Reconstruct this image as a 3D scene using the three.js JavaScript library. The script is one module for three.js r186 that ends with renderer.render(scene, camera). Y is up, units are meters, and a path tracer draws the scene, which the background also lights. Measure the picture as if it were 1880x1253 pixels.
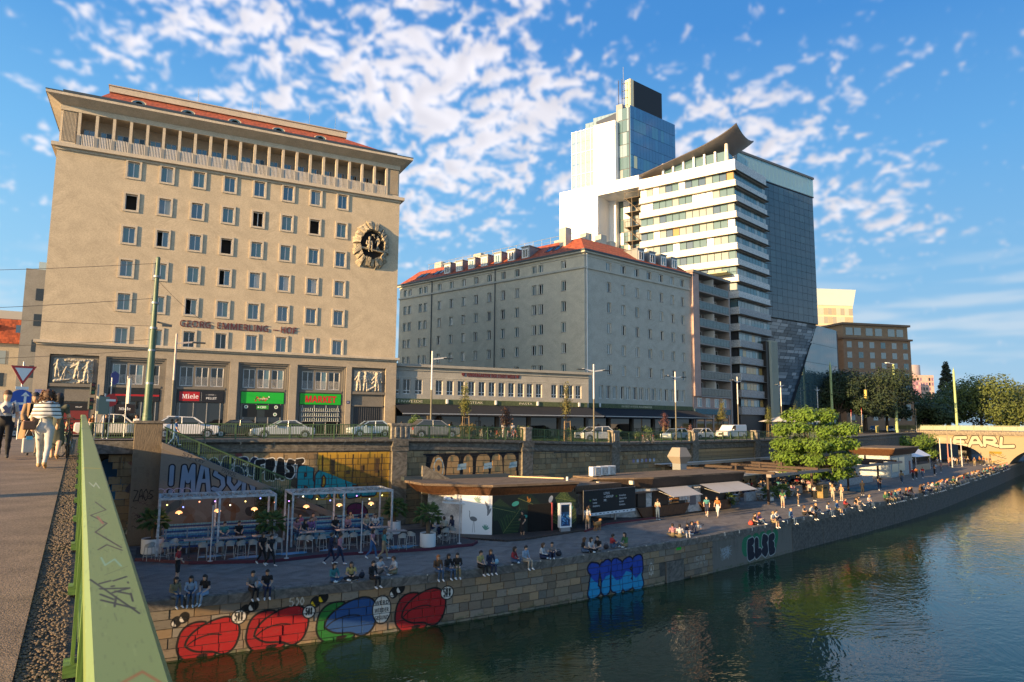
import * as THREE from 'three';
import { mergeGeometries } from 'three/addons/utils/BufferGeometryUtils.js';
import { RoundedBoxGeometry } from 'three/addons/geometries/RoundedBoxGeometry.js';
import { TextGeometry } from 'three/addons/geometries/TextGeometry.js';
import { FontLoader } from 'three/addons/loaders/FontLoader.js';
import { createNoise2D, createNoise3D } from 'simplex-noise';

// ---------------------------------------------------------------- camera, sky, sun, exposure
const scene = new THREE.Scene();
const camera = new THREE.PerspectiveCamera(52.8, 1880 / 1253, 0.05, 3000);
camera.position.set(0, 1.6, 0);
camera.rotation.order = 'YXZ';
camera.rotation.set(THREE.MathUtils.degToRad(6.75), -0.476, 0.0086);
const renderer = new THREE.WebGLRenderer();
renderer.toneMapping = THREE.LinearToneMapping;
renderer.toneMappingExposure = 2.65;
renderer.shadowMap.enabled = true;

const SUN_EL = THREE.MathUtils.degToRad(10.6), SUN_AZ = THREE.MathUtils.degToRad(13.5);
const SUN = new THREE.Vector3(-Math.cos(SUN_EL) * Math.cos(SUN_AZ), Math.sin(SUN_EL), Math.cos(SUN_EL) * Math.sin(SUN_AZ));
const sun = new THREE.DirectionalLight(new THREE.Color().setRGB(1.0, 0.65, 0.31), 5.0);
sun.name = 'sun';
sun.position.copy(SUN).multiplyScalar(400).add(new THREE.Vector3(60, 0, -60));
sun.target.position.set(60, 0, -60);
sun.castShadow = true;
Object.assign(sun.shadow.camera, { left: -220, right: 220, top: 120, bottom: -120, near: 1, far: 900 });
sun.shadow.mapSize.set(4096, 4096);
scene.add(sun, sun.target);

function mulberry(a) { return () => { a |= 0; a = a + 0x6d2b79f5 | 0; let t = Math.imul(a ^ a >>> 15, 1 | a); t = t + Math.imul(t ^ t >>> 7, 61 | t) ^ t; return ((t ^ t >>> 14) >>> 0) / 4294967296; }; }
const rnd = mulberry(11), R = (a, b) => a + (b - a) * rnd(), pick = (a) => a[Math.floor(rnd() * a.length) % a.length];
const n2 = createNoise2D(mulberry(5)), n3 = createNoise3D(mulberry(9));
const { clamp, lerp, smoothstep } = THREE.MathUtils;
const fbm2 = (x, y, o = 4) => { let s = 0, a = 0.5; for (let i = 0; i < o; i++) { s += a * n2(x, y); x = x * 2.03 + 17.1; y = y * 2.03 - 9.2; a *= 0.5; } return s; };

function makeSky() {
  const W = 2048, H = 1024, data = new Float32Array(W * H * 4);
  const D = Math.PI / 180;
  // cloud fields: azimuth (from -Z to +X), elevation, radii in degrees, strength
  const fields = [[9, 29, 17, 8, 0.5], [24, 27, 11, 8, 0.42], [-10, 19, 8, 8, 0.3], [21, 18, 8, 5, 0.36], [30, 24, 7, 5, 0.3], [43, 23, 8, 6, 0.5], [51, 20, 8, 6, 0.5], [56, 15, 7, 3.5, 0.4], [62, 12, 5, 2, 0.2], [72, 20, 8, 3, 0.1]];
  const col = (e) => {   // clear sky by elevation
    const stops = [[0, 0.27, 0.36, 0.41], [5, 0.215, 0.34, 0.42], [11, 0.145, 0.295, 0.42], [20, 0.085, 0.235, 0.41], [30, 0.040, 0.155, 0.35], [45, 0.024, 0.11, 0.29], [90, 0.018, 0.09, 0.25]];
    for (let i = 1; i < stops.length; i++) if (e <= stops[i][0]) { const a = stops[i - 1], b = stops[i], t = (e - a[0]) / (b[0] - a[0]); return [1, 2, 3].map((k) => lerp(a[k], b[k], t)); }
    return stops.at(-1).slice(1);
  };
  for (let r = 0; r < H; r++) {
    const up = ((r + 0.5) / H - 0.5) * Math.PI, y = Math.sin(up), e = Math.max(0, up / D);
    const base = col(e);
    for (let c = 0; c < W; c++) {
      const round = ((c + 0.5) / W - 0.5) * 2 * Math.PI, x = Math.cos(round) * Math.cos(up), z = Math.sin(round) * Math.cos(up);
      const o = (r * W + c) * 4;
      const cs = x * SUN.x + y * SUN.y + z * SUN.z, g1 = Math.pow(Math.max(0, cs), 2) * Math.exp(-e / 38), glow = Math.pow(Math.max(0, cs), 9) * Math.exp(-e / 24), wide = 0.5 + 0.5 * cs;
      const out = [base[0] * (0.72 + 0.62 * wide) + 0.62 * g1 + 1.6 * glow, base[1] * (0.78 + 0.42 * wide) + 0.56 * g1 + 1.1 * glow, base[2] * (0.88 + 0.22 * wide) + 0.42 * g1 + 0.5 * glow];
      if (y > 0) {
        const az = Math.atan2(x, -z) / D;
        let cover = -0.34 + 0.2 * n2(x * 1.7 + 4, z * 1.7 - 3);
        for (const [fa, fe, ra, re, k] of fields) { let da = az - fa; da -= 360 * Math.round(da / 360); cover += k * Math.exp(-((da / ra) ** 2 + ((e - fe) / re) ** 2)); }
        const k = 1 / (y + 0.30), px = x * k, pz = z * k;
        const wx = px * 1.25 + 0.05 * fbm2(px * 4, pz * 4, 3), wz = pz * 1.25 + 0.05 * fbm2(px * 4 + 40, pz * 4, 3);
        const puff = 0.26 * n2(wx * 4, wz * 4) + 0.40 * n2(wx * 11 + 9, wz * 11) + 0.28 * n2(wx * 23 + 3, wz * 23) + 0.16 * n2(wx * 47, wz * 47) + 0.09 * n2(wx * 95, wz * 95);
        let dens = smoothstep(puff + cover, 0.0, 0.62);
        const streak = smoothstep(fbm2(az * 0.05 + 3, e * 0.55, 4) + 0.12, 0.0, 0.5) * smoothstep(e, 1, 5) * (1 - smoothstep(e, 8, 14));
        const thin = 0.45 * streak;
        const lit = clamp(0.42 + 0.08 * (n2(wx * 11 + 9 + SUN.x * 0.2, wz * 11) - n2(wx * 11 + 9, wz * 11)) + 0.16 * wide, 0.3, 0.6);
        dens = Math.min(1, dens) * 0.88;
        const cl = [0.98 * lit, 0.93 * lit, 0.9 * lit + 0.03];
        for (let i = 0; i < 3; i++) out[i] = lerp(lerp(out[i], [0.36, 0.38, 0.40][i], thin), cl[i], dens);
      }
      data[o] = out[0]; data[o + 1] = out[1]; data[o + 2] = out[2]; data[o + 3] = 1;
    }
  }
  const t = new THREE.DataTexture(data, W, H, THREE.RGBAFormat, THREE.FloatType);
  t.mapping = THREE.EquirectangularReflectionMapping; t.magFilter = t.minFilter = THREE.LinearFilter; t.needsUpdate = true;
  return t;
}
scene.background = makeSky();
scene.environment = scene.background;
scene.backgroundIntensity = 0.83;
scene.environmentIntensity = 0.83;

// ---------------------------------------------------------------- helpers
const names = new Map();
function numbered(n) { const k = names.get(n) || 0; names.set(n, k + 1); return k ? n + '_' + String(k).padStart(3, '0') : n; }
function tag(o, label, category, group, kind) { if (label) o.userData.label = label; if (category) o.userData.category = category; if (group) o.userData.group = group; if (kind) o.userData.kind = kind; return o; }
function thing(name, label, category, [x, y, z] = [0, 0, 0], turn = 0, group) { const g = new THREE.Group(); g.name = numbered(name); g.position.set(x, y, z); g.rotation.y = turn; scene.add(g); return tag(g, label, category, group); }
// the houses beyond the first block stand a tenth farther out and are a tenth larger than first surveyed
const SET = 1.1; function survey(t) { t.position.set(t.position.x * SET, 1.6 * (1 - SET), t.position.z * SET); t.scale.setScalar(SET); }
function obj(name, geo, m, parent) {
  const g = Array.isArray(geo) ? merge(geo) : geo, o = new THREE.Mesh(g, m);
  o.castShadow = o.receiveShadow = true; o.name = parent ? name : numbered(name); (parent || scene).add(o); return o;
}
function struct(name, geo, m) { return tag(obj(name, geo, m), null, null, null, 'structure'); }
function merge(list) {
  const l = list.map((g) => { const q = g.index ? g.toNonIndexed() : g; for (const k of Object.keys(q.attributes)) if (!['position', 'normal', 'uv'].includes(k)) q.deleteAttribute(k); if (!q.attributes.uv) q.setAttribute('uv', new THREE.BufferAttribute(new Float32Array(q.attributes.position.count * 2), 2)); return q; });
  return l.length === 1 ? l[0] : mergeGeometries(l, false);
}
// uv in metres by the face's main direction
function muv(g, ox = 0, oy = 0) {
  if (g.index) g = g.toNonIndexed();
  const p = g.attributes.position, n = g.attributes.normal, uv = new Float32Array(p.count * 2);
  for (let i = 0; i < p.count; i++) {
    const ax = Math.abs(n.getX(i)), ay = Math.abs(n.getY(i)), az = Math.abs(n.getZ(i));
    if (ay > ax && ay > az) { uv[i * 2] = p.getX(i) + ox; uv[i * 2 + 1] = p.getZ(i) + oy; } else if (ax > az) { uv[i * 2] = p.getZ(i) + ox; uv[i * 2 + 1] = p.getY(i) + oy; } else { uv[i * 2] = p.getX(i) + ox; uv[i * 2 + 1] = p.getY(i) + oy; }
  }
  g.setAttribute('uv', new THREE.BufferAttribute(uv, 2)); return g;
}
const bx = (x0, x1, y0, y1, z0, z1) => muv(new THREE.BoxGeometry(x1 - x0, y1 - y0, z1 - z0).translate((x0 + x1) / 2, (y0 + y1) / 2, (z0 + z1) / 2));
const rbx = (x0, x1, y0, y1, z0, z1, r = 0.02) => muv(new RoundedBoxGeometry(x1 - x0, y1 - y0, z1 - z0, 2, r).translate((x0 + x1) / 2, (y0 + y1) / 2, (z0 + z1) / 2));
const cyl = (x, y0, y1, z, r0, r1 = r0, n = 12) => new THREE.CylinderGeometry(r1, r0, y1 - y0, n).translate(x, (y0 + y1) / 2, z);
function bar(a, b, r, r2 = r, n = 6) {
  const A = new THREE.Vector3(...a), B = new THREE.Vector3(...b), d = B.clone().sub(A), g = new THREE.CylinderGeometry(r2, r, d.length(), n);
  g.translate(0, d.length() / 2, 0); g.applyQuaternion(new THREE.Quaternion().setFromUnitVectors(new THREE.Vector3(0, 1, 0), d.normalize())); return g.translate(...a);
}
function beam(a, b, w, h) {   // rectangular bar from a to b
  const A = new THREE.Vector3(...a), B = new THREE.Vector3(...b), L = A.distanceTo(B), g = new THREE.BoxGeometry(w, h, L), m = new THREE.Matrix4().lookAt(A, B, new THREE.Vector3(0, 1, 0));
  g.applyMatrix4(m); return g.translate((a[0] + b[0]) / 2, (a[1] + b[1]) / 2, (a[2] + b[2]) / 2);
}
function quad(a, b, c, d, uv) {   // a b c d anticlockwise
  const g = new THREE.BufferGeometry(), P = [a, b, c, a, c, d].flat(); g.setAttribute('position', new THREE.Float32BufferAttribute(P, 3));
  const U = uv || [[0, 0], [1, 0], [1, 1], [0, 1]]; g.setAttribute('uv', new THREE.Float32BufferAttribute([U[0], U[1], U[2], U[0], U[2], U[3]].flat(), 2)); g.computeVertexNormals(); return g;
}
function prism(pts, depth, bevel = 0) {   // outline in x,y extruded along z from 0 to depth
  const s = new THREE.Shape(pts.map((p) => new THREE.Vector2(...p)));
  return new THREE.ExtrudeGeometry(s, { depth: depth - 2 * bevel, bevelEnabled: bevel > 0, bevelSize: bevel, bevelThickness: bevel, bevelOffset: -bevel, bevelSegments: 2, steps: 1 }).translate(0, 0, bevel);
}
// facade sheet x 0..w, y 0..h, facing +z, with rectangular openings [x0,x1,y0,y1] and reveals of the given depth
function holed(w, h, holes, depth, x0 = 0, y0 = 0) {
  const xs = [...new Set([x0, x0 + w, ...holes.flatMap((q) => [q[0], q[1]])])].sort((a, b) => a - b), ys = [...new Set([y0, y0 + h, ...holes.flatMap((q) => [q[2], q[3]])])].sort((a, b) => a - b);
  const P = [], U = [], put = (a, b, c, d, ua, ub, uc, ud) => { P.push(...a, ...b, ...c, ...a, ...c, ...d); U.push(...ua, ...ub, ...uc, ...ua, ...uc, ...ud); };
  for (let j = 0; j < ys.length - 1; j++) {
    let i = 0;
    while (i < xs.length - 1) {
      const solid = (k) => { const cx = (xs[k] + xs[k + 1]) / 2, cy = (ys[j] + ys[j + 1]) / 2; return !holes.some((q) => cx > q[0] && cx < q[1] && cy > q[2] && cy < q[3]); };
      if (!solid(i)) { i++; continue; }
      let k = i; while (k < xs.length - 1 && solid(k)) k++;
      put([xs[i], ys[j], 0], [xs[k], ys[j], 0], [xs[k], ys[j + 1], 0], [xs[i], ys[j + 1], 0], [xs[i], ys[j]], [xs[k], ys[j]], [xs[k], ys[j + 1]], [xs[i], ys[j + 1]]); i = k;
    }
  }
  for (const [a, b, c, d] of holes) {
    const z = -depth;
    put([a, c, z], [a, c, 0], [a, d, 0], [a, d, z], [0, c], [depth, c], [depth, d], [0, d]);
    put([b, c, 0], [b, c, z], [b, d, z], [b, d, 0], [0, c], [depth, c], [depth, d], [0, d]);
    put([a, c, z], [b, c, z], [b, c, 0], [a, c, 0], [a, 0], [b, 0], [b, depth], [a, depth]);
    put([a, d, 0], [b, d, 0], [b, d, z], [a, d, z], [a, 0], [b, 0], [b, depth], [a, depth]);
  }
  const g = new THREE.BufferGeometry(); g.setAttribute('position', new THREE.Float32BufferAttribute(P, 3)); g.setAttribute('uv', new THREE.Float32BufferAttribute(U, 2)); g.computeVertexNormals(); return g;
}
// textures -------------------------------------------------------------
function noiseTex(size, f, srgb, repeat = 1) {
  const d = new Uint8Array(size * size * 4);
  for (let y = 0; y < size; y++) for (let x = 0; x < size; x++) { const v = f(x / size, y / size), o = (y * size + x) * 4; for (let c = 0; c < 3; c++) d[o + c] = clamp(Math.round((Array.isArray(v) ? v[c] : v) * 255), 0, 255); d[o + 3] = 255; }
  const t = new THREE.DataTexture(d, size, size); t.wrapS = t.wrapT = THREE.RepeatWrapping; t.magFilter = THREE.LinearFilter; t.minFilter = THREE.LinearFilter; t.repeat.set(repeat, repeat);
  if (srgb) t.colorSpace = THREE.SRGBColorSpace; t.needsUpdate = true; return t;
}
// noise that tiles on the unit square
function tiled(u, v, f, o = 4, seed = 0) { let s = 0, a = 0.5; for (let i = 0; i < o; i++) { const r = f / (2 * Math.PI), A = u * 2 * Math.PI, B = v * 2 * Math.PI; s += a * n3(Math.cos(A) * r + seed, Math.sin(A) * r + Math.cos(B) * r * 1.3, Math.sin(B) * r * 1.3 - seed); f *= 2; a *= 0.5; } return s; }
const TX = {
  plaster: noiseTex(512, (u, v) => 0.88 + 0.06 * tiled(u, v, 5, 4, 3) + 0.10 * tiled(u, v, 60, 2, 7) + 0.05 * tiled(u, v, 170, 2, 1), true, 1 / 9),
  plasterB: noiseTex(256, (u, v) => 0.5 + 0.5 * tiled(u, v, 40, 3, 2), false, 1 / 1.6),
  stone: noiseTex(512, (u, v) => 0.76 + 0.28 * tiled(u, v, 8, 5, 5) + 0.10 * tiled(u, v, 90, 2, 8), true, 1 / 3.1),
  stoneB: noiseTex(256, (u, v) => 0.5 + 0.6 * tiled(u, v, 16, 4, 4), false, 1 / 1.1),
  asphalt: noiseTex(512, (u, v) => { const s = tiled(u, v, 150, 2, 6); return 0.72 + 0.16 * tiled(u, v, 4, 4, 2) + 0.34 * s; }, true, 1 / 4.5),
  asphaltB: noiseTex(512, (u, v) => 0.5 + 0.6 * tiled(u, v, 170, 2, 3), false, 1 / 2.2),
  wood: noiseTex(256, (u, v) => 0.72 + 0.3 * tiled(u, v * 0.12 % 1, 34, 3, 4) + 0.1 * tiled(u, v, 3, 3, 1), true, 1 / 1.5),
  tileB: noiseTex(256, (u, v) => { const r = (v * 8) % 1, c = (u * 10 + (Math.floor(v * 8) % 2) * 0.5) % 1; return 0.25 + 0.65 * (1 - r) * (0.55 + 0.45 * Math.sin(Math.PI * c)); }, false, 1 / 2.4),
  tileC: noiseTex(256, (u, v) => { const a = Math.floor(u * 10 + (Math.floor(v * 8) % 2) * 0.5) % 10, b = Math.floor(v * 8); const k = Math.abs(Math.sin(a * 12.9 + b * 78.2) * 437.5) % 1; return 0.68 + 0.3 * k; }, true, 1 / 2.4),
  wave: noiseTex(512, (u, v) => 0.5 + 0.42 * tiled(u, v, 9, 4, 6) + 0.22 * tiled(u, v, 26, 3, 2), false, 1 / 11),
  water: noiseTex(256, (u, v) => 0.85 + 0.25 * tiled(u, v, 4, 4, 9), true, 1 / 37),
  cloth: noiseTex(128, (u, v) => 0.85 + 0.12 * tiled(u, v, 30, 2, 3), true, 1 / 0.4),
  grit: noiseTex(256, (u, v) => 0.8 + 0.2 * tiled(u, v, 6, 4, 1) + 0.14 * tiled(u, v, 50, 2, 1), true, 1 / 2.5),
};
function canvasTex(w, h, draw) { const c = document.createElement('canvas'); c.width = w; c.height = h; const x = c.getContext('2d'); draw(x, w, h); const t = new THREE.CanvasTexture(c); t.colorSpace = THREE.SRGBColorSpace; t.magFilter = THREE.LinearFilter; t.anisotropy = 8; return t; }
const mcache = new Map();
function M(color, rough = 0.8, o = {}) {
  const key = JSON.stringify([color, rough, Object.keys(o), o.metalness, o.ior, o.transmission, o.map?.uuid, o.bumpMap?.uuid, o.bumpScale, o.emissiveIntensity, o.clearcoat, o.emissive, o.side]);
  if (mcache.has(key)) return mcache.get(key);
  const c = Array.isArray(color) ? new THREE.Color().setRGB(...color) : new THREE.Color(color), opt = { ...o };
  if (Array.isArray(opt.emissive)) opt.emissive = new THREE.Color().setRGB(...opt.emissive);
  const phys = ['ior', 'transmission', 'clearcoat', 'sheen'].some((k) => k in o), m = new (phys ? THREE.MeshPhysicalMaterial : THREE.MeshStandardMaterial)({ color: c, roughness: rough, ...opt });
  mcache.set(key, m); return m;
}
const plaster = (c) => M(c, 0.9, { map: TX.plaster, bumpMap: TX.plasterB, bumpScale: 0.006 });
const stone = (c) => M(c, 0.9, { map: TX.stone, bumpMap: TX.stoneB, bumpScale: 0.012 });
const paint = (c, r = 0.45) => M(c, r, { map: TX.grit });
const glass = (c, ior = 1.9, r = 0.04) => M(c, r, { ior });
const woodM = (c, r = 0.7) => M(c, r, { map: TX.wood });
const font = await new FontLoader().loadAsync('fonts/droid/droid_sans_bold.typeface.json');
const fontR = await new FontLoader().loadAsync('fonts/droid/droid_sans_regular.typeface.json');
function text(s, size, depth = 0.05, f = font) { const g = new TextGeometry(s, { font: f, size, depth, curveSegments: 4, bevelEnabled: false }); g.computeBoundingBox(); return g; }
function textFit(s, width, size, depth, f) { const g = text(s, size, depth, f), w = g.boundingBox.max.x - g.boundingBox.min.x; g.translate(-g.boundingBox.min.x, 0, 0); g.scale(width / w, 1, 1); return g; }

// ---------------------------------------------------------------- the canal bank as a curve
const QP = [[-90, -35.6], [-60, -35.5], [-30, -35.4], [0, -35.35], [14, -35.3], [24, -36.4], [36.3, -38.8], [53.5, -43.5], [70, -48.2], [88, -54], [107, -61], [140, -73.5], [175, -87], [230, -106], [300, -128], [420, -165]];
const qcurve = new THREE.CatmullRomCurve3(QP.map(([x, z]) => new THREE.Vector3(x, 0, z)), false, 'centripetal');
qcurve.arcLengthDivisions = 2000;
const QL = qcurve.getLength(), qpts = qcurve.getSpacedPoints(1600), QS0 = (() => { for (let i = 0; i <= 1600; i++) if (qpts[i].x >= 0) return i / 1600 * QL; })();
function bank(s, off = 0) {   // s metres along the bank from x = 0, off metres inland
  const t = clamp((s + QS0) / QL, 0, 1), k = t * 1600, i = Math.min(1599, Math.floor(k)), a = qpts[i], b = qpts[i + 1], f = k - i, dx = b.x - a.x, dz = b.z - a.z, L = Math.hypot(dx, dz);
  const i0 = Math.max(0, i - 6), i1 = Math.min(1600, i + 7), ex = qpts[i1].x - qpts[i0].x, ez = qpts[i1].z - qpts[i0].z, E = Math.hypot(ex, ez), tx = ex / E, tz = ez / E;
  return { x: lerp(a.x, b.x, f) + tz * off, z: lerp(a.z, b.z, f) - tx * off, tx, tz, ang: Math.atan2(-tz, tx) };
}
function sOf(x, off = 0) { let lo = -90, hi = 330; for (let i = 0; i < 40; i++) { const m = (lo + hi) / 2; if (bank(m, off).x < x) lo = m; else hi = m; } return (lo + hi) / 2; }
const streetY = (x) => 0.2 - 0.62 * smoothstep(x, 16, 46) + 0.5 * smoothstep(x, 90, 150);
function ribbon(s0, s1, o0, y0, o1, y1, step = 1.5, down = false) {
  const P = [], U = [], I = [], n = Math.max(1, Math.ceil((s1 - s0) / step)), Y = (y, p) => (typeof y === 'function' ? y(p.x) : y), N = Math.max(1, Math.ceil(Math.abs(o1 - o0) / 8));
  for (let i = 0; i <= n; i++) { const s = lerp(s0, s1, i / n); for (let j = 0; j <= N; j++) { const p = bank(s, lerp(o0, o1, j / N)), y = lerp(Y(y0, p), Y(y1, p), j / N); P.push(p.x, y, p.z); U.push(s, o0 === o1 ? y : lerp(o0, o1, j / N) + (o1 - o0 === 0 ? y : 0)); } }
  const q = N + 1; for (let i = 0; i < n; i++) for (let j = 0; j < N; j++) { const a = i * q + j, b = a + q; I.push(a, b, b + 1, a, b + 1, a + 1); }
  const g = new THREE.BufferGeometry(); g.setAttribute('position', new THREE.Float32BufferAttribute(P, 3)); g.setAttribute('uv', new THREE.Float32BufferAttribute(U, 2)); g.setIndex(I); g.computeVertexNormals(); return g;
}
// ---------------------------------------------------------------- bodies: distance field -> one closed surface
function surface(caps, cell, k = 0.035) {
  const lo = [9, 9, 9], hi = [-9, -9, -9]; for (const c of caps) for (const p of [c.a, c.b]) for (let i = 0; i < 3; i++) { const r = Math.max(c.r, c.r2) + cell * 2; lo[i] = Math.min(lo[i], p[i] - r); hi[i] = Math.max(hi[i], p[i] + r); }
  const N = hi.map((h, i) => Math.ceil((h - lo[i]) / cell) + 1), [nx, ny, nz] = N, F = new Float32Array(nx * ny * nz);
  const field = (x, y, z) => { let d = 9; for (const c of caps) { const q = capsDist(x, y, z, c), h = clamp(0.5 + 0.5 * (q - d) / k, 0, 1); d = lerp(q, d, h) - k * h * (1 - h); } return d; };
  for (let z = 0, o = 0; z < nz; z++) for (let y = 0; y < ny; y++) for (let x = 0; x < nx; x++, o++) F[o] = field(lo[0] + x * cell, lo[1] + y * cell, lo[2] + z * cell);
  const id = new Int32Array(nx * ny * nz).fill(-1), P = [], at = (x, y, z) => (z * ny + y) * nx + x;
  for (let z = 0; z < nz - 1; z++) for (let y = 0; y < ny - 1; y++) for (let x = 0; x < nx - 1; x++) {
    let m = 0, cx = 0, cy = 0, cz = 0; const v = [];
    for (let i = 0; i < 8; i++) { v[i] = F[at(x + (i & 1), y + (i >> 1 & 1), z + (i >> 2))]; if (v[i] < 0) m++; } if (m === 0 || m === 8) continue;
    let n = 0; for (const [a, b] of EDGES) if ((v[a] < 0) !== (v[b] < 0)) { const t = v[a] / (v[a] - v[b]); cx += (a & 1) + t * ((b & 1) - (a & 1)); cy += (a >> 1 & 1) + t * ((b >> 1 & 1) - (a >> 1 & 1)); cz += (a >> 2) + t * ((b >> 2) - (a >> 2)); n++; }
    id[at(x, y, z)] = P.length / 3; P.push(lo[0] + (x + cx / n) * cell, lo[1] + (y + cy / n) * cell, lo[2] + (z + cz / n) * cell);
  }
  const tris = [[], [], [], [], []], tagOf = new Uint8Array(P.length / 3), nor = new Float32Array(P.length);
  for (let i = 0; i < P.length; i += 3) { let best = 9, tg = 0; const x = P[i], y = P[i + 1], z = P[i + 2]; for (const c of caps) { const q = capsDist(x, y, z, c) - (c.pri || 0); if (q < best) { best = q; tg = c.t; } } tagOf[i / 3] = tg; const e = cell * 0.4, f0 = field(x, y, z), gx = field(x + e, y, z) - f0, gy = field(x, y + e, z) - f0, gz = field(x, y, z + e) - f0, L = Math.hypot(gx, gy, gz) || 1; nor[i] = gx / L; nor[i + 1] = gy / L; nor[i + 2] = gz / L; }
  const q4 = (a, b, c, d, flip) => { if (a < 0 || b < 0 || c < 0 || d < 0) return; const T = tris[tagOf[a]]; flip ? T.push(a, c, b, a, d, c) : T.push(a, b, c, a, c, d); };
  for (let z = 1; z < nz - 1; z++) for (let y = 1; y < ny - 1; y++) for (let x = 1; x < nx - 1; x++) { const f = F[at(x, y, z)] < 0;
    if (f !== F[at(x + 1, y, z)] < 0) q4(id[at(x, y - 1, z - 1)], id[at(x, y, z - 1)], id[at(x, y, z)], id[at(x, y - 1, z)], !f);
    if (f !== F[at(x, y + 1, z)] < 0) q4(id[at(x - 1, y, z - 1)], id[at(x - 1, y, z)], id[at(x, y, z)], id[at(x, y, z - 1)], !f);
    if (f !== F[at(x, y, z + 1)] < 0) q4(id[at(x - 1, y - 1, z)], id[at(x, y - 1, z)], id[at(x, y, z)], id[at(x - 1, y, z)], !f); }
  const g = new THREE.BufferGeometry(), I = []; g.setAttribute('position', new THREE.Float32BufferAttribute(P, 3)); g.setAttribute('normal', new THREE.BufferAttribute(nor, 3)); g.setAttribute('uv', new THREE.BufferAttribute(new Float32Array(P.length / 3 * 2).map((_, i) => (i % 2 ? P[(i >> 1) * 3 + 1] : P[(i >> 1) * 3] + P[(i >> 1) * 3 + 2])), 2));
  tris.forEach((T, i) => { if (T.length) g.addGroup(I.length, T.length, i); I.push(...T); }); g.setIndex(I); return g;
}
const EDGES = [[0, 1], [2, 3], [4, 5], [6, 7], [0, 2], [1, 3], [4, 6], [5, 7], [0, 4], [1, 5], [2, 6], [3, 7]];
// tags: 0 skin, 1 top, 2 legs, 3 shoes, 4 hair
function body(p, o = {}) {
  const C = [], add = (a, b, r, r2, t, ex = {}) => C.push({ a, b, r, r2, t, ...ex }), J = p, mid = (a, b, t) => a.map((v, i) => lerp(v, b[i], t)), bare = o.shorts ? 0 : 2, fem = o.long ? 0.94 : 1;
  add(J.hip, J.waist, 0.145, 0.125, o.dress ? 1 : 2, { sq: 1.25 }); add(J.waist, J.chest, 0.125, 0.15 * fem, 1, { sq: 1.25 }); add(J.chest, J.neck, 0.12, 0.06, 1); add(mid(J.chest, J.shL, 0.3), J.shL, 0.085, 0.065, 1); add(mid(J.chest, J.shR, 0.3), J.shR, 0.085, 0.065, 1); add(J.neck, J.head, 0.052, 0.055, 0);
  const hd = J.head, fw = J.face || [0, 0, 1]; add([hd[0], hd[1] + 0.02, hd[2]], [hd[0] + fw[0] * 0.02, hd[1] + 0.1, hd[2] + fw[2] * 0.02], 0.078, 0.088, 0); add([hd[0] + fw[0] * 0.085, hd[1] + 0.04, hd[2] + fw[2] * 0.085], [hd[0] + fw[0] * 0.09, hd[1] + 0.065, hd[2] + fw[2] * 0.09], 0.016, 0.012, 0);
  add([hd[0] - fw[0] * 0.04, hd[1] + 0.1, hd[2] - fw[2] * 0.04], [hd[0] + fw[0] * 0.012, hd[1] + 0.14, hd[2] + fw[2] * 0.012], 0.095, 0.09, 4, { pri: 0.014 });
  if (o.long) { add([hd[0] - fw[0] * 0.06, hd[1] + 0.09, hd[2] - fw[2] * 0.06], [hd[0] - fw[0] * 0.09, hd[1] - 0.2, hd[2] - fw[2] * 0.09], 0.085, 0.05, 4, { pri: 0.01 }); for (const s of [-1, 1]) add([hd[0] + s * 0.07 * fw[2] - fw[0] * 0.02, hd[1] + 0.08, hd[2] - s * 0.07 * fw[0] - fw[2] * 0.02], [hd[0] + s * 0.075 * fw[2] - fw[0] * 0.03, hd[1] - 0.14, hd[2] - s * 0.075 * fw[0] - fw[2] * 0.03], 0.035, 0.03, 4, { pri: 0.01 }); }
  for (const S of ['L', 'R']) { const sh = J['sh' + S], el = J['el' + S], wr = J['wr' + S]; add(sh, mid(sh, el, 0.55), 0.062, 0.055, 1); add(mid(sh, el, 0.5), el, 0.047, 0.042, o.sleeve ? 1 : 0); add(el, wr, 0.042, 0.03, o.sleeve ? 1 : 0); const hx = mid(el, wr, 1.22); add(wr, hx, 0.03, 0.036, 0); add(hx, mid(el, wr, 1.42), 0.03, 0.016, 0); add(mid(el, wr, 1.12), [hx[0] + (S === 'L' ? 0.035 : -0.035), hx[1], hx[2] + 0.02], 0.014, 0.012, 0);
    const hp = J['hp' + S], kn = J['kn' + S], an = J['an' + S], to = J['to' + S]; add(hp, kn, 0.098, 0.066, o.dress ? 1 : 2); add(kn, mid(kn, an, 0.5), 0.06, 0.052, bare); add(mid(kn, an, 0.45), an, 0.054, 0.038, bare); add([an[0], an[1] - 0.03, an[2]], to, 0.045, 0.034, 3); }
  if (o.dress) add(J.hip, mid(J.knL, J.knR, 0.5), 0.15, 0.2, 1, { sq: 1.1 });
  return C;
}
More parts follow.
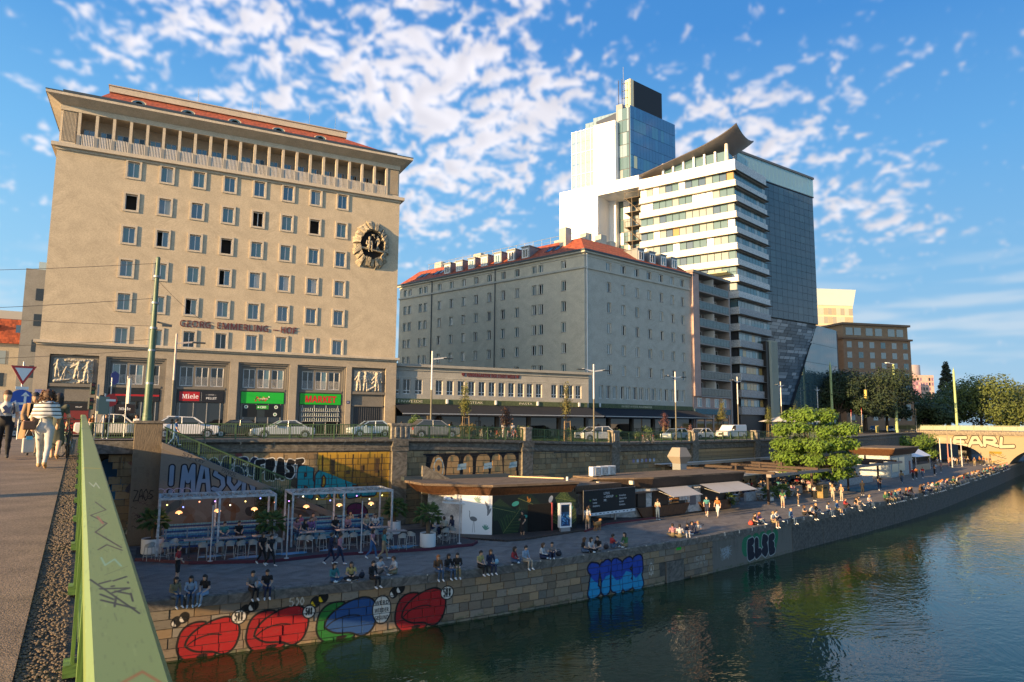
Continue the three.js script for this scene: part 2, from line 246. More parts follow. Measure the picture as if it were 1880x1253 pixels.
const POSE = {
  stand: { hip: [0, 0.93, 0], waist: [0, 1.1, 0], chest: [0, 1.3, 0], neck: [0, 1.47, 0], head: [0, 1.55, 0.02], shL: [0.18, 1.4, 0], shR: [-0.18, 1.4, 0], elL: [0.24, 1.13, -0.02], elR: [-0.24, 1.13, -0.02], wrL: [0.2, 0.95, 0.16], wrR: [-0.14, 1.14, 0.18], hpL: [0.09, 0.88, 0], hpR: [-0.09, 0.88, 0], knL: [0.1, 0.48, 0.01], knR: [-0.1, 0.48, 0.02], anL: [0.11, 0.08, -0.02], anR: [-0.1, 0.08, 0], toL: [0.13, 0.035, 0.14], toR: [-0.13, 0.035, 0.16] },
  walk: { hip: [0, 0.92, 0], waist: [0, 1.09, 0.01], chest: [0, 1.29, 0.03], neck: [0, 1.46, 0.04], head: [0, 1.54, 0.07], shL: [0.18, 1.39, 0.05], shR: [-0.18, 1.39, 0], elL: [0.24, 1.13, -0.06], elR: [-0.24, 1.13, 0.1], wrL: [0.22, 0.9, -0.02], wrR: [-0.2, 0.94, 0.24], hpL: [0.09, 0.87, 0], hpR: [-0.09, 0.87, 0], knL: [0.1, 0.49, 0.17], knR: [-0.1, 0.48, -0.05], anL: [0.1, 0.1, 0.25], anR: [-0.1, 0.16, -0.34], toL: [0.11, 0.06, 0.42], toR: [-0.1, 0.045, -0.2] },
  edge: { hip: [0, 0.1, 0], waist: [0, 0.28, -0.02], chest: [0, 0.48, 0.01], neck: [0, 0.64, 0.05], head: [0, 0.71, 0.09], shL: [0.18, 0.57, 0.04], shR: [-0.18, 0.57, 0.04], elL: [0.24, 0.33, 0.08], elR: [-0.24, 0.33, 0.06], wrL: [0.12, 0.22, 0.26], wrR: [-0.1, 0.24, 0.27], hpL: [0.09, 0.09, 0.03], hpR: [-0.09, 0.09, 0.03], knL: [0.1, 0.1, 0.45], knR: [-0.1, 0.1, 0.43], anL: [0.09, -0.28, 0.5], anR: [-0.12, -0.3, 0.4], toL: [0.1, -0.36, 0.64], toR: [-0.13, -0.38, 0.54] },
  cross: { hip: [0, 0.11, 0], waist: [0, 0.29, -0.02], chest: [0, 0.48, 0.02], neck: [0, 0.63, 0.07], head: [0, 0.7, 0.11], shL: [0.18, 0.56, 0.05], shR: [-0.18, 0.56, 0.05], elL: [0.25, 0.33, 0.12], elR: [-0.25, 0.33, 0.12], wrL: [0.1, 0.25, 0.3], wrR: [-0.1, 0.27, 0.3], hpL: [0.1, 0.1, 0.03], hpR: [-0.1, 0.1, 0.03], knL: [0.32, 0.15, 0.32], knR: [-0.32, 0.14, 0.32], anL: [-0.06, 0.07, 0.4], anR: [0.08, 0.07, 0.32], toL: [-0.2, 0.05, 0.38], toR: [0.22, 0.05, 0.3] },
  knees: { hip: [0, 0.11, 0], waist: [0, 0.29, -0.05], chest: [0, 0.47, -0.03], neck: [0, 0.62, 0.02], head: [0, 0.69, 0.06], shL: [0.18, 0.55, 0.0], shR: [-0.18, 0.55, 0.0], elL: [0.24, 0.36, 0.14], elR: [-0.24, 0.36, 0.14], wrL: [0.1, 0.38, 0.36], wrR: [-0.1, 0.4, 0.36], hpL: [0.09, 0.1, 0.03], hpR: [-0.09, 0.1, 0.03], knL: [0.11, 0.4, 0.32], knR: [-0.12, 0.36, 0.36], anL: [0.1, 0.08, 0.52], anR: [-0.12, 0.08, 0.62], toL: [0.11, 0.035, 0.68], toR: [-0.13, 0.04, 0.78] },
};
const POSES = {}; 
function poseGeo(pose, opt, cell = 0.034) { const k = pose + JSON.stringify(opt) + cell; return POSES[k] ??= surface(body(POSE[pose], opt), cell); }
const CL = { white: [0.62, 0.62, 0.62], black: [0.016, 0.016, 0.018], navy: [0.02, 0.03, 0.075], blue: [0.06, 0.16, 0.36], red: [0.36, 0.03, 0.035], green: [0.05, 0.17, 0.07], khaki: [0.3, 0.24, 0.13], yellow: [0.5, 0.42, 0.16], pink: [0.52, 0.25, 0.28], grey: [0.2, 0.2, 0.21], tan: [0.4, 0.28, 0.16], beige: [0.48, 0.41, 0.31], purple: [0.26, 0.13, 0.3], brown: [0.13, 0.07, 0.035], orange: [0.5, 0.17, 0.04], teal: [0.06, 0.26, 0.27], denim: [0.07, 0.12, 0.2], 'light blue': [0.3, 0.42, 0.56] };
const cloth = (n) => M(CL[n], 0.9, { map: TX.cloth }), SK = [[0.5, 0.31, 0.21], [0.42, 0.25, 0.16], [0.56, 0.36, 0.26]].map((c) => M(c, 0.6)), HR = { dark: M([0.02, 0.014, 0.01], 0.7), brown: M([0.07, 0.035, 0.016], 0.7), fair: M([0.3, 0.18, 0.07], 0.7), ginger: M([0.32, 0.11, 0.03], 0.7) }, SH = { white: M([0.65, 0.65, 0.63], 0.7), dark: M([0.03, 0.028, 0.026], 0.7), tan: M([0.4, 0.26, 0.14], 0.7) };
let skinN = 0; const seenLabels = new Map();
// person(pose, [x,y,z], facing angle (0 = +z), top, legs, options, where)
function person(pose, pos, turn, top, legs, o, where, group) {
  const opt = { long: !!o.long, shorts: !!o.shorts, sleeve: !!o.sleeve, dress: !!o.dress }, g = poseGeo(pose, opt, o.cell ?? 0.034), hair = o.hair || 'dark', shoes = o.shoes || 'white';
  const m = [SK[skinN++ % 3], cloth(top), cloth(legs), SH[shoes], HR[hair]], p = new THREE.Mesh(g, m); p.name = numbered('person'); p.castShadow = p.receiveShadow = true; p.position.set(...pos); p.rotation.y = turn; const k = o.size ?? 1; p.scale.setScalar(k); scene.add(p);
  const verb = { stand: 'standing', walk: 'walking', edge: 'seated', cross: 'cross-legged', knees: 'crouching' }[pose], low = o.dress ? `${top} dress` : `${top} top, ${legs} ${o.shorts ? 'shorts' : 'trousers'}`;
  const hd0 = (o.long ? 'long-haired' : 'short-haired') + ' person, '; let label = o.label || `${hd0}${low}, ${verb} ${where}`; if (label.split(' ').length > 16) label = `${hd0}${top} top, ${verb} ${where}`; const n = (seenLabels.get(label) || 0) + 1; seenLabels.set(label, n);
  tag(p, label, 'person', group); return p;
}
const sculptFigures = [];
// ---------------------------------------------------------------- water, ground, quay, street
const WATER = -9.05, QUAY = -6.4, WOFF = 17.0;
const waterM = M([0.022, 0.052, 0.020], 0.03, { ior: 1.36, map: TX.water, bumpMap: TX.wave, bumpScale: 0.022 });
struct('canal_water', ribbon(-88, 330, 0.05, WATER, -130, WATER, 3), waterM);
const asphaltM = M([0.105, 0.098, 0.095], 0.9, { map: TX.asphalt, bumpMap: TX.asphaltB, bumpScale: 0.004 });
const quayM = M([0.29, 0.26, 0.23], 0.88, { map: TX.asphalt, bumpMap: TX.asphaltB, bumpScale: 0.003 });
struct('quay_pavement', ribbon(-60, 330, 0.55, QUAY - 0.02, WOFF + 0.3, QUAY - 0.02, 1.5), quayM);
const pavM = M([0.24, 0.225, 0.2], 0.9, { map: TX.asphalt });
struct('ground', ribbon(-88, 330, WOFF + 0.5, (x) => streetY(x) - 0.05, 620, (x) => streetY(x) - 0.4, 4), M([0.16, 0.155, 0.14], 0.95, { map: TX.asphalt }));
struct('embankment_pavement', ribbon(-60, 200, WOFF + 0.35, (x) => streetY(x) + 0.02, WOFF + 3.2, (x) => streetY(x) + 0.02, 1.5), pavM);
struct('street', ribbon(-60, 250, WOFF + 3.4, (x) => streetY(x) - 0.03, WOFF + 13.4, (x) => streetY(x) - 0.03, 1.5), asphaltM);
struct('kerb', merge([ribbon(-60, 200, WOFF + 3.2, (x) => streetY(x) + 0.03, WOFF + 3.4, (x) => streetY(x) + 0.03), ribbon(-60, 200, WOFF + 3.4, (x) => streetY(x) + 0.03, WOFF + 3.4, (x) => streetY(x) - 0.1)]), stone([0.3, 0.28, 0.25]));
struct('building_pavement', ribbon(-60, 200, WOFF + 13.4, (x) => streetY(x) + 0.08, WOFF + 30, (x) => streetY(x) + 0.08, 1.5), pavM);
const grassM = M([0.07, 0.13, 0.03], 1, { map: TX.grit });
tag(obj('grass_verge', (() => { const L = []; for (let i = 0; i < 5200; i++) { const s = R(24, 88), o = WOFF + R(3.9, 5.6), p = bank(s, o), y = streetY(p.x) - 0.02, h = R(0.1, 0.34), a = R(0, 6.3), w = 0.03, b = R(-0.1, 0.1); L.push(p.x - w * Math.cos(a), y, p.z - w * Math.sin(a), p.x + w * Math.cos(a), y, p.z + w * Math.sin(a), p.x + b, y + h, p.z + b); } const g = new THREE.BufferGeometry(); g.setAttribute('position', new THREE.Float32BufferAttribute(L, 3)); g.computeVertexNormals(); return muv(g); })(), grassM), 'strip of green grass growing behind the embankment railing', 'grass', null, 'stuff');
struct('verge_soil', ribbon(24, 88, WOFF + 3.8, (x) => streetY(x) + 0.005, WOFF + 5.7, (x) => streetY(x) + 0.005), M([0.1, 0.13, 0.05], 1, { map: TX.grit }));

// ---------------------------------------------------------------- stone walls: blocks with recessed joints, graffiti as paint on them
function blockGeo(s0, s1, y0, y1, off, proud, c, U) {
  const g = new THREE.BufferGeometry(), V = (s, y, o) => { const p = bank(s, o); return [p.x, y, p.z]; }, j = 0.012;
  const b = [[s0 + j, y0 + j], [s1 - j, y0 + j], [s1 - j, y1 - j], [s0 + j, y1 - j]], f = [[s0 + c, y0 + c], [s1 - c, y0 + c], [s1 - c, y1 - c], [s0 + c, y1 - c]], P = [], T = [];
  const put = (...v) => v.forEach(([s, y, o]) => { P.push(...V(s, y, o)); T.push(...U(s, y)); }), B = b.map((q) => [...q, off + 0.05]), F = f.map((q) => [...q, off - proud]);
  put(F[0], F[1], F[2], F[0], F[2], F[3]);
  for (let i = 0; i < 4; i++) { const k = (i + 1) % 4; put(B[i], B[k], F[k], B[i], F[k], F[i]); }
  g.setAttribute('position', new THREE.Float32BufferAttribute(P, 3)); g.setAttribute('uv', new THREE.Float32BufferAttribute(T, 2)); g.computeVertexNormals(); return g;
}
function layout(s0, s1, y0, y1, ch, l0, l1) { const L = []; let y = y0; while (y < y1 - 0.1) { const h = Math.min(ch * R(0.88, 1.12), y1 - y); const top = y1 - (y + h) < 0.18 ? y1 : y + h; let s = s0 - R(0, 0.6); while (s < s1) { const l = R(l0, l1); L.push([s, s + l, y, top]); s += l; } y = top; } return L; }
const css = (r, g, b, a = 1) => `rgba(${r | 0},${g | 0},${b | 0},${a})`;
function wobble(x, pts, fill, line, lw) { x.beginPath(); x.moveTo(...pts[0]); for (let i = 1; i < pts.length; i += 3) x.bezierCurveTo(...pts[i], ...pts[i + 1], ...pts[i + 2]); x.closePath(); if (fill) { x.fillStyle = fill; x.fill(); } if (line) { x.strokeStyle = line; x.lineWidth = lw; x.stroke(); } }
function speck(x, w, h, n, f) { for (let i = 0; i < n; i++) { x.fillStyle = f(); const r = R(0.5, 2.4); x.fillRect(R(0, w), R(0, h), r * R(1, 4), r); } }
function lettering(x, s, X, Y, W, H, fill, line, lw, style = 'bold', skew = 0) {
  x.save(); x.translate(X, Y + H); x.font = `${style} 100px sans-serif`; const m = x.measureText(s).width; x.transform(1, 0, skew, 1, 0, 0); x.scale(W / m, H / 73); x.lineJoin = 'round';
  if (line) { x.strokeStyle = line; x.lineWidth = lw * 73 / H * 2; x.strokeText(s, 0, 0); } if (fill) { x.fillStyle = fill; x.fillText(s, 0, 0); } x.restore();
}
// throw-up letters: rounded strokes laid on a letter skeleton, drawn as a fat outline with a fill on top
const SKEL = { E: [[[9, 0], [1, 0], [0, 5], [1, 10], [9, 10]], [[0, 5], [7, 5]]], A: [[[0, 10], [3, 0], [6, 0], [9, 10]], [[2, 6], [7, 6]]], R: [[[0, 10], [0, 0], [7, 0], [8, 3], [6, 5], [1, 5], [9, 10]]], L: [[[1, 0], [0, 10], [9, 9]]], S: [[[9, 1], [3, 0], [1, 3], [7, 5], [8, 8], [5, 10], [0, 9]]], M: [[[0, 10], [1, 0], [4.5, 6], [8, 0], [9, 10]]], O: [[[4.5, 0], [0, 3], [0, 7], [4.5, 10], [9, 7], [9, 3], [4.5, 0]]], N: [[[0, 10], [1, 0], [8, 10], [9, 0]]], F: [[[9, 0], [1, 0], [0, 10]], [[0, 5], [7, 5]]], T: [[[0, 0], [9, 0]], [[4.5, 0], [4.5, 10]]], B: [[[0, 10], [0, 0], [7, 0], [7, 4], [1, 5], [8, 6], [8, 10], [0, 10]]], I: [[[4, 0], [4, 10]]], '!': [[[4, 0], [4, 6.4]], [[4, 9.4], [4, 10]]], Q: [[[4.5, 0], [0, 4], [2, 9], [7, 9], [9, 4], [4.5, 0]], [[6, 7], [9, 10]]], Z: [[[0, 0], [9, 0], [0, 10], [9, 10]]], Y: [[[0, 0], [4.5, 5], [9, 0]], [[4.5, 5], [4, 10]]], W: [[[0, 0], [2, 10], [4.5, 4], [7, 10], [9, 0]]], U: [[[0, 0], [0, 9], [8, 10], [9, 0]]], 5: [[[8, 0], [1, 0], [0, 4], [6, 4], [8, 7], [5, 10], [0, 9]]], 0: [[[4, 0], [0, 5], [4, 10], [8, 5], [4, 0]]], 8: [[[4, 5], [1, 2], [4, 0], [7, 2], [1, 8], [4, 10], [7, 8], [4, 5]]], ' ': [] };
function tagText(x, s, X, Y, W, H, fat, fill, line, lw, jig = 0) {
  const cw = W / s.length; x.lineCap = x.lineJoin = 'round';
  for (const pass of [0, 1]) { if (pass === 0 && !line) continue; if (pass === 1 && !fill) continue;
    [...s].forEach((c, i) => (SKEL[c] || []).forEach((st) => { x.beginPath(); st.forEach(([a, b], k) => { const px = X + i * cw + fat / 2 + a / 9 * (cw - fat), py = Y + fat / 2 + b / 10 * (H - fat) + jig * Math.sin(i * 2.1 + k); k ? x.lineTo(px, py) : x.moveTo(px, py); }); x.strokeStyle = pass ? fill : line; x.lineWidth = pass ? fat : fat + lw * 2; x.stroke(); })); }
}
// quay wall ------------------------------------------------------------
const QW = { s0: -4, s1: 50, y0: -9.15, y1: -6.4 }, qStones = layout(-3.5, 36.6, -9.35, -6.84, 0.43, 0.55, 1.15);
const quayTex = canvasTex(2048, 112, (x, W, H) => {
  const k = W / (QW.s1 - QW.s0), kv = H / (QW.y1 - QW.y0), X = (s) => (s - QW.s0) * k, Y = (y) => (QW.y1 - y) * kv;
  x.fillStyle = css(110, 104, 92); x.fillRect(0, 0, W, H);
  for (const [a, b, c, d] of qStones) { const t = R(0.84, 1.1), w = R(-0.05, 0.07), warm = R(0, 1) < 0.3 ? 14 : 0; x.fillStyle = css(124 * t * (1 + w) + warm, 113 * t + warm * 0.6, 98 * t * (1 - w)); x.fillRect(X(a), Y(d), (b - a) * k, (d - c) * kv); }
  speck(x, X(37), H, 2600, () => css(30, 28, 22, R(0.04, 0.25))); speck(x, X(37), H, 900, () => css(190, 180, 150, R(0.04, 0.16)));
  x.fillStyle = css(104, 101, 94); x.fillRect(X(36.6), 0, W, H);
  for (let i = 0; i < 500; i++) { x.fillStyle = css(35, 34, 30, R(0.03, 0.14)); x.fillRect(R(X(36.6), W), R(0, 40), R(0.6, 2), R(8, 60)); }
  for (let i = 0; i < 500; i++) { x.fillStyle = css(50, 66, 32, R(0.05, 0.3)); x.fillRect(R(0, W), Y(-8.78) + Math.abs(R(-9, 9)), R(2, 14), R(2, 6)); }   // weed line
  const worm = (a, b, t, c1, c2) => {   // fat curled worm of two lobes with an eye pair
    const w = X(b) - X(a), x0 = X(a), y0 = Y(t), h = (9.25 + t) * kv, p = (u, v) => [x0 + u * w, y0 + v * h];
    const L = [p(0.02, 0.5), p(-0.06, 1.0), p(0.4, 1.12), p(0.62, 0.9), p(0.7, 0.8), p(0.62, 0.6), p(0.5, 0.5), p(0.6, 0.3), p(0.5, 0.2), p(0.44, 0.12), p(0.2, 0.06), p(0.04, 0.2), p(0.02, 0.5)];
    wobble(x, L, c1, '#0a0a0a', 3.2);
    const N = [p(0.14, 0.62), p(0.14, 0.36), p(0.45, 0.1), p(0.74, 0.06), p(0.98, 0.04), p(1.06, 0.36), p(0.99, 0.62), p(0.94, 0.86), p(0.8, 0.96), p(0.66, 0.86), p(0.5, 0.72), p(0.36, 0.9), p(0.14, 0.62)];
    wobble(x, N, c2, '#0a0a0a', 3.2);
    x.beginPath(); x.moveTo(...p(0.17, 0.62)); x.bezierCurveTo(...p(0.3, 0.44), ...p(0.55, 0.38), ...p(0.72, 0.46)); x.lineWidth = 2; x.stroke();
    x.beginPath(); x.ellipse(...p(0.42, 0.88), w * 0.09, h * 0.04, -0.1, 0, 7); x.fillStyle = '#180808'; x.fill();
    for (const [u, v] of [[-0.02, 0.06], [0.1, -0.02]]) { x.beginPath(); x.ellipse(...p(u, v), w * 0.085, h * 0.13, 0.3, 0, 7); x.fillStyle = '#0c0c0c'; x.fill(); x.beginPath(); x.ellipse(...p(u - 0.02, v + 0.02), w * 0.05, h * 0.08, 0.4, 0.6, 3.6); x.fillStyle = c1 === '#1f6b2a' ? '#d8b512' : '#cfcac0'; x.fill(); }
  };
  worm(1.25, 3.85, -7.3, '#8f1319', '#9b161b'); worm(4.15, 6.95, -7.1, '#8d141b', '#9a161b'); worm(7.35, 10.35, -7.05, '#1f6b2a', '#20497f'); worm(11.3, 14.1, -7.0, '#8d141b', '#9b161a');
  const bub = (a, b, t, d, s) => { x.beginPath(); x.ellipse((X(a) + X(b)) / 2, (Y(t) + Y(d)) / 2, (X(b) - X(a)) / 2, (Y(d) - Y(t)) / 2, 0, 0, 7); x.fillStyle = '#cbc8be'; x.fill(); x.lineWidth = 2; x.strokeStyle = '#111'; x.stroke(); s.forEach((q, i) => tagText(x, q, X(a) + 5, Y(t) + 4 + i * (Y(d) - Y(t) - 8) / s.length, X(b) - X(a) - 10, (Y(d) - Y(t) - 8) / s.length - 2, 2, '#111', null, 0)); };
  bub(3.5, 4.15, -7.17, -7.8, ['508']); bub(6.7, 7.3, -7.3, -7.9, ['508']); bub(13.85, 14.6, -7.12, -7.8, ['508']);
  x.beginPath(); x.ellipse(X(10.62), Y(-7.9), 18, 28, 0, 0, 7); x.fillStyle = '#c9c6bc'; x.fill(); x.lineWidth = 2; x.strokeStyle = '#111'; x.stroke();
  ['WERD', 'WIEDER', 'GESUND'].forEach((q, i) => lettering(x, q, X(10.62) - 14, Y(-7.45) + i * 15, 28, 8, '#111', null, 0));
  tagText(x, '500', X(6.05), Y(-6.85), 28, 18, 2, '#b9b4a8', null, 0);
  tagText(x, 'ZYMER', X(24.0), Y(-6.98), X(28.9) - X(24.0), Y(-9.0) - Y(-6.98), 26, '#1d3f9a', '#0b0f2a', 4, 3);
  x.save(); x.beginPath(); x.moveTo(X(23.7), Y(-8.15)); for (let i = 0; i <= 12; i++) x.lineTo(X(23.7 + i * 0.45), Y(-8.05 + 0.3 * Math.sin(i * 1.7))); x.lineTo(X(29.3), H); x.lineTo(X(23.7), H); x.clip(); tagText(x, 'ZYMER', X(24.0), Y(-6.98), X(28.9) - X(24.0), Y(-9.0) - Y(-6.98), 26, '#1d86b5', null, 0, 3); x.restore();
  x.strokeStyle = '#b8b6ae'; x.lineWidth = 1.6; x.beginPath(); x.ellipse(X(29.7), Y(-7.95), 9, 14, 0, 0, 7); x.moveTo(X(29.7), Y(-7.5)); x.lineTo(X(29.7), Y(-8.4)); x.moveTo(X(29.7), Y(-7.9)); x.lineTo(X(29.5), Y(-8.3)); x.moveTo(X(29.7), Y(-7.9)); x.lineTo(X(29.9), Y(-8.3)); x.stroke();
  tagText(x, '508', X(34.6), Y(-7.7), 46, 24, 2.4, '#8f8c84', null, 0); x.fillStyle = '#23a82c'; x.fillRect(X(32.4), Y(-6.75), 20, 12);
  x.fillStyle = '#1d6b4a'; for (let i = 0; i < 14; i++) { x.beginPath(); x.ellipse(X(41.2 + i * 0.36), Y(-7.75 + 0.25 * Math.sin(i * 2)), 22, 30, i, 0, 7); x.fill(); }
  tagText(x, 'ELSE', X(41.4), Y(-7.15), X(45.9) - X(41.4), Y(-8.85) - Y(-7.15), 24, '#101626', '#9aa0a0', 3, 3);
  x.strokeStyle = '#8f9aa0'; x.lineWidth = 1; for (let i = 0; i < 60; i++) { x.beginPath(); x.moveTo(X(37.6) + R(0, 50), Y(-7.4) + R(0, 30)); x.lineTo(X(37.6) + R(0, 60), Y(-7.4) + R(0, 40)); x.stroke(); }
  speck(x, W, H, 1800, () => css(120, 112, 96, R(0.05, 0.35)));
});
const quayWallM = M([1, 1, 1], 0.88, { map: quayTex, bumpMap: TX.stoneB, bumpScale: 0.008 });
const qU = (s, y) => [(s - QW.s0) / (QW.s1 - QW.s0), (y - QW.y0) / (QW.y1 - QW.y0)];
const mortarM = M([0.12, 0.11, 0.095], 0.95, { map: TX.grit });
{
  const w = thing('quay_wall', 'long grey stone quay wall along the canal with red and blue graffiti', 'quay wall', [0, 0, 0]);
  obj('mortar_bed', ribbon(-40, 36.7, 0.04, -9.9, 0.04, QUAY - 0.06), mortarM, w);
  const arch = (a, b, c, d) => !(b > 31.4 && a < 33.0 && d > -9.5 && c < -7.75);
  for (const [a, b, c, d] of qStones) { if (!arch(a, b, c, d)) continue; obj('stone_block', blockGeo(a, b, c, d, 0, R(0.0, 0.035), 0.022, qU), quayWallM, w); }
  obj('mortar_bed', ribbon(-40, -3.5, 0.0, -9.9, 0, QUAY - 0.3), stone([0.2, 0.19, 0.17]), w);
  for (let s = 36.6; s < 260; s += s < 130 ? 6.2 : 16) { const L = s < 130 ? 6.2 : 16, g = []; const nn = 4; for (let i = 0; i < nn; i++) { const a = s + 0.03 + (L - 0.06) * i / nn, b = s + 0.03 + (L - 0.06) * (i + 1) / nn; g.push(blockGeo(a, b, -9.9, QUAY - 0.42, 0, 0.02, i === 0 || i === nn - 1 ? 0.0 : 0.0, s < 49 ? qU : (p, q) => [p, q])); }
    obj('concrete_panel', g, s < 49 ? quayWallM : M([0.155, 0.148, 0.132], 0.92, { map: TX.stone, bumpMap: TX.stoneB, bumpScale: 0.01 }), w); }
  const copM = stone([0.235, 0.215, 0.185]);
  let s = -24; while (s < 262) { const L = s < 60 ? R(1.5, 2.1) : s < 110 ? 3 : 8, e = R(-0.008, 0.008), j = 0.012, V = (q, o, y) => { const p = bank(q, o); return [p.x, y, p.z]; }, a = s + j, b = s + L - j, y1 = QUAY + 0.03 + e, y0 = QUAY - 0.44, o0 = -0.07, o1 = 0.62, c = 0.05;
    const g = [quad(V(a, o0, y0), V(b, o0, y0), V(b, o0, y1 - c), V(a, o0, y1 - c)), quad(V(a, o0, y1 - c), V(b, o0, y1 - c), V(b, o0 + c, y1), V(a, o0 + c, y1)), quad(V(a, o0 + c, y1), V(b, o0 + c, y1), V(b, o1, y1), V(a, o1, y1)), quad(V(a, o1, y0), V(a, o0, y0), V(a, o0 + c, y1), V(a, o1, y1)), quad(V(b, o0, y0), V(b, o1, y0), V(b, o1, y1), V(b, o0 + c, y1)), quad(V(b, o1, QUAY - 0.1), V(a, o1, QUAY - 0.1), V(a, o1, y1), V(b, o1, y1)), quad(V(a, o1, y0), V(b, o1, y0), V(b, o0, y0), V(a, o0, y0))];
    obj('coping_stone', muv(merge(g), s, 0), copM, w); s += L; }
  // culvert mouth
  const p = bank(32.2, 0), cu = new THREE.Shape(); cu.moveTo(-0.95, -9.6); cu.lineTo(0.95, -9.6); cu.lineTo(0.95, -7.7); cu.lineTo(-0.95, -7.7); const ho = new THREE.Path(); ho.moveTo(-0.66, -9.7); ho.lineTo(-0.66, -8.45); ho.absarc(0, -8.45, 0.66, Math.PI, 0, true); ho.lineTo(0.66, -9.7); cu.holes.push(ho);
  const cg = muv(new THREE.ExtrudeGeometry(cu, { depth: 0.9, bevelEnabled: false, curveSegments: 8 })); const cm = obj('culvert_arch', cg, stone([0.2, 0.185, 0.16]), w); cm.position.set(p.x + p.tz * 0.86, 0, p.z - p.tx * 0.86); cm.rotation.y = p.ang;
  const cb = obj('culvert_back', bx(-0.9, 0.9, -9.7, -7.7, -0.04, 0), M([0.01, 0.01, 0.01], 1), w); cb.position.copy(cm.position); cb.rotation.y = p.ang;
}
// embankment wall -------------------------------------------------------
const EW = { s0: -3, s1: 61, y0: -6.5, y1: 0.1 };
const eTop = (x) => streetY(x) - 0.92;
const eStones = layout(-2.2, 78, QUAY, -0.7, 0.47, 0.6, 1.15);
const embTex = canvasTex(2048, 224, (x, W, H) => {
  const k = W / (EW.s1 - EW.s0), kv = H / (EW.y1 - EW.y0), X = (s) => (s - EW.s0) * k, Y = (y) => (EW.y1 - y) * kv, xs = (v) => X(sOf(v, WOFF));
  x.fillStyle = css(128, 114, 90); x.fillRect(0, 0, W, H);
  for (const [a, b, c, d] of eStones) { const t = R(0.84, 1.1), w = R(-0.04, 0.06); x.fillStyle = css(140 * t * (1 + w), 122 * t, 92 * t * (1 - w)); x.fillRect(X(a), Y(d), (b - a) * k, (d - c) * kv); }
  speck(x, W, H, 5200, () => css(28, 24, 18, R(0.05, 0.25)));
  for (let i = 0; i < 240; i++) { x.fillStyle = css(26, 23, 18, R(0.06, 0.24)); x.fillRect(R(0, W), Y(-0.9), R(1, 5), R(10, 46)); }
  const rect = (a, b, t, d, c) => { x.fillStyle = c; x.fillRect(xs(a), Y(t), xs(b) - xs(a), Y(d) - Y(t)); };
  // murals, left to right
  const cols = ['#1c2340', '#101010', '#27496b', '#6b1f26', '#8e8c86', '#3a2a4a', '#c0b9ac', '#15484a'];
  for (let i = 0; i < 120; i++) { x.fillStyle = pick(cols); x.globalAlpha = R(0.3, 0.8); x.beginPath(); x.ellipse(xs(R(-1, 9.6)), Y(R(-6.3, -1)), R(6, 26), R(5, 18), R(0, 3), 0, 7); x.fill(); } x.globalAlpha = 1;
  tagText(x, 'MOSEQ', xs(2.4), Y(-0.98), xs(6.9) - xs(2.4), 50, 15, '#17203c', '#d8d5cc', 2, 2);
  tagText(x, 'FRAST', xs(6.5), Y(-1.15), xs(9.9) - xs(6.5), 50, 12, '#0d0d0f', '#d8d5cc', 2.4, 2);
  for (const [a, b] of [[2.4, 3.3], [3.6, 4.6], [4.8, 5.9]]) { x.strokeStyle = '#b9b8b2'; x.lineWidth = 2.2; x.beginPath(); x.ellipse(xs((a + b) / 2), Y(-2.3), 16, 24, 0, 0, 7); x.stroke(); }
  rect(10.9, 16.4, -0.75, -4.2, '#b98f2e'); for (let i = 0; i < 9; i++) { rect(11.2 + i * 0.57, 11.27 + i * 0.57, -0.9, -4.1, '#33291a'); if (i % 2) rect(11.3 + i * 0.57, 11.62 + i * 0.57, -1.2 - R(0, 1.2), -1.6 - R(0.6, 1), '#3d3428'); } for (let i = 0; i < 50; i++) rect(R(10.9, 16), R(16, 16.4), R(-0.8, -3.6), R(-3.6, -3.7), css(90, 70, 30, 0.05));
  x.save(); x.beginPath(); x.moveTo(xs(9.3), Y(-1.4)); x.lineTo(xs(16), Y(-4)); x.lineTo(xs(12), Y(-5)); x.lineTo(xs(9), Y(-3.4)); x.clip(); tagText(x, 'BONEZ', xs(9.5), Y(-1.6), xs(15.4) - xs(9.5), 86, 17, '#1c7f88', '#3a1216', 3, 3); x.restore();
  for (let i = 0; i < 40; i++) { x.strokeStyle = pick(['#101010', '#d0ccc2', '#8a1c22', '#1f6f74']); x.lineWidth = R(1, 2.4); x.beginPath(); const a = xs(R(-1, 18)), b = Y(R(-5.9, -3.4)); x.moveTo(a, b); x.bezierCurveTo(a + R(-20, 20), b + R(-14, 14), a + R(0, 40), b + R(-14, 14), a + R(10, 40), b); x.stroke(); }
  for (let i = 0; i < 5; i++) { x.beginPath(); x.ellipse(xs(1.6 + i * 3.1), Y(-5.2), 34, 22, 0.2, 0, 7); x.fillStyle = pick(['#5a2340', '#a06a1a', '#32312f', '#3b5a2a']); x.fill(); x.strokeStyle = '#0c0c0c'; x.lineWidth = 3; x.stroke(); }
  tagText(x, 'BOA', xs(8.2), Y(-4.7), xs(11.6) - xs(8.2), 44, 12, '#8f8a90', '#141414', 3, 2);
  // big sand coloured letters
  rect(19.3, 29.6, -0.98, -1.1, '#0d0f14'); x.fillStyle = '#0d0f14'; x.fillRect(xs(19.6), Y(-1.0), xs(28.9) - xs(19.6), Y(-3.9) - Y(-1.0));
  tagText(x, 'QAIEAB', xs(19.9), Y(-1.12), xs(28.7) - xs(19.9), Y(-4.1) - Y(-1.12), 34, '#b48d5c', '#10131a', 3, 0);
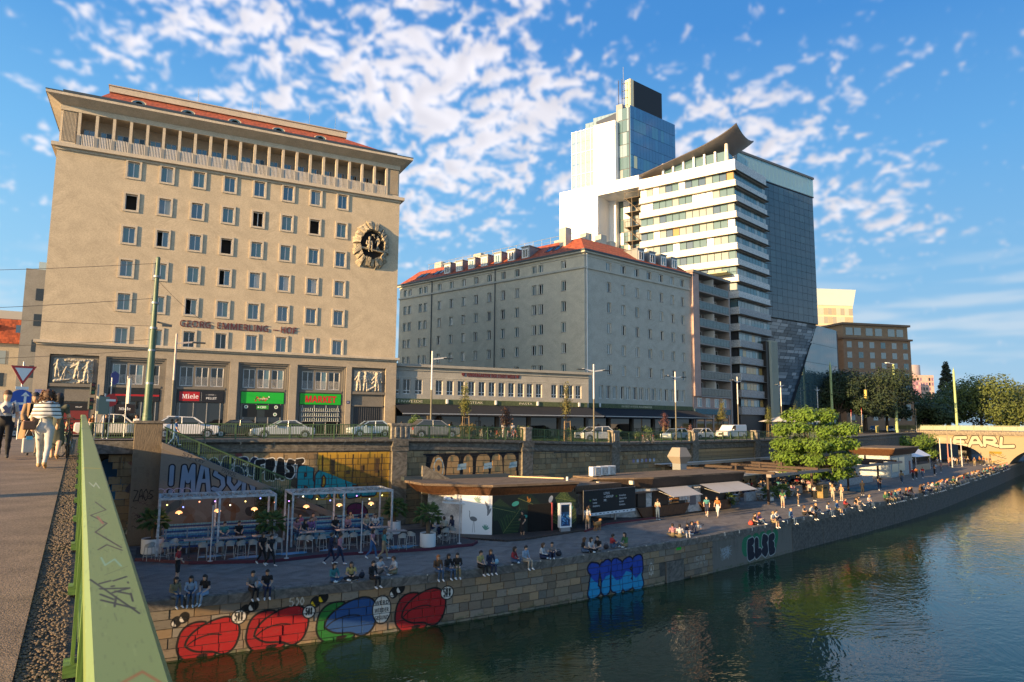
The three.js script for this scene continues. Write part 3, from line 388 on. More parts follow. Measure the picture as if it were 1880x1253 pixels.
  x.fillStyle = '#9fb4b8'; x.beginPath(); x.ellipse(xs(20.75), Y(-2.2), 17, 30, 0, 0, 7); x.fill(); x.fillStyle = '#b48d5c'; x.beginPath(); x.ellipse(xs(20.75), Y(-2.15), 14, 24, 0, 0, 7); x.fill(); x.fillStyle = '#1d2a3a'; x.beginPath(); x.ellipse(xs(20.75), Y(-2.15), 5, 8, 0, 0, 7); x.fill();
  for (const a of [22.6, 25.2, 27.9]) { x.fillStyle = '#9fb4b8'; x.beginPath(); x.moveTo(xs(a), Y(-1.9)); x.lineTo(xs(a + 0.8), Y(-1.8)); x.lineTo(xs(a + 0.8), Y(-2.3)); x.lineTo(xs(a - 0.1), Y(-2.4)); x.fill(); }
  for (let i = 0; i < 6; i++) { x.fillStyle = pick(['#a9b2c4', '#8a7fa0', '#b7b9c0']); x.fillRect(xs(44.4 + i * 0.7), Y(-2.1), 12, 12); }
  for (let i = 0; i < 30; i++) { x.strokeStyle = css(18, 16, 14, 0.7); x.lineWidth = R(0.8, 1.6); const a = xs(R(30, 58)), b = Y(R(-3.4, -1.2)); x.beginPath(); x.moveTo(a, b); x.bezierCurveTo(a + 6, b - 12, a + 10, b + 12, a + R(8, 22), b); x.stroke(); }
  speck(x, W, H, 2600, () => css(120, 104, 78, R(0.05, 0.4)));
});
const embM = M([1, 1, 1], 0.9, { map: embTex, bumpMap: TX.stoneB, bumpScale: 0.01 }), eU = (s, y) => [(s - EW.s0) / (EW.s1 - EW.s0), (y - EW.y0) / (EW.y1 - EW.y0)];
const pedestals = [17.2, 29.75, 41.5, 55.6, 70];
{
  const w = thing('embankment_wall', 'high stone embankment wall below the street covered in graffiti and murals', 'retaining wall');
  obj('mortar_bed', ribbon(-50, -4.2, WOFF + 0.03, QUAY - 0.2, WOFF + 0.03, (x) => streetY(x) - 0.3), stone([0.14, 0.13, 0.12]), w);
  obj('mortar_bed', ribbon(-1.2, 325, WOFF + 0.03, QUAY - 0.2, WOFF + 0.03, (x) => streetY(x) - 0.3), mortarM, w);
  const fit = eStones.map((q) => { const m = bank((q[0] + q[1]) / 2, WOFF), top = eTop(m.x); return [q[0], q[1], q[2], Math.min(q[3], top)]; }).filter((q) => q[3] - q[2] > 0.12);
  const rank = fit.map((q) => { const m = (q[0] + q[1]) / 2, y = (q[2] + q[3]) / 2; const seen = y > (m < 17 ? -3.2 : m < 32 ? -3.5 : -2.7) && m > 5 ? 1 : 0; return [seen * 100 - m * 0.2, q]; }).sort((a, b) => b[0] - a[0]).map((q) => q[1]);
  rank.slice(0, 300).forEach((q) => obj('stone_block', blockGeo(...q, WOFF, R(0, 0.035), 0.022, eU), embM, w));
  tag(obj('stone_block', merge(rank.slice(300).map((q) => blockGeo(...q, WOFF, R(0, 0.035), 0.022, eU))), embM, w), null, null, null, 'stuff');
  const far = []; for (let s = 78; s < 150; s += 1.7) for (let y = QUAY; y < -0.9; y += 0.62) far.push(blockGeo(s + (y * 3 % 1), s + 1.7 + (y * 3 % 1), y, Math.min(y + 0.62, -0.75), WOFF, R(0, 0.03), 0.02, (a, b) => [a, b]));
  tag(obj('far_stone_block', merge(far), stone([0.19, 0.17, 0.14]), w), null, null, null, 'stuff');
  const cM = stone([0.22, 0.2, 0.165]);
  let s = -1.15; while (s < 196) { const L = s < 60 ? R(1.8, 2.3) : 6, V = (q, o, dy) => { const p = bank(q, WOFF + o); return [p.x, streetY(p.x) + dy, p.z]; }, a = s + 0.003, b = s + L - 0.003, prof = [[-0.02, -0.92], [-0.12, -0.82], [-0.12, -0.6], [-0.05, -0.56], [-0.05, -0.3], [-0.34, -0.14], [-0.34, 0.04], [0.5, 0.06]];
    const g = []; for (let i = 0; i < prof.length - 1; i++) g.push(quad(V(a, ...prof[i]), V(b, ...prof[i]), V(b, ...prof[i + 1]), V(a, ...prof[i + 1]))); obj('cornice_stone', muv(merge(g), s, 0), cM, w); s += L; }
  for (const px of pedestals) {   // pilasters carry the pedestals
    const s = sOf(px, WOFF), p = bank(s, WOFF), y = streetY(p.x); const g = merge([bx(-0.62, 0.62, QUAY, y - 0.9, -0.1, 0.24), bx(-0.72, 0.72, y - 0.9, y - 0.5, -0.1, 0.3), bx(-0.66, 0.66, y - 0.5, y - 0.1, -0.1, 0.36)]);
    const o = obj('pilaster', g, stone([0.25, 0.225, 0.18]), w); o.position.set(p.x, 0, p.z); o.rotation.y = p.ang;
  }
}
for (const [i, px] of pedestals.entries()) {
  const s = sOf(px, WOFF), p = bank(s, WOFF), y = streetY(p.x), t = thing('stone_pedestal', ['broad fluted stone pedestal on the embankment wall beside the parked grey car', 'narrow plain stone pedestal above the sand coloured letter mural', 'scrolled stone pedestal on the wall above the white air conditioners', 'plain stone pedestal between the railings above the dark pergola', 'stone pedestal half hidden behind the bright broadleaf tree'][i], 'pedestal', [p.x, y + 0.06, p.z], p.ang, 'stone pedestals on the embankment wall');
  const m = stone([0.33, 0.3, 0.25]), w = i === 0 ? 0.86 : i === 1 ? 0.42 : 0.58;
  obj('shaft', rbx(-w * 0.92, w * 0.92, -0.2, 0.98, -0.38, 0.32, 0.03), m, t); obj('cap', rbx(-w, w, 0.98, 1.2, -0.44, 0.38, 0.03), m, t);
  if (i !== 1) for (let k = -1; k <= 1; k++) obj('scroll', rbx(k * w * 0.5 - 0.1, k * w * 0.5 + 0.1, 0.08, 0.92, 0.3, 0.42, 0.04), m, t);
}
// street railings --------------------------------------------------------
const greenM = M([0.085, 0.16, 0.06], 0.5, { map: TX.grit });
function railing(s0, s1, label, every = 2.0) {
  const a0 = bank((s0 + s1) / 2, WOFF), t = thing('street_railing', label, 'railing', [a0.x, streetY(a0.x), a0.z], 0, 'green railings along the street edge');
  const P = (s, dy, o = 0) => { const p = bank(s, WOFF + o); return [p.x - a0.x, streetY(p.x) - streetY(a0.x) + dy, p.z - a0.z]; };
  const n = Math.max(1, Math.round((s1 - s0) / every)), d = (s1 - s0) / n;
  for (let i = 0; i < n; i++) { obj('top_rail', beam(P(s0 + i * d, 1.12), P(s0 + (i + 1) * d, 1.12), 0.09, 0.06), greenM, t); obj('bottom_rail', beam(P(s0 + i * d, 0.2), P(s0 + (i + 1) * d, 0.2), 0.05, 0.05), greenM, t); }
  for (let i = 0; i <= n; i++) obj('post', beam(P(s0 + i * d, 0.05), P(s0 + i * d + 0.001, 1.12), 0.09, 0.09), greenM, t);
  const g = [], step = s0 > 45 ? 0.2 : 0.14; for (let s = s0 + 0.1; s < s1; s += step) g.push(beam(P(s, 0.2), P(s + 0.0005, 1.1), 0.022, 0.035)); tag(obj('bar', g, greenM, t), null, null, null, 'stuff');
}
const pedS = pedestals.map((x) => sOf(x, WOFF));
railing(-3.9, -1.3, 'short green railing over the dark bridge recess beside the pole');
railing(0.75, pedS[0] - 0.95, 'green railing above the stairs and the yellow mural');
railing(pedS[0] + 0.95, pedS[1] - 0.5, 'green railing above the sand coloured letters with bicycles behind');
railing(pedS[1] + 0.5, pedS[2] - 0.65, 'green railing in front of the white sport utility car');
railing(pedS[2] + 0.65, pedS[3] - 0.65, 'green railing in front of the blue and white parked cars');
railing(pedS[3] + 0.65, pedS[4] - 0.65, 'green railing running towards the bright broadleaf tree');
railing(pedS[4] + 0.65, sOf(104, WOFF), 'farthest stretch of green railing behind the bright tree');
// tall pier at the bridge end ------------------------------------------------
{
  const t = thing('abutment_pier', 'tall weathered concrete pier carrying the green tram pole', 'pier', [-0.3, QUAY, -51.6]);
  obj('shaft', rbx(-0.82, 0.82, 0, 7.72, -0.8, 0.8, 0.04), M([0.4, 0.38, 0.35], 0.92, { map: canvasTex(256, 1024, (x, W, H) => { x.fillStyle = '#a89a86'; x.fillRect(0, 0, W, H); speck(x, W, H, 5000, () => css(30, 26, 22, R(0.04, 0.25))); for (let i = 0; i < 60; i++) { x.fillStyle = css(50, 46, 42, R(0.03, 0.12)); x.fillRect(R(0, W), R(0, 900), R(8, 60), R(10, 60)); } tagText(x, 'ZAOS', 30, 560, 180, 90, 7, '#15131a', null, 0, 8); for (let i = 0; i < 30; i++) { x.strokeStyle = pick(['#3a2a3f', '#7a4a52', '#1b1b1b']); x.lineWidth = 3; x.beginPath(); const a = R(10, 220), b = R(600, 900); x.moveTo(a, b); x.bezierCurveTo(a + 20, b - 30, a + 30, b + 30, a + R(20, 60), b); x.stroke(); } }), bumpMap: TX.stoneB, bumpScale: 0.01 }), t).geometry = (() => { const g = new RoundedBoxGeometry(1.64, 7.72, 1.6, 2, 0.04).translate(0, 3.86, 0); return g; })();
  obj('cap', rbx(-0.9, 0.9, 7.72, 7.9, -0.88, 0.88, 0.03), stone([0.24, 0.21, 0.17]), t);
}
{ // recess under the deck beside the bridge
  const t = thing('bridge_abutment', 'dark recess under the deck with blue graffiti on its back wall', 'abutment', [-2.6, QUAY, -54.5]);
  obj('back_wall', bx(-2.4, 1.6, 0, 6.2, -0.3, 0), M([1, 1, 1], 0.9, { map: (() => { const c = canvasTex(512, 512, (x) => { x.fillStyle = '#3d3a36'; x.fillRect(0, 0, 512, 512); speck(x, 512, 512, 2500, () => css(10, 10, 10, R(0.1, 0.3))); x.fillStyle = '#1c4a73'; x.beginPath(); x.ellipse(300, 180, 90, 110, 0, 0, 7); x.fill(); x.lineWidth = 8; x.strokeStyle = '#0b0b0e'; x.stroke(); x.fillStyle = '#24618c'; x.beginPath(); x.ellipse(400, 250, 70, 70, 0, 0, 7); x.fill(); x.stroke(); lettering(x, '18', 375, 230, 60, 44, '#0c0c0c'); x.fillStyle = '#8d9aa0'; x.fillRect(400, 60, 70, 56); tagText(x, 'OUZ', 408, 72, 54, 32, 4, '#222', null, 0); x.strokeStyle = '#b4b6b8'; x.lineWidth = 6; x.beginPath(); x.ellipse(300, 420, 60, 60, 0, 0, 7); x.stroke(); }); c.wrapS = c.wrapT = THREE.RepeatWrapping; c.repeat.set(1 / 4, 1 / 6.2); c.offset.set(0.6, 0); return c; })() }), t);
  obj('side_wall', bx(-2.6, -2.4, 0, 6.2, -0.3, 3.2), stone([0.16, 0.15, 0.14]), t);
  obj('deck_edge', bx(-2.6, 1.6, 5.75, 6.55, -0.3, 2.5), stone([0.2, 0.19, 0.17]), t);
}
// ---------------------------------------------------------------- the bridge underfoot
const deckY = (d) => d <= 23 ? 0.0235 * d : 0.54 + 0.0235 * (d - 23) - 0.00121 * (d - 23) ** 2;
const edgeX = (d) => 0.18 - 0.0825 * d;
function deckStrip(d0, d1, w0, y0, w1, y1, step = 1) {   // w metres left of the outer rail edge
  const P = [], U = [], I = [], n = Math.ceil((d1 - d0) / step), m = Math.max(1, Math.ceil(Math.abs(w1 - w0) / 1.5));
  for (let i = 0; i <= n; i++) { const d = lerp(d0, d1, i / n); for (let j = 0; j <= m; j++) { const w = lerp(w0, w1, j / m); P.push(edgeX(d) - w, deckY(d) + lerp(y0, y1, j / m), -d); U.push(w0 === w1 ? lerp(y0, y1, j / m) : w, d); } }
  for (let i = 0; i < n; i++) for (let j = 0; j < m; j++) { const a = i * (m + 1) + j, b = a + m + 1; I.push(a, a + 1, b + 1, a, b + 1, b); }
  const g = new THREE.BufferGeometry(); g.setAttribute('position', new THREE.Float32BufferAttribute(P, 3)); g.setAttribute('uv', new THREE.Float32BufferAttribute(U, 2)); g.setIndex(I); g.computeVertexNormals(); return g;
}
struct('bridge_walkway', deckStrip(-30, 56, 0.4, 0, 6.2, 0.03), M([0.36, 0.255, 0.17], 0.93, { map: TX.asphalt, bumpMap: TX.asphaltB, bumpScale: 0.006 }));
struct('bridge_kerb', merge([deckStrip(-30, 56, 6.2, 0.03, 6.45, 0.03), deckStrip(-30, 56, 6.45, 0.03, 6.45, -0.12)]), stone([0.3, 0.28, 0.25]));
struct('bridge_road', deckStrip(-30, 56, 6.45, -0.11, 13.6, -0.06), asphaltM);
struct('bridge_far_walkway', deckStrip(-30, 56, 13.6, 0.04, 18.2, 0.03), pavM);
{
  const t = thing('road_bridge', 'concrete road bridge deck that carries the walkway', 'bridge', [0, 0, 0]);
  const sM = stone([0.25, 0.23, 0.2]);
  obj('deck_slab', merge([deckStrip(-30, 56, 18.3, -1.5, 0.0, -1.5), deckStrip(-30, 52, -0.02, -1.5, -0.02, -0.06), deckStrip(-30, 52, -0.02, -0.06, 0.52, -0.06), deckStrip(-30, 56, 18.3, 0.0, 18.3, -1.5), deckStrip(-30, 56, 18.2, 0.03, 18.3, 0.03)]), sM, t);
  obj('girder', merge([1.5, 6, 11, 16.9].flatMap((w) => [deckStrip(-30, 52, w, -1.5, w, -3.3), deckStrip(-30, 52, w + 0.9, -3.3, w + 0.9, -1.5), deckStrip(-30, 52, w + 0.9, -3.3, w, -3.3)])), sM, t);
}
const gravel = []; { const g0 = new THREE.IcosahedronGeometry(1, 0); for (let i = 0; i < 9000; i++) { const d = R(0.18, 1) ** 2 * 24, r = R(0.003, 0.009) * (d < 4 ? 1 : d < 9 ? 1.6 : 2.4), g = g0.clone().scale(r, r * 0.7, r).rotateY(R(0, 6)).translate(edgeX(d) - R(0.14, 0.42 + 0.03 * Math.sin(d * 2.3)), deckY(d) - 0.016, -d); gravel.push(g); } }
struct('gravel_bed', deckStrip(-2, 56, 0.0, -0.05, 0.48, -0.012), M([0.15, 0.125, 0.1], 1, { map: TX.asphalt, bumpMap: TX.asphaltB, bumpScale: 0.01 }));
tag(obj('gravel', merge(gravel), M([0.2, 0.155, 0.11], 0.95, { map: TX.grit })), 'loose brown gravel in the gutter below the green bridge railing', 'gravel', null, 'stuff');
// railing
{
  const railTex = canvasTex(2048, 64, (x, W, H) => {   // u: 0..14 m along the rail, v: across
    x.fillStyle = '#8d9d66'; x.fillRect(0, 0, W, H); speck(x, W, H, 1500, () => css(70, 84, 44, R(0.05, 0.3))); speck(x, W, H, 500, () => css(200, 205, 160, R(0.05, 0.25)));
    const k = W / 14, S = (pts, c, lw) => { x.strokeStyle = c; x.lineWidth = lw; x.lineCap = 'round'; x.beginPath(); pts.forEach(([d, v], i) => { i ? x.lineTo(d * k, v * H) : x.moveTo(d * k, v * H); }); x.stroke(); };
    for (let i = 0; i < 11; i++) S([[1.95 + i * 0.035, 0.25 + 0.3 * (i % 2)], [2.06 + i * 0.02, 0.75 - 0.25 * (i % 3)]], '#20241c', 2.2); S([[1.9, 0.2], [2.3, 0.9]], '#20241c', 2);
    S([[2.75, 0.2], [3.1, 0.72], [3.3, 0.4], [3.55, 0.8], [3.7, 0.35], [4.0, 0.62]], '#3b2c25', 2.6); S([[2.7, 0.2], [2.82, 0.5], [2.74, 0.7]], '#3b2c25', 2.4);
    S([[1.42, 0.15], [1.36, 0.5], [1.44, 0.7], [1.5, 0.35], [1.42, 0.15]], '#a8703a', 2.2); S([[1.28, 0.4], [1.22, 0.75], [1.3, 0.85]], '#b5805a', 2); S([[1.12, 0.3], [1.06, 0.6], [1.1, 0.85], [1.2, 0.8]], '#5a4a8a', 2);
    S([[2.45, 0.3], [2.56, 0.4], [2.48, 0.6], [2.6, 0.66]], '#8fb7b0', 2.6); S([[4.6, 0.4], [4.9, 0.5], [4.7, 0.6], [4.95, 0.75]], '#cfd2c6', 3); S([[5.9, 0.2], [6.0, 0.9]], '#b9a83a', 10); S([[3.3, 0.5], [3.5, 0.62]], '#b06a5a', 4);
    for (let i = 0; i < 26; i++) S([[R(0.4, 13), R(0.1, 0.9)], [R(0.4, 13), R(0.1, 0.9)]].map((p, j, a) => (j ? [a[0][0] + R(-0.1, 0.2), p[1]] : p)), css(60, 70, 45, 0.5), 1);
  });
  railTex.wrapS = THREE.RepeatWrapping;
  const t = thing('bridge_railing', 'green painted bridge railing with scribbles, running away beside the walkway', 'railing', [edgeX(0), deckY(0), 0]);
  const gM = M([0.17, 0.30, 0.055], 0.42, { map: TX.grit }), L = (d, w, y) => [edgeX(d) - w - edgeX(0), deckY(d) + y, -d];
  const prof = [[0, 1.05], [0, 1.085], [0.012, 1.1], [0.124, 1.1], [0.136, 1.085], [0.136, 1.035], [0.0, 1.035], [0, 1.05]];
  for (let d0 = -4; d0 < 46; d0 += 2) { const g = []; for (let e = 0; e < 4; e++) { const a = d0 + e * 0.5, b = a + 0.5; for (let i = 0; i < prof.length - 1; i++) { const [w0, y0] = prof[i], [w1, y1] = prof[i + 1]; g.push(quad(L(b, w0, y0), L(a, w0, y0), L(a, w1, y1), L(b, w1, y1), [[b / 14, 1 - w0 / 0.136], [a / 14, 1 - w0 / 0.136], [a / 14, 1 - w1 / 0.136], [b / 14, 1 - w1 / 0.136]])); } }
    obj('top_rail', merge(g), M([0.6, 0.68, 0.5], 0.4, { map: railTex }), t); obj('bottom_rail', beam(L(d0, 0.068, 0.14), L(d0 + 2, 0.068, 0.14), 0.05, 0.05), gM, t); }
  for (let d = -3; d <= 46; d += 2) { obj('post', merge([beam(L(d, 0.045, 0), L(d + 0.0005, 0.045, 1.04), 0.02, 0.11), beam(L(d, 0.115, 0), L(d + 0.0005, 0.115, 1.04), 0.02, 0.11), beam(L(d, 0.08, -0.02), L(d + 0.0005, 0.08, 0.05), 0.16, 0.16)]), gM, t); }
  const rest = []; let n = 0; for (let d = 0.4; d < 45.5; d += 0.13) { if (Math.abs(((d + 3) % 2)) < 0.07) continue; const b = beam(L(d, 0.068, 0.15), L(d + 0.0005, 0.068, 1.04), 0.012, 0.035); if (n++ < 190) obj('bar', b, gM, t); else rest.push(b); }
  tag(obj('bar', rest, gM, t), null, null, null, 'stuff');
  // matching railing on the far side of the deck, seen only by its shadow
  const f = thing('bridge_railing', 'green railing on the opposite side of the bridge deck', 'railing', [edgeX(0) - 18.1, deckY(0), 0]);
  for (let d0 = -20; d0 < 50; d0 += 5) { obj('top_rail', beam(L(d0, 0.07, 1.07), L(d0 + 5, 0.07, 1.07), 0.13, 0.06), gM, f); obj('post', beam(L(d0, 0.07, 0), L(d0 + 0.0005, 0.07, 1.04), 0.06, 0.12), gM, f); }
  const fb = []; for (let d = -20; d < 54; d += 0.3) fb.push(beam(L(d, 0.068, 0.15), L(d + 0.0005, 0.068, 1.04), 0.03, 0.05)); tag(obj('bar', fb, gM, f), null, null, null, 'stuff');
}
// ---------------------------------------------------------------- stairs from the street to the quay
{
  const t = thing('staircase', 'concrete staircase along the embankment wall with large pale blue lettering', 'stairs', [0.5, QUAY, -49.6]);
  const x1 = 13.4, sl = -0.4475, top = 6.16, tex = canvasTex(1024, 512, (x, W, H) => {
    const k = W / 13.4, kv = H / 6.4, X = (v) => v * k, Y = (v) => (6.4 - v) * kv;
    x.fillStyle = '#857c72'; x.fillRect(0, 0, W, H); speck(x, W, H, 6000, () => css(40, 36, 32, R(0.04, 0.22)));
    for (let i = 0; i < 90; i++) { x.globalAlpha = R(0.2, 0.7); x.fillStyle = pick(['#4b3a55', '#6e5c50', '#2a2a2e', '#7b4a2a', '#35525a', '#9a948a']); x.beginPath(); x.ellipse(R(0, W), R(Y(2.9), H), R(10, 50), R(6, 26), R(0, 3), 0, 7); x.fill(); } x.globalAlpha = 1;
    tagText(x, '!MASON', X(0.25), Y(5.1), X(5.6), 150, 20, '#7e93ad', '#10131f', 6, 4);
    for (let i = 0; i < 16; i++) { x.strokeStyle = pick(['#141414', '#cfcac0', '#8a8f95', '#b07a2a']); x.lineWidth = R(3, 6); x.beginPath(); x.ellipse(R(60, W - 60), Y(R(0.4, 2.4)), R(12, 44), R(12, 34), 0, 0, R(3, 7)); x.stroke(); }
    x.strokeStyle = '#b6a6bc'; x.lineWidth = 4; for (let i = 0; i < 4; i++) { x.beginPath(); x.ellipse(X(0.1 + i * 0.5), Y(3.3), 24, 26, 0, 2, 6); x.stroke(); }
    speck(x, W, H, 1600, () => css(120, 112, 104, R(0.1, 0.5)));
  });
  const g = prism([[0, 0], [x1, 0], [x1, Math.max(0.2, top + sl * x1)], [0, top]], 0.3).translate(0, 0, -0.3), p = g.attributes.position, uv = g.attributes.uv; for (let i = 0; i < p.count; i++) uv.setXY(i, p.getX(i) / 13.4, p.getY(i) / 6.4);
  obj('side_wall', g, M([0.7, 0.7, 0.7], 0.9, { map: tex, bumpMap: TX.stoneB, bumpScale: 0.006 }), t);
  const par = prism([[0, top - 0.02], [x1, top + sl * x1 - 0.02], [x1, top + sl * x1 + 0.4], [0, top + 0.4]], 0.36, 0.02).translate(0, 0, -0.32);
  obj('sloping_coping', muv(par), M([0.3, 0.28, 0.26], 0.9, { map: canvasTex(1024, 64, (x, W, H) => { x.fillStyle = '#c9c3ba'; x.fillRect(0, 0, W, H); speck(x, W, H, 900, () => css(60, 56, 50, R(0.1, 0.3))); }) }), t);
  for (const [s, u, h] of [['STI', 1.2, 0.22], ['CRY', 1.95, 0.22], ['PINOL', 3.6, 0.24]]) { const q = textFit(s, s.length * 0.2, h, 0.004, fontR); q.rotateZ(Math.atan(sl)); q.translate(u, top + sl * u + 0.08, 0.042); obj('scribble', q, M([0.03, 0.03, 0.035], 0.8), t); }
  const n = 36, rise = 6.5 / n, run = 13.2 / n; for (let i = 0; i < n; i++) obj('step', bx(i * run + 0.1, (i + 1) * run + 0.12, 0, 6.55 - (i + 0.5) * rise, -2.7, -0.31), stone([0.26, 0.25, 0.23]), t);
  const rg = []; for (let u = 0.3; u < 8; u += 0.14) rg.push(beam([u, top + sl * u + 0.45, -0.14], [u + 0.0005, top + sl * u + 1.3, -0.14], 0.02, 0.035)); tag(obj('bar', rg, greenM, t), null, null, null, 'stuff');
  for (let u = 0.25; u < 8.2; u += 1.95) obj('post', beam([u, top + sl * u + 0.35, -0.14], [u + 0.0005, top + sl * u + 1.34, -0.14], 0.08, 0.08), greenM, t);
  obj('handrail', beam([0.1, top + 1.3, -0.14], [8.15, top + sl * 8.05 + 1.3, -0.14], 0.09, 0.07), greenM, t);
  obj('handrail', beam([0.1, top + 1.35, -2.5], [8.15, top + sl * 8.05 + 1.35, -2.5], 0.07, 0.06), greenM, t);
}
{ // second sloping parapet right of the first pedestal
  const t = thing('ramp_parapet', 'short sloping stone parapet beside the first kiosk roof', 'parapet', [18.6, QUAY, -51.2]);
  obj('wall', muv(prism([[0, 0], [4.2, 0], [4.2, 2.6], [0.2, 4.6], [0, 4.6]], 0.3)), stone([0.26, 0.235, 0.19]), t);
}
// ---------------------------------------------------------------- the far bridge
{
  const ax = 0.36, az = 0.933, t = thing('arched_bridge', 'concrete arched bridge with outlined white letters over the far quay', 'bridge', [162.3, 0, -86.0], Math.atan2(-az, ax));
  const prof = new THREE.Shape(); prof.moveTo(-18, -0.35); prof.lineTo(-18, -2.2); prof.lineTo(-9, -2.3); prof.bezierCurveTo(-4.4, -2.4, -2.2, -3.6, -1.5, -6.6); prof.lineTo(-1.3, -9.6); prof.lineTo(2.2, -9.6); prof.lineTo(2.4, -6.6); prof.bezierCurveTo(4, -3.4, 8, -2.2, 15, -2.0); prof.lineTo(30, -2.0); prof.bezierCurveTo(36, -2.4, 40, -4, 42, -9.6); prof.lineTo(48, -9.6); prof.lineTo(48, -0.35);
  const tex = canvasTex(2048, 256, (x, W, H) => { const k = W / 66, kv = H / 10, X = (a) => (a + 18) * k, Y = (y) => -y * kv; x.fillStyle = '#bfb39a'; x.fillRect(0, 0, W, H); speck(x, W, H, 3000, () => css(80, 66, 48, R(0.05, 0.22))); x.fillStyle = css(215, 205, 180, 0.6); x.beginPath(); x.ellipse(X(-12.5), Y(-1.4), 120, 20, 0, 0, 7); x.fill();
    tagText(x, 'EARL', X(-7.6), Y(-0.55), X(3.8) - X(-7.6), Y(-3.0) - Y(-0.55), 18, '#d9d3c2', '#1a1714', 4, 3);
    x.fillStyle = '#b49a2c'; x.fillRect(X(-0.9), Y(-3.8), 70, 12); for (let i = 0; i < 22; i++) { x.strokeStyle = pick(['#b09a3a', '#7a6a50', '#3a342c', '#d8d2c0']); x.lineWidth = 2; x.beginPath(); const a = X(R(-1, 1.4)), b = Y(R(-6, -3.8)); x.moveTo(a, b); x.bezierCurveTo(a + 10, b - 12, a + 14, b + 12, a + 24, b); x.stroke(); } });
  tex.wrapS = tex.wrapT = THREE.ClampToEdgeWrapping; tex.repeat.set(1 / 66, 1 / 10); tex.offset.set(18 / 66, 1);
  const g = new THREE.ExtrudeGeometry(prof, { depth: 17, bevelEnabled: false, curveSegments: 12 }).translate(0, 0, 0);
  // local z runs away from the viewer after turning: build backwards
  g.scale(1, 1, 1); obj('arch_girder', g, [M([0.5, 0.47, 0.42], 0.9, { map: tex }), stone([0.3, 0.27, 0.22])], t).position.z = -17;
  obj('deck_edge', bx(-19, 60, -0.35, 0.55, -17.3, 0.35), stone([0.34, 0.29, 0.22]), t);
  const rM = M([0.17, 0.24, 0.09], 0.5, { map: TX.grit });
  for (let u = -19; u < 50; u += 2.6) obj('post', bx(u - 0.05, u + 0.05, 0.55, 1.75, 0.1, 0.2), rM, t);
  for (let u = -19; u < 48; u += 7.8) { obj('handrail', bx(u, u + 7.78, 1.7, 1.8, 0.07, 0.23), rM, t); obj('glazed_panel', bx(u, u + 7.78, 0.68, 1.62, 0.135, 0.155), M([0.09, 0.12, 0.06], 0.35, { map: TX.grit }), t); }
  obj('abutment', bx(-26, -17.9, -6.6, 0.5, -17, 0.2), stone([0.24, 0.22, 0.18]), t);
  obj('inner_pier', bx(-8, -6.4, -6.6, -2.2, -16, -9), stone([0.2, 0.19, 0.18]), t);
}
// ---------------------------------------------------------------- windows
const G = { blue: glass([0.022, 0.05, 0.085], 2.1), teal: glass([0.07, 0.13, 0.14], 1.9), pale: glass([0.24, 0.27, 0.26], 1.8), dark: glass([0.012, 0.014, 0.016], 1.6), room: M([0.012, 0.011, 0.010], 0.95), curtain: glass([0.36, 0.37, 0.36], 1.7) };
const frameW = M([0.72, 0.7, 0.66], 0.55), frameG = M([0.3, 0.3, 0.29], 0.5);
const gcache = new Map(), G_ = (k, f) => { if (!gcache.has(k)) gcache.set(k, f()); return gcache.get(k); };
const ring = (w, h, t, d, z = 0) => merge([bx(-w / 2, w / 2, h / 2 - t, h / 2, z, z + d), bx(-w / 2, w / 2, -h / 2, -h / 2 + t, z, z + d), bx(-w / 2, -w / 2 + t, -h / 2 + t, h / 2 - t, z, z + d), bx(w / 2 - t, w / 2, -h / 2 + t, h / 2 - t, z, z + d)]);
function face(parent, x, z, ang) {   // a facade's own axes inside a building group
  const c = Math.cos(ang), s = Math.sin(ang);
  return { parent, ang, add(o, lx, ly, lz = 0) { o.position.set(x + lx * c + lz * s, ly, z - lx * s + lz * c); o.rotation.y = ang; return o; }, mesh(name, geo, m, lx = 0, ly = 0, lz = 0) { return this.add(obj(name, geo, m, parent), lx, ly, lz); } };
}
// window group: frame with mullion and two panes (or one), set back in the wall
function win(f, x, y, w, h, o = {}) {
  const g = new THREE.Group(); g.name = 'window'; f.parent.add(g); f.add(g, x, y, -(o.recess ?? 0.16));
  const t = o.t ?? 0.06, two = o.two ?? true, transom = o.transom ?? 0, fm = o.frame ?? frameW;
  obj('frame', G_(['f', w, h, t, two, transom].join(), () => merge([ring(w, h, t, 0.06), ...(two ? [bx(-t / 2, t / 2, -h / 2 + t, h / 2 - t, 0, 0.07)] : []), ...(transom ? [bx(-w / 2 + t, w / 2 - t, transom - t / 2, transom + t / 2, 0, 0.065)] : [])])), fm, g);
  const pw = two ? w / 2 : w, pane = G_(['p', pw, h].join(), () => bx(-pw / 2 + 0.01, pw / 2 - 0.01, -h / 2 + 0.01, h / 2 - 0.01, 0, 0.02)), ms = o.panes ?? [G.teal, G.teal];
  (two ? [-w / 4, w / 4] : [0]).forEach((px, i) => { if (ms[i]) obj('pane', pane, ms[i], g).position.set(px, 0, 0.012); });
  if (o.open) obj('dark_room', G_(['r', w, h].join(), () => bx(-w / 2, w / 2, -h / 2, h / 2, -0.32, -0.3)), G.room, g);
  if (o.sill) obj('sill', G_(['s', w].join(), () => bx(-w / 2 - 0.06, w / 2 + 0.06, -0.05, 0, 0, 0.3)), o.sillM ?? frameG, g).position.set(0, -h / 2, 0.02);
  if (o.surround) obj('surround', G_(['u', w, h].join(), () => merge([ring(w + 0.34, h + 0.38, 0.17, 0.11, (o.recess ?? 0.16) - 0.02)])), o.surround, g);
  return g;
}
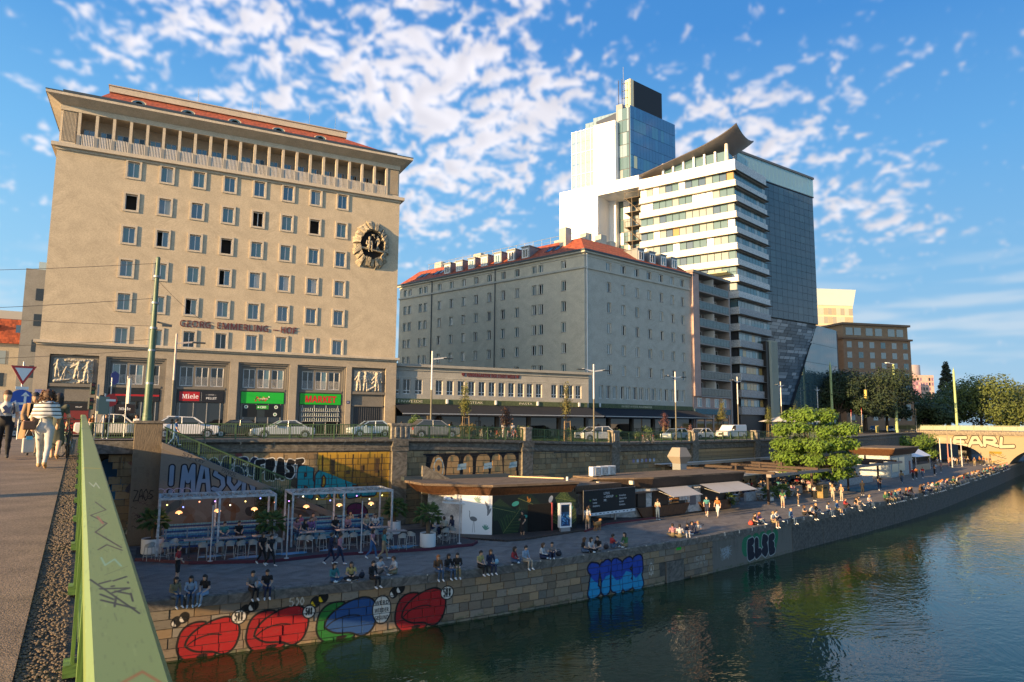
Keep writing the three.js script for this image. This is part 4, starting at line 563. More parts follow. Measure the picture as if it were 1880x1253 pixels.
function frustum(a, b) {   // a, b: [x0,x1,z0,z1,y] lower and upper rectangles
  const q = (r) => [[r[0], r[4], r[3]], [r[1], r[4], r[3]], [r[1], r[4], r[2]], [r[0], r[4], r[2]]], A = q(a), B = q(b), L = [];
  for (let i = 0; i < 4; i++) { const k = (i + 1) % 4; L.push(quad(A[i], A[k], B[k], B[i])); } L.push(quad(B[0], B[1], B[2], B[3]), quad(A[3], A[2], A[1], A[0])); return muv(merge(L));
}
const tileM = M([0.46, 0.095, 0.03], 0.8, { map: TX.tileC, bumpMap: TX.tileB, bumpScale: 0.05 });
const metalDark = M([0.05, 0.065, 0.075], 0.5, { metalness: 0.4 }), zinc = M([0.24, 0.26, 0.27], 0.5, { metalness: 0.5 });
function signTex(w, h, draw) { return canvasTex(w, h, draw); }
function signPlate(parent, name, x0, x1, y0, y1, z, tex, m = {}) { const o = obj(name, quad([x0, y0, z], [x1, y0, z], [x1, y1, z], [x0, y1, z]), M([0.9, 0.9, 0.9], 0.5, { map: tex, ...m }), parent); return o; }

// smooth union of tapered capsules, used for figures and reliefs ------------
const V3 = (p) => new THREE.Vector3(...p);
function capsDist(px, py, pz, c) { const [ax, ay, az] = c.a, dx = c.b[0] - ax, dy = c.b[1] - ay, dz = c.b[2] - az, L = dx * dx + dy * dy + dz * dz || 1e-9, t = Math.min(1, Math.max(0, ((px - ax) * dx + (py - ay) * dy + (pz - az) * dz) / L)), ex = px - ax - t * dx, ey = py - ay - t * dy, ez = (pz - az - t * dz) * (c.sq || 1); return Math.sqrt(ex * ex + ey * ey + ez * ez) - (c.r + (c.r2 - c.r) * t); }
function reliefGeo(w, h, caps, depth, nx = 90, ny = 60) {   // a carved plaque: height over a grid
  const P = [], I = []; for (let j = 0; j <= ny; j++) for (let i = 0; i <= nx; i++) { const x = -w / 2 + w * i / nx, y = h * j / ny; let d = 9; for (const c of caps) { const q = capsDist(x, y, 0, c); const k = 0.07, hh = clamp(0.5 + 0.5 * (q - d) / k, 0, 1); d = lerp(q, d, hh) - k * hh * (1 - hh); } const e = Math.min(i, j, nx - i, ny - j); const z = e === 0 ? -0.02 : 0.05 + depth * Math.sqrt(clamp(-d / 0.12 + 0.12, 0, 1.6)) + 0.03 * n2(x * 4, y * 4); P.push(x, y, z); }
  for (let j = 0; j < ny; j++) for (let i = 0; i < nx; i++) { const a = j * (nx + 1) + i; I.push(a, a + 1, a + nx + 2, a, a + nx + 2, a + nx + 1); }
  const g = new THREE.BufferGeometry(); g.setAttribute('position', new THREE.Float32BufferAttribute(P, 3)); g.setIndex(I); g.computeVertexNormals(); return muv(g);
}
function figCaps(x, y, s, lean, arm) { const p = (a, b) => [x + (a + lean * b) * s, y + b * s, 0], c = (a, b, r, r2 = r) => ({ a, b, r: r * s, r2: r2 * s }); return [c(p(0, 0.95), p(0.02, 1.02), 0.1), c(p(0, 0.55), p(0, 0.82), 0.16, 0.13), c(p(-0.08, 0), p(-0.06, 0.52), 0.07, 0.1), c(p(0.12, 0), p(0.06, 0.52), 0.07, 0.1), c(p(-0.12, 0.8), p(-0.12 - arm, 0.62), 0.06), c(p(0.12, 0.8), p(0.14 + arm, 0.5), 0.06)]; }

// ================================================================ main corner building
{
  const X0 = 6.6, t = thing('corner_building', 'tall beige apartment block with loggia storey, red tiled roof and ground floor shops', 'building', [X0, 0, -70.76]);
  const wallM = plaster([0.57, 0.475, 0.335]), baseM = M([0.42, 0.36, 0.275], 0.88, { map: TX.plaster, bumpMap: TX.stoneB, bumpScale: 0.006 }), trimM = plaster([0.6, 0.52, 0.4]);
  const f = face(t, -X0, 0, 0), xl = -9.2, xr = 22.45;
  const cols = [...Array(8)].map((_, i) => -3.15 + 2.767 * i), rows = [...Array(6)].map((_, i) => 24.56 - 3.1 * i), ww = 0.98, wh = 1.46, holes = [];
  for (const x of cols) for (const y of rows) holes.push([x - ww / 2, x + ww / 2, y - wh / 2, y + wh / 2]);
  f.mesh('facade_wall', holed(xr - xl, 25.62 - 8.2, holes, 0.34, xl, 8.2), wallM);
  f.mesh('extended_rear_block', merge([bx(xl, xr, 25.9, 31, -37, -15), bx(xl, xr, -0.5, 25.9, -37, -0.95), bx(xl, xl + 0.25, -0.5, 25.9, -0.95, -0.002), bx(xr - 0.25, xr, -0.5, 25.9, -0.95, -0.002)]), wallM);  // unseen depth stretched back so its shadow covers the neighbouring wing wall
  const openAt = { '0,1': 3, '1,2': 1, '3,2': 3, '4,1': 2, '6,1': 3, '3,3': 1, '2,4': 1, '7,1': 0 };
  cols.forEach((x, i) => rows.forEach((y, j) => { const o = openAt[i + ',' + j] || 0, base = j < 1 ? (i < 4 ? G.teal : G.blue) : j === 3 && i >= 4 ? G.blue : j === 5 && i < 4 && i > 0 ? G.dark : pick([G.teal, G.teal, G.blue, G.blue]);
    const alt = j === 3 && i >= 4 && i < 7 ? G.curtain : rnd() < 0.3 ? pick([G.teal, G.blue, G.pale]) : base; win(f, x, y, ww, wh, { recess: 0.28, panes: o === 3 ? [null, null] : o === 1 ? [null, base] : o === 2 ? [null, null] : [base, alt], two: o !== 3, open: o > 0, surround: trimM, sill: true, sillM: metalDark }); }));
  // lettering
  const L1 = textFit('GEORG  EMMERLING', 7.85, 0.62, 0.05, fontR); obj('lettering', L1, M([0.1, 0.012, 0.014], 0.5), t); f.add(t.children.at(-1), 1.55, 10.24, 0.03);
  obj('lettering', textFit('-', 0.5, 0.62, 0.06, fontR), M([0.13, 0.02, 0.022], 0.5), t); f.add(t.children.at(-1), 9.85, 10.24, 0.03);
  obj('lettering', textFit('HOF', 1.5, 0.62, 0.06, fontR), M([0.13, 0.02, 0.022], 0.5), t); f.add(t.children.at(-1), 10.6, 10.24, 0.03);
  // bands
  f.mesh('upper_cornice', merge([bx(xl - 0.12, xr + 0.12, 25.4, 25.62, -1, 0.12), bx(xl - 0.42, xr + 0.42, 25.62, 25.95, -16.1, 0.42)]), trimM);
  f.mesh('base_cornice', merge([bx(xl - 0.18, xr + 0.12, 7.9, 8.06, -16, 0.34), bx(xl - 0.4, xr + 0.3, 8.06, 8.26, -16, 0.56), bx(xl - 0.4, xr + 0.3, 8.26, 8.3, -16, 0.5)]), trimM);
  // loggia
  const p0 = -7.7, p1 = 20.95, nb = 21, bw = (p1 - p0) / nb;
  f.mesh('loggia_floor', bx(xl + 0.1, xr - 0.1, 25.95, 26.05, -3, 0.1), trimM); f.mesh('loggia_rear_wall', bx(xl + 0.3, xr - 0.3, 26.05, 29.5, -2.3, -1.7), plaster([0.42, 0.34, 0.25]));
  f.mesh('end_block', merge([bx(xl + 0.05, p0 - 0.2, 26.05, 29.5, -16, -0.25), bx(p1 + 0.2, xr - 0.05, 26.05, 29.5, -16, -0.25), bx(xl + 0.05, xr - 0.05, 26.05, 29.5, -16, -2.3)]), trimM);
  for (const [a, b] of [[xl + 0.2, p0 - 0.3], [p1 + 0.3, xr - 0.15]]) { for (let x = a; x < b; x += 0.105) f.mesh('louvre', bx(x, x + 0.06, 26.35, 29.15, -0.26, -0.17), plaster([0.5, 0.42, 0.31])); }
  f.mesh('lintel', bx(xl + 0.02, xr - 0.02, 29.15, 29.62, -1.72, -0.06), trimM);
  for (let i = 0; i <= nb; i++) f.mesh('post', bx(-0.12, 0.12, 26.05, 29.15, -0.55, -0.1), trimM, p0 + i * bw);
  for (let i = 0; i < nb; i++) { const x = p0 + (i + 0.5) * bw; win(f, x, 27.15, 0.95, 2.1, { recess: 1.66, panes: pick([[G.blue, G.blue], [G.teal, G.blue], [G.blue, G.dark]]), frame: frameG });
    const sl = []; for (let k = 0; k < 9; k++) { const sx = x - bw / 2 + 0.17 + k * (bw - 0.34) / 8; sl.push(bx(sx - 0.03, sx + 0.03, 26.12, 27.14, -0.12, -0.08)); } tag(f.mesh('slat', merge(sl), M([0.62, 0.56, 0.47], 0.6)), null, null, null, 'stuff'); f.mesh('rail', bx(x - bw / 2 + 0.12, x + bw / 2 - 0.12, 26.5, 26.54, -0.16, -0.12), metalDark);
    f.mesh('rail_post', bx(x - bw / 2 - 0.12, x - bw / 2 + 0.12, 26.06, 27.0, -0.1, -0.04), M([0.2, 0.2, 0.19], 0.6)); }
  // eave, attic, roof
  f.mesh('eave_soffit', frustum([xl, xr, -16, 0, 29.62], [xl - 1.0, xr + 1.0, -17, 1.05, 30.08]), trimM);
  f.mesh('eave_slab', bx(xl - 1.05, xr + 1.05, 30.08, 30.32, -17, 1.1), trimM); f.mesh('gutter', bx(xl - 1.08, xr + 1.08, 30.32, 30.4, -17, 1.13), metalDark);
  f.mesh('attic_parapet', bx(xl + 0.1, xr - 0.35, 30.4, 31.05, -15.6, -0.7), trimM); f.mesh('parapet_cap', bx(xl, xr - 0.25, 31.05, 31.24, -15.8, -0.55), metalDark);
  f.mesh('tiled_roof', frustum([xl + 2.6, xr - 0.6, -15, -1.0, 31.2], [-5.9, 17.2, -11, -5.6, 33.9]), tileM);
  f.mesh('roof_crown', bx(-6.0, 17.6, 33.9, 34.5, -11.4, -5.3), trimM); f.mesh('crown_cap', bx(-6.1, 17.7, 34.5, 34.6, -11.5, -5.2), M([0.4, 0.33, 0.24], 0.7));
  for (const x of [-3.2, 1.1, 5.4, 9.7, 14]) { const e = new THREE.TorusGeometry(0.6, 0.06, 6, 14, Math.PI).scale(1, 0.5, 1); const d = f.mesh('eyebrow_dormer', e, trimM, x, 31.75, -1.75); obj('pane', new THREE.CircleGeometry(0.58, 16, 0, Math.PI).scale(1, 0.5, 1), G.teal, d); obj('hood', new THREE.CylinderGeometry(0.62, 0.3, 1.6, 12, 1, false, 0, Math.PI).rotateZ(Math.PI / 2).rotateY(-Math.PI / 2).scale(1, 0.6, 1).translate(0, 0, -0.8), tileM, d); }
  for (const x of [2, 7.4, 8.2, 13.5, 16.4]) f.mesh('lightning_rod', cyl(0, 34.5, 36.4, 0, 0.025, 0.012, 5), zinc, x, 0, -6);
  // ground floor
  const bays = [[-4.16, 0.65], [1.3, 6.11], [6.84, 11.61], [12.34, 17.23]], panels = [[-8.36, -4.7], [17.79, 21.41]], bh = [...bays, ...panels].map(([a, b]) => [a, b, 0.15, 7.13]);
  f.mesh('base_wall', holed(xr - xl + 0.3, 8.0 - 0.1, bh, 0.55, xl - 0.2, 0.1), baseM, 0, 0, 0.2);
  f.mesh('base_side', bx(xl - 0.2, xl, 0, 7.95, -16, 0.19), baseM);
  f.mesh('base_side', bx(xr, xr + 0.1, 0, 7.95, -16, 0.19), baseM);
  const greyM = M([0.2, 0.185, 0.16], 0.85, { map: TX.plaster });
  bays.forEach(([a, b], i) => {
    const c = (a + b) / 2, w = b - a;
    f.mesh('stepped_frame', merge([bx(a + 0.001, a + 0.16, 0.16, 7.12, -0.34, 0.08), bx(b - 0.16, b - 0.001, 0.16, 7.12, -0.34, 0.08), bx(a + 0.16, b - 0.16, 6.96, 7.12, -0.34, 0.08), bx(a + 0.16, a + 0.34, 0.16, 6.95, -0.34, -0.06), bx(b - 0.34, b - 0.16, 0.16, 6.95, -0.34, -0.06), bx(a + 0.34, b - 0.34, 6.76, 6.95, -0.34, -0.06)]), greyM);
    f.mesh('bay_rear', holed(w - 0.68, 6.6, [-1, 0, 1].map((k) => [c + k * 1.32 - 0.56, c + k * 1.32 + 0.56, 4.72, 6.52]), 0.2, a + 0.34, 0.16), greyM, 0, 0, -0.2);
    for (const k of [-1, 0, 1]) { win(f, c + k * 1.32, 5.62, 1.12, 1.8, { recess: 0.34, panes: pick([[G.dark, G.teal], [G.teal, G.dark], [G.dark, G.dark]]), frame: frameW }); const gb = []; for (let q = -5; q <= 5; q++) gb.push(bx(c + k * 1.32 + q * 0.1 - 0.008, c + k * 1.32 + q * 0.1 + 0.008, 4.72, 5.6, -0.22, -0.205)); tag(f.mesh('window_guard', merge(gb), frameW), null, null, null, 'stuff'); }
    f.mesh('shop_front', bx(a + 0.42, b - 0.42, 0.3, 3.15, -0.18, -0.12), G.dark);
    for (const k of [-1.5, -0.5, 0.5, 1.5]) f.mesh('shop_mullion', bx(c + k * w * 0.24 - 0.03, c + k * w * 0.24 + 0.03, 0.3, 3.15, -0.12, -0.06), frameG);
    f.mesh('sill_band', bx(a + 0.34, b - 0.34, 4.4, 4.6, -0.2, -0.02), greyM);
    f.mesh('sign_box', bx(a + 0.4, b - 0.4, 3.2, 4.3, -0.18, -0.02), i < 2 ? M([0.02, 0.02, 0.024], 0.5) : M([0.02, 0.25, 0.03], 0.5));
  });
  const sx = (tex, i, y0 = 3.22, y1 = 4.28, m = {}) => signPlate(t, 'shop_sign', bays[i][0] + 0.42 - X0, bays[i][1] - 0.42 - X0, y0, y1, -0.012, tex, m);
  sx(signTex(512, 128, (x) => { x.fillStyle = '#15161a'; x.fillRect(0, 0, 512, 128); x.fillStyle = '#a3141c'; x.fillRect(0, 56, 512, 20); }), 0);
  sx(signTex(512, 128, (x) => { x.fillStyle = '#15161c'; x.fillRect(0, 0, 512, 128); x.fillStyle = '#a5121b'; x.fillRect(22, 12, 220, 104); x.fillStyle = '#eee'; x.font = 'bold 66px serif'; x.fillText('Miele', 48, 88); x.fillStyle = '#dcdcdc'; x.fillRect(262, 14, 2, 100); x.font = '20px sans-serif'; x.fillText('— CENTER —', 308, 50); x.font = 'bold 36px sans-serif'; x.fillText('PELLET', 314, 94); }), 1);
  sx(signTex(512, 136, (x) => { x.fillStyle = '#18b02e'; x.fillRect(0, 0, 512, 136); for (let i = 0; i < 26; i++) { x.fillStyle = pick(['#b3281c', '#d8b03a', '#1d7a2a', '#e8e2d0', '#7a2a18']); x.beginPath(); x.ellipse(R(170, 345), R(52, 104), R(6, 18), R(5, 14), R(0, 3), 0, 7); x.fill(); } x.fillStyle = '#f2ead2'; x.font = 'bold 26px serif'; x.fillText('Arpama', 214, 86); }), 2);
  sx(signTex(512, 136, (x) => { x.fillStyle = '#17a91f'; x.fillRect(0, 0, 512, 136); lettering(x, 'MARKET', 58, 26, 396, 84, '#d01f1c', '#6e1110', 4); }), 3);
  signPlate(t, 'shop_sign', bays[2][0] + 0.6 - X0, bays[2][1] - 0.6 - X0, 1.9, 3.1, -0.05, signTex(512, 180, (x) => { x.fillStyle = '#0b0e0c'; x.fillRect(0, 0, 512, 180); x.fillStyle = '#2f8f2a'; x.fillRect(180, 10, 160, 56); x.fillStyle = '#e8efe0'; x.font = 'bold 42px sans-serif'; x.fillText('CBD', 226, 52); x.beginPath(); x.ellipse(206, 38, 12, 12, 0, 0, 7); x.fill(); for (const [a, b] of [[44, 34], [440, 34], [430, 140]]) { x.fillStyle = '#d5dccf'; x.beginPath(); x.ellipse(a, b, 26, 26, 0, 0, 7); x.fill(); x.fillStyle = '#2f7a3a'; x.beginPath(); x.ellipse(a, b, 11, 14, 0, 0, 7); x.fill(); } x.fillStyle = '#273235'; x.fillRect(190, 80, 100, 100); }));
  signPlate(t, 'shop_sign', bays[0][0] + 0.9 - X0, bays[0][0] + 2.5 - X0, 2.1, 2.9, -0.04, signTex(256, 128, (x) => { x.fillStyle = '#190d0e'; x.fillRect(0, 0, 256, 128); x.fillStyle = '#ddd'; x.font = 'bold 54px serif'; x.fillText('Miele', 56, 82); }));
  { const sh = []; for (let r = 0; r < 3; r++) for (let k = 0; k < 18; k++) sh.push(cyl(12.95 + k * 0.215, 1.55 + r * 0.5, 1.85 + r * 0.5, 0, 0.045, 0.03, 6)); tag(f.mesh('bottle_display', merge(sh), M([0.25, 0.3, 0.3], 0.2), 0, 0, -0.02), null, null, null, 'stuff'); for (let r = 0; r < 3; r++) f.mesh('shelf', bx(12.9, 16.75, 1.5 + r * 0.5, 1.54 + r * 0.5, -0.08, 0.05), frameG); }
  // carved panels
  const relM = M([0.62, 0.57, 0.47], 0.85, { map: TX.stone });
  f.mesh('panel_field', bx(-8.3, -4.75, 0.2, 7.1, -0.3, -0.1), greyM); f.mesh('panel_field', bx(17.85, 21.35, 0.2, 7.1, -0.3, -0.1), greyM);
  f.mesh('carved_relief', reliefGeo(3.0, 2.2, [...figCaps(-1.15, 0.6, 1.35, 0.0, 0.2), ...figCaps(-0.75, 0.45, 0.95, 0.25, 0.3), { a: [-1.3, 0.2, 0], b: [-0.2, 0.35, 0], r: 0.16, r2: 0.08 }, ...figCaps(0.25, 0.5, 1.4, 0.12, 0.28), ...figCaps(1.0, 0.15, 1.7, 0.05, 0.16), { a: [-0.6, 2.0, 0], b: [0.9, 2.0, 0], r: 0.07, r2: 0.1 }, { a: [0.6, 0.2, 0], b: [1.2, 0.3, 0], r: 0.15, r2: 0.1 }], 0.22), relM, -6.58, 4.62, -0.08);
  f.mesh('carved_relief', reliefGeo(3.0, 2.2, [...figCaps(-1.05, 0.15, 1.75, 0.04, 0.12), ...figCaps(-0.35, 0.1, 1.8, 0.02, 0.14), ...figCaps(0.9, 0.15, 1.75, 0, 0.18), { a: [0.0, 0.2, 0], b: [0.6, 0.5, 0], r: 0.2, r2: 0.12 }, { a: [0.4, 0.9, 0], b: [0.6, 1.1, 0], r: 0.14, r2: 0.12 }], 0.22), relM, 19.6, 4.62, -0.08);
  for (const [a, b] of panels) { f.mesh('panel_ledge', bx(a + 0.06, b - 0.06, 4.35, 4.62, -0.1, 0.16), greyM); f.mesh('panel_ledge', bx(a + 0.2, b - 0.2, 3.1, 3.24, -0.1, 0.1), greyM); }
  f.mesh('entrance_door', bx(-7.8, -5.2, 0.2, 2.9, -0.1, -0.06), M([0.16, 0.02, 0.015], 0.4)); signPlate(t, 'shop_sign', -7.7 - X0, -5.3 - X0, 2.3, 2.95, -0.04, signTex(256, 64, (x) => { x.fillStyle = '#15100f'; x.fillRect(0, 0, 256, 64); x.fillStyle = '#ddd'; x.font = 'bold 30px serif'; x.fillText('Miele', 30, 42); x.font = 'bold 16px sans-serif'; x.fillText('PELLET', 160, 40); }));
  f.mesh('entrance_gate', bx(18.2, 21.0, 0.2, 3.05, -0.1, -0.05), M([0.02, 0.022, 0.025], 0.5)); for (let k = 0; k < 12; k++) f.mesh('gate_bar', bx(18.3 + k * 0.23, 18.33 + k * 0.23, 0.2, 3.0, -0.05, -0.01), M([0.08, 0.08, 0.08], 0.5));
  signPlate(t, 'street_nameplate', -9.2 - X0, -8.5 - X0, 3.75, 4.05, 0.225, signTex(128, 56, (x) => { x.fillStyle = '#1a2f7d'; x.fillRect(0, 0, 128, 56); x.strokeStyle = '#ddd'; x.lineWidth = 3; x.strokeRect(4, 4, 120, 48); x.fillStyle = '#ddd'; x.font = 'bold 18px sans-serif'; x.fillText('Hollandstraße', 8, 34); }));
  signPlate(t, 'house_number', 17.35 - X0, 17.65 - X0, 3.35, 3.65, 0.225, signTex(64, 64, (x) => { x.fillStyle = '#1b2a66'; x.fillRect(0, 0, 64, 64); x.fillStyle = '#ddd'; x.font = 'bold 34px sans-serif'; x.fillText('90', 12, 44); }));
  // bossed stone wreath with two figures
  const w0 = thing('wall_sculpture', 'rugged stone wreath sculpture with two figures on the beige facade', 'sculpture', [19.45, 20.25, -70.76]), ro = M([0.58, 0.5, 0.36], 0.9, { map: TX.stone, bumpMap: TX.stoneB, bumpScale: 0.03 });
  const hole = new THREE.Shape(); for (let i = 0; i < 26; i++) { const a = i / 26 * 6.283, r = 1 + 0.1 * n2(i * 1.3, 2); const q = [1.3 * r * Math.cos(a) + 0.05, 1.6 * r * Math.sin(a) + 0.1]; i ? hole.lineTo(...q) : hole.moveTo(...q); } obj('dark_cavity', new THREE.ShapeGeometry(hole).translate(0, 0, 0.03), M([0.012, 0.012, 0.014], 0.95), w0);
  for (let i = 0; i < 25; i++) { const a = i / 25 * 6.283 + R(-0.05, 0.05), ri = R(0.92, 1.02), ro2 = R(1.42, 1.7) * (a > 3.6 && a < 5.4 ? 1.08 : 1), da = 0.15, g = new THREE.BufferGeometry(), P = [], q = (r, b, z) => { const k = 1 + 0.05 * n2(b * 9, r * 5); return [1.3 * r * k * Math.cos(b), 1.62 * r * k * Math.sin(b), z]; }, h1 = R(0.28, 0.5), h2 = R(0.5, 0.85);
    const A = [q(ri, a - da, 0), q(ri, a + da, 0), q(ro2, a + da * 0.9, 0), q(ro2, a - da * 0.9, 0)], B = [q(ri * 1.05, a - da * 0.8, h2), q(ri * 1.05, a + da * 0.7, h2 * R(0.8, 1)), q(ro2 * 0.9, a + da * 0.7, h1), q(ro2 * 0.9, a - da * 0.6, h1 * R(0.6, 1))], fc = (a1, b1, c1, d1) => P.push(...a1, ...b1, ...c1, ...a1, ...c1, ...d1); fc(B[3], B[2], B[1], B[0]); fc(B[0], B[1], B[2], B[3]); for (let k = 0; k < 4; k++) { const n = (k + 1) % 4; fc(A[n], A[k], B[k], B[n]); } g.setAttribute('position', new THREE.Float32BufferAttribute(P.slice(18), 3)); g.computeVertexNormals(); obj('rough_stone', muv(g), ro, w0); }
  obj('plank', bx(-1.15, 1.25, -0.62, -0.45, 0.15, 0.5), ro, w0).rotation.z = -0.1;
  sculptFigures.push([w0, ro]);
}
// figures in the wreath
for (const [w, m] of sculptFigures) { const a = obj('carved_figure', poseGeo('edge', { long: false, shorts: false, sleeve: true, dress: false }, 0.03), m, w); a.material = [m, m, m, m, m]; a.position.set(-0.35, -0.44, 0.42); a.scale.setScalar(1.35); const b = obj('carved_figure', poseGeo('walk', { long: false, shorts: false, sleeve: true, dress: false }, 0.034), [m, m, m, m, m], w); b.position.set(0.62, -0.58, 0.34); b.rotation.set(0, -1.1, 0); b.scale.setScalar(0.92); obj('hammer', merge([bar([0.25, 0.72, 0.45], [0.05, 1.0, 0.5], 0.03), bx(-0.1, 0.16, 0.96, 1.1, 0.42, 0.56)]), m, w); }

// ================================================================ kindergarten block
{
  const C = [46.87, -71.2], t = thing('kindergarten_block', 'pale grey apartment block with red hipped roof and attic dormers', 'building', [C[0], 0, C[1]]), tk = thing('kindergarten_wing', 'low grey kindergarten wing with red lettering over shops and awnings', 'building', [22.46, 0, C[1]]);
  const wm = plaster([0.52, 0.50, 0.43]), wmSkyLit = plaster([0.66, 0.6, 0.46]), lowM = plaster([0.40, 0.385, 0.34]), trim = plaster([0.54, 0.52, 0.44]), D2R = Math.PI / 180;  // the wing coat is painted paler, standing in for sky light on it
  const aw = -69 * D2R, WL = 36.4, wx = -WL * Math.cos(aw), wz_ = WL * Math.sin(aw), fW = face(t, wx, wz_, aw), fR = face(t, 0, 0, 13 * D2R), RL = 22.4, fK = face(tk, 0, 0, 0), KL = 47.4 - 22.46;
  const ww = 0.78, wh = 1.3, rowsY = [19.12, 16.45, 13.75, 11.05, 8.4], paneSet = () => pick([[G.pale, G.dark], [G.teal, G.dark], [G.pale, G.pale], [G.dark, G.teal], [G.teal, G.pale]]);
  const cw = [3.31, 7.09, 8.25, 11.28, 13.85, 16.49, 19.13, 21.67, 24.27, 26.91, 30.11, 31.28, 33.85, 34.98].map((s) => WL - s), aW = cw.filter((_, i) => true);
  const hW = []; for (const x of cw) { for (const y of rowsY) hW.push([x - ww / 2, x + ww / 2, y - wh / 2, y + wh / 2]); hW.push([x - 0.42, x + 0.42, 21.4, 22.4]); }
  fW.mesh('facade_wall', holed(WL, 23.2, hW, 0.3, 0, 0), wmSkyLit);
  for (const x of cw) { for (const y of rowsY) win(fW, x, y, ww, wh, { recess: 0.24, panes: paneSet(), sill: true }); win(fW, x, 21.9, 0.84, 1.0, { recess: 0.24, panes: paneSet() }); }
  const cr = [4.58, 7.39, 10.18, 12.84, 15.44, 18.0, 20.4], lowX = [...Array(14)].map((_, i) => 2.94 + 1.32 * i), hR = []; for (const x of cr) { for (const y of rowsY) hR.push([x - ww / 2, x + ww / 2, y - wh / 2, y + wh / 2]); hR.push([x - 0.5, x + 0.5, 21.35, 22.4]); } for (const x of lowX) hR.push([x - 0.4, x + 0.4, 4.7, 6.35]);
  fR.mesh('facade_wall', holed(RL, 23.2 - 3.45, hR, 0.3, 0, 3.45), wm);
  for (const x of cr) { for (const y of rowsY) win(fR, x, y, ww, wh, { recess: 0.24, panes: paneSet(), sill: true }); win(fR, x, 21.87, 1.0, 1.05, { recess: 0.24, panes: paneSet() }); }
  for (const x of lowX) win(fR, x, 5.52, 0.8, 1.65, { recess: 0.24, panes: paneSet() });
  for (const [f, L] of [[fW, WL], [fR, RL]]) { f.mesh('string_course', merge([bx(-0.14, L + 0.14, 20.98, 21.22, -0.5, 0.16), bx(-0.06, L + 0.06, 22.6, 22.72, -0.5, 0.08)]), trim); f.mesh('eave_cornice', merge([bx(-0.3, L + 0.3, 22.98, 23.2, -0.5, 0.32)]), trim); f.mesh('gutter', bx(-0.42, L + 0.42, 23.2, 23.42, -0.5, 0.46), metalDark); }
  for (const x of [WL - 15.34, WL - 28.62]) fW.mesh('downpipe', cyl(0, 7.6, 23.2, 0.08, 0.07), metalDark, x); fR.mesh('downpipe', cyl(0, 3.9, 23.2, 0.1, 0.07), frameW, 0.35);
  // body walls behind and roof
  const nW = [Math.sin(aw), Math.cos(aw)], inW = [-nW[0], -nW[1]], nR = [Math.sin(13 * D2R), Math.cos(13 * D2R)], inR = [-nR[0], -nR[1]];
  const solve = (a, b) => { const det = inW[0] * inR[1] - inW[1] * inR[0]; return [(a * inR[1] - b * inW[1]) / det, (inW[0] * b - inR[0] * a) / det]; };
  const dW = [Math.cos(aw), -Math.sin(aw)], dR = [Math.cos(13 * D2R), -Math.sin(13 * D2R)], E0 = [wx, wz_], E2 = [dR[0] * RL, dR[1] * RL], dep = 11;
  const off = (p, n, d) => [p[0] + n[0] * d, p[1] + n[1] * d], w3 = (p, y) => [p[0], y, p[1]];
  const wall = (a, b, y0, y1) => quad(w3(a, y0), w3(b, y0), w3(b, y1), w3(a, y1)); const I1b = solve(dep, dep), E0b = off(E0, inW, dep), E2b = off(E2, inR, dep);
  obj('rear_walls', muv(merge([wall(E0b, E0, 0, 23.3), wall(I1b, E0b, 0, 23.3), wall(E2b, I1b, 0, 23.3), wall(E2, E2b, 0, 23.3)])), wm, t);
  const ri = 4.0, I1 = solve(ri, ri), R0 = off(E0, inW, ri), R2 = off(E2, inR, ri), yr = 26.3, ye = 23.35, o0 = off(E0, nW, 0.3), o1 = solve(-0.3, -0.3), o2 = off(E2, nR, 0.3);
  obj('tiled_roof', (() => { const A = quad(w3(o0, ye), w3(o1, ye), w3(I1, yr), w3(R0, yr), [[0, 0], [WL, 0], [WL - 4, 5], [0, 5]]), B = quad(w3(o1, ye), w3(o2, ye), w3(R2, yr), w3(I1, yr), [[0, 0], [RL, 0], [RL, 5], [4, 5]]); return merge([A, B]); })(), tileM, t);
  obj('flat_roof', muv(merge([quad(w3(R0, yr), w3(I1, yr), w3(I1b, yr), w3(E0b, yr)), quad(w3(I1, yr), w3(R2, yr), w3(E2b, yr), w3(I1b, yr)), wall(E0b, R0, 23.3, yr), wall(R2, E2b, 23.3, yr)])), M([0.35, 0.33, 0.3], 0.9), t);
  for (const [f, s, k] of [...[10.25, 12.85, 15.45, 18.1, 20.7, 23.3, 25.9].map((s) => [fW, WL - s, 0]), ...[11.85, 14.35, 16.85, 19.35].map((s) => [fR, s, 1])]) { const d = f.mesh('dormer', merge([bx(-0.72, 0.72, 0, 1.75, -3.2, 0), bx(-0.82, 0.82, 1.75, 1.86, -3.4, 0.12)]), zinc, s, 23.75, -0.55); obj('dormer_window', ring(1.05, 1.3, 0.12, 0.05), frameW, d).position.set(0, 0.85, 0.01); obj('pane', bx(-0.42, 0.42, -0.52, 0.52, 0, 0.02), pick([G.pale, G.teal, G.dark]), d).position.set(0, 0.85, 0.01); obj('mullion', bx(-0.05, 0.05, -0.55, 0.55, 0.02, 0.06), frameW, d).position.set(0, 0.85, 0.01); }
  for (const s of [5.6, 6.9, 28.4, 29.6, 32.2, 33.4]) { const d = fW.mesh('skylight', ring(0.95, 1.5, 0.1, 0.08), metalDark, WL - s, 24.75, -1.75); d.rotation.order = 'YXZ'; d.rotation.x = -0.95; obj('pane', bx(-0.4, 0.4, -0.68, 0.68, 0.01, 0.04), G.blue, d); }
  for (const s of [8, 17, 24, 29, 33]) fW.mesh('chimney', bx(-0.8, 0.8, 24.5, 27.6 - (s % 3) * 0.3, -6, -5), trim, WL - s); for (const s of [2, 6, 9, 11]) fR.mesh('chimney', bx(-0.55, 0.55, 24.5, 28.2 - (s % 4) * 0.3, -6, -4.8), trim, s);
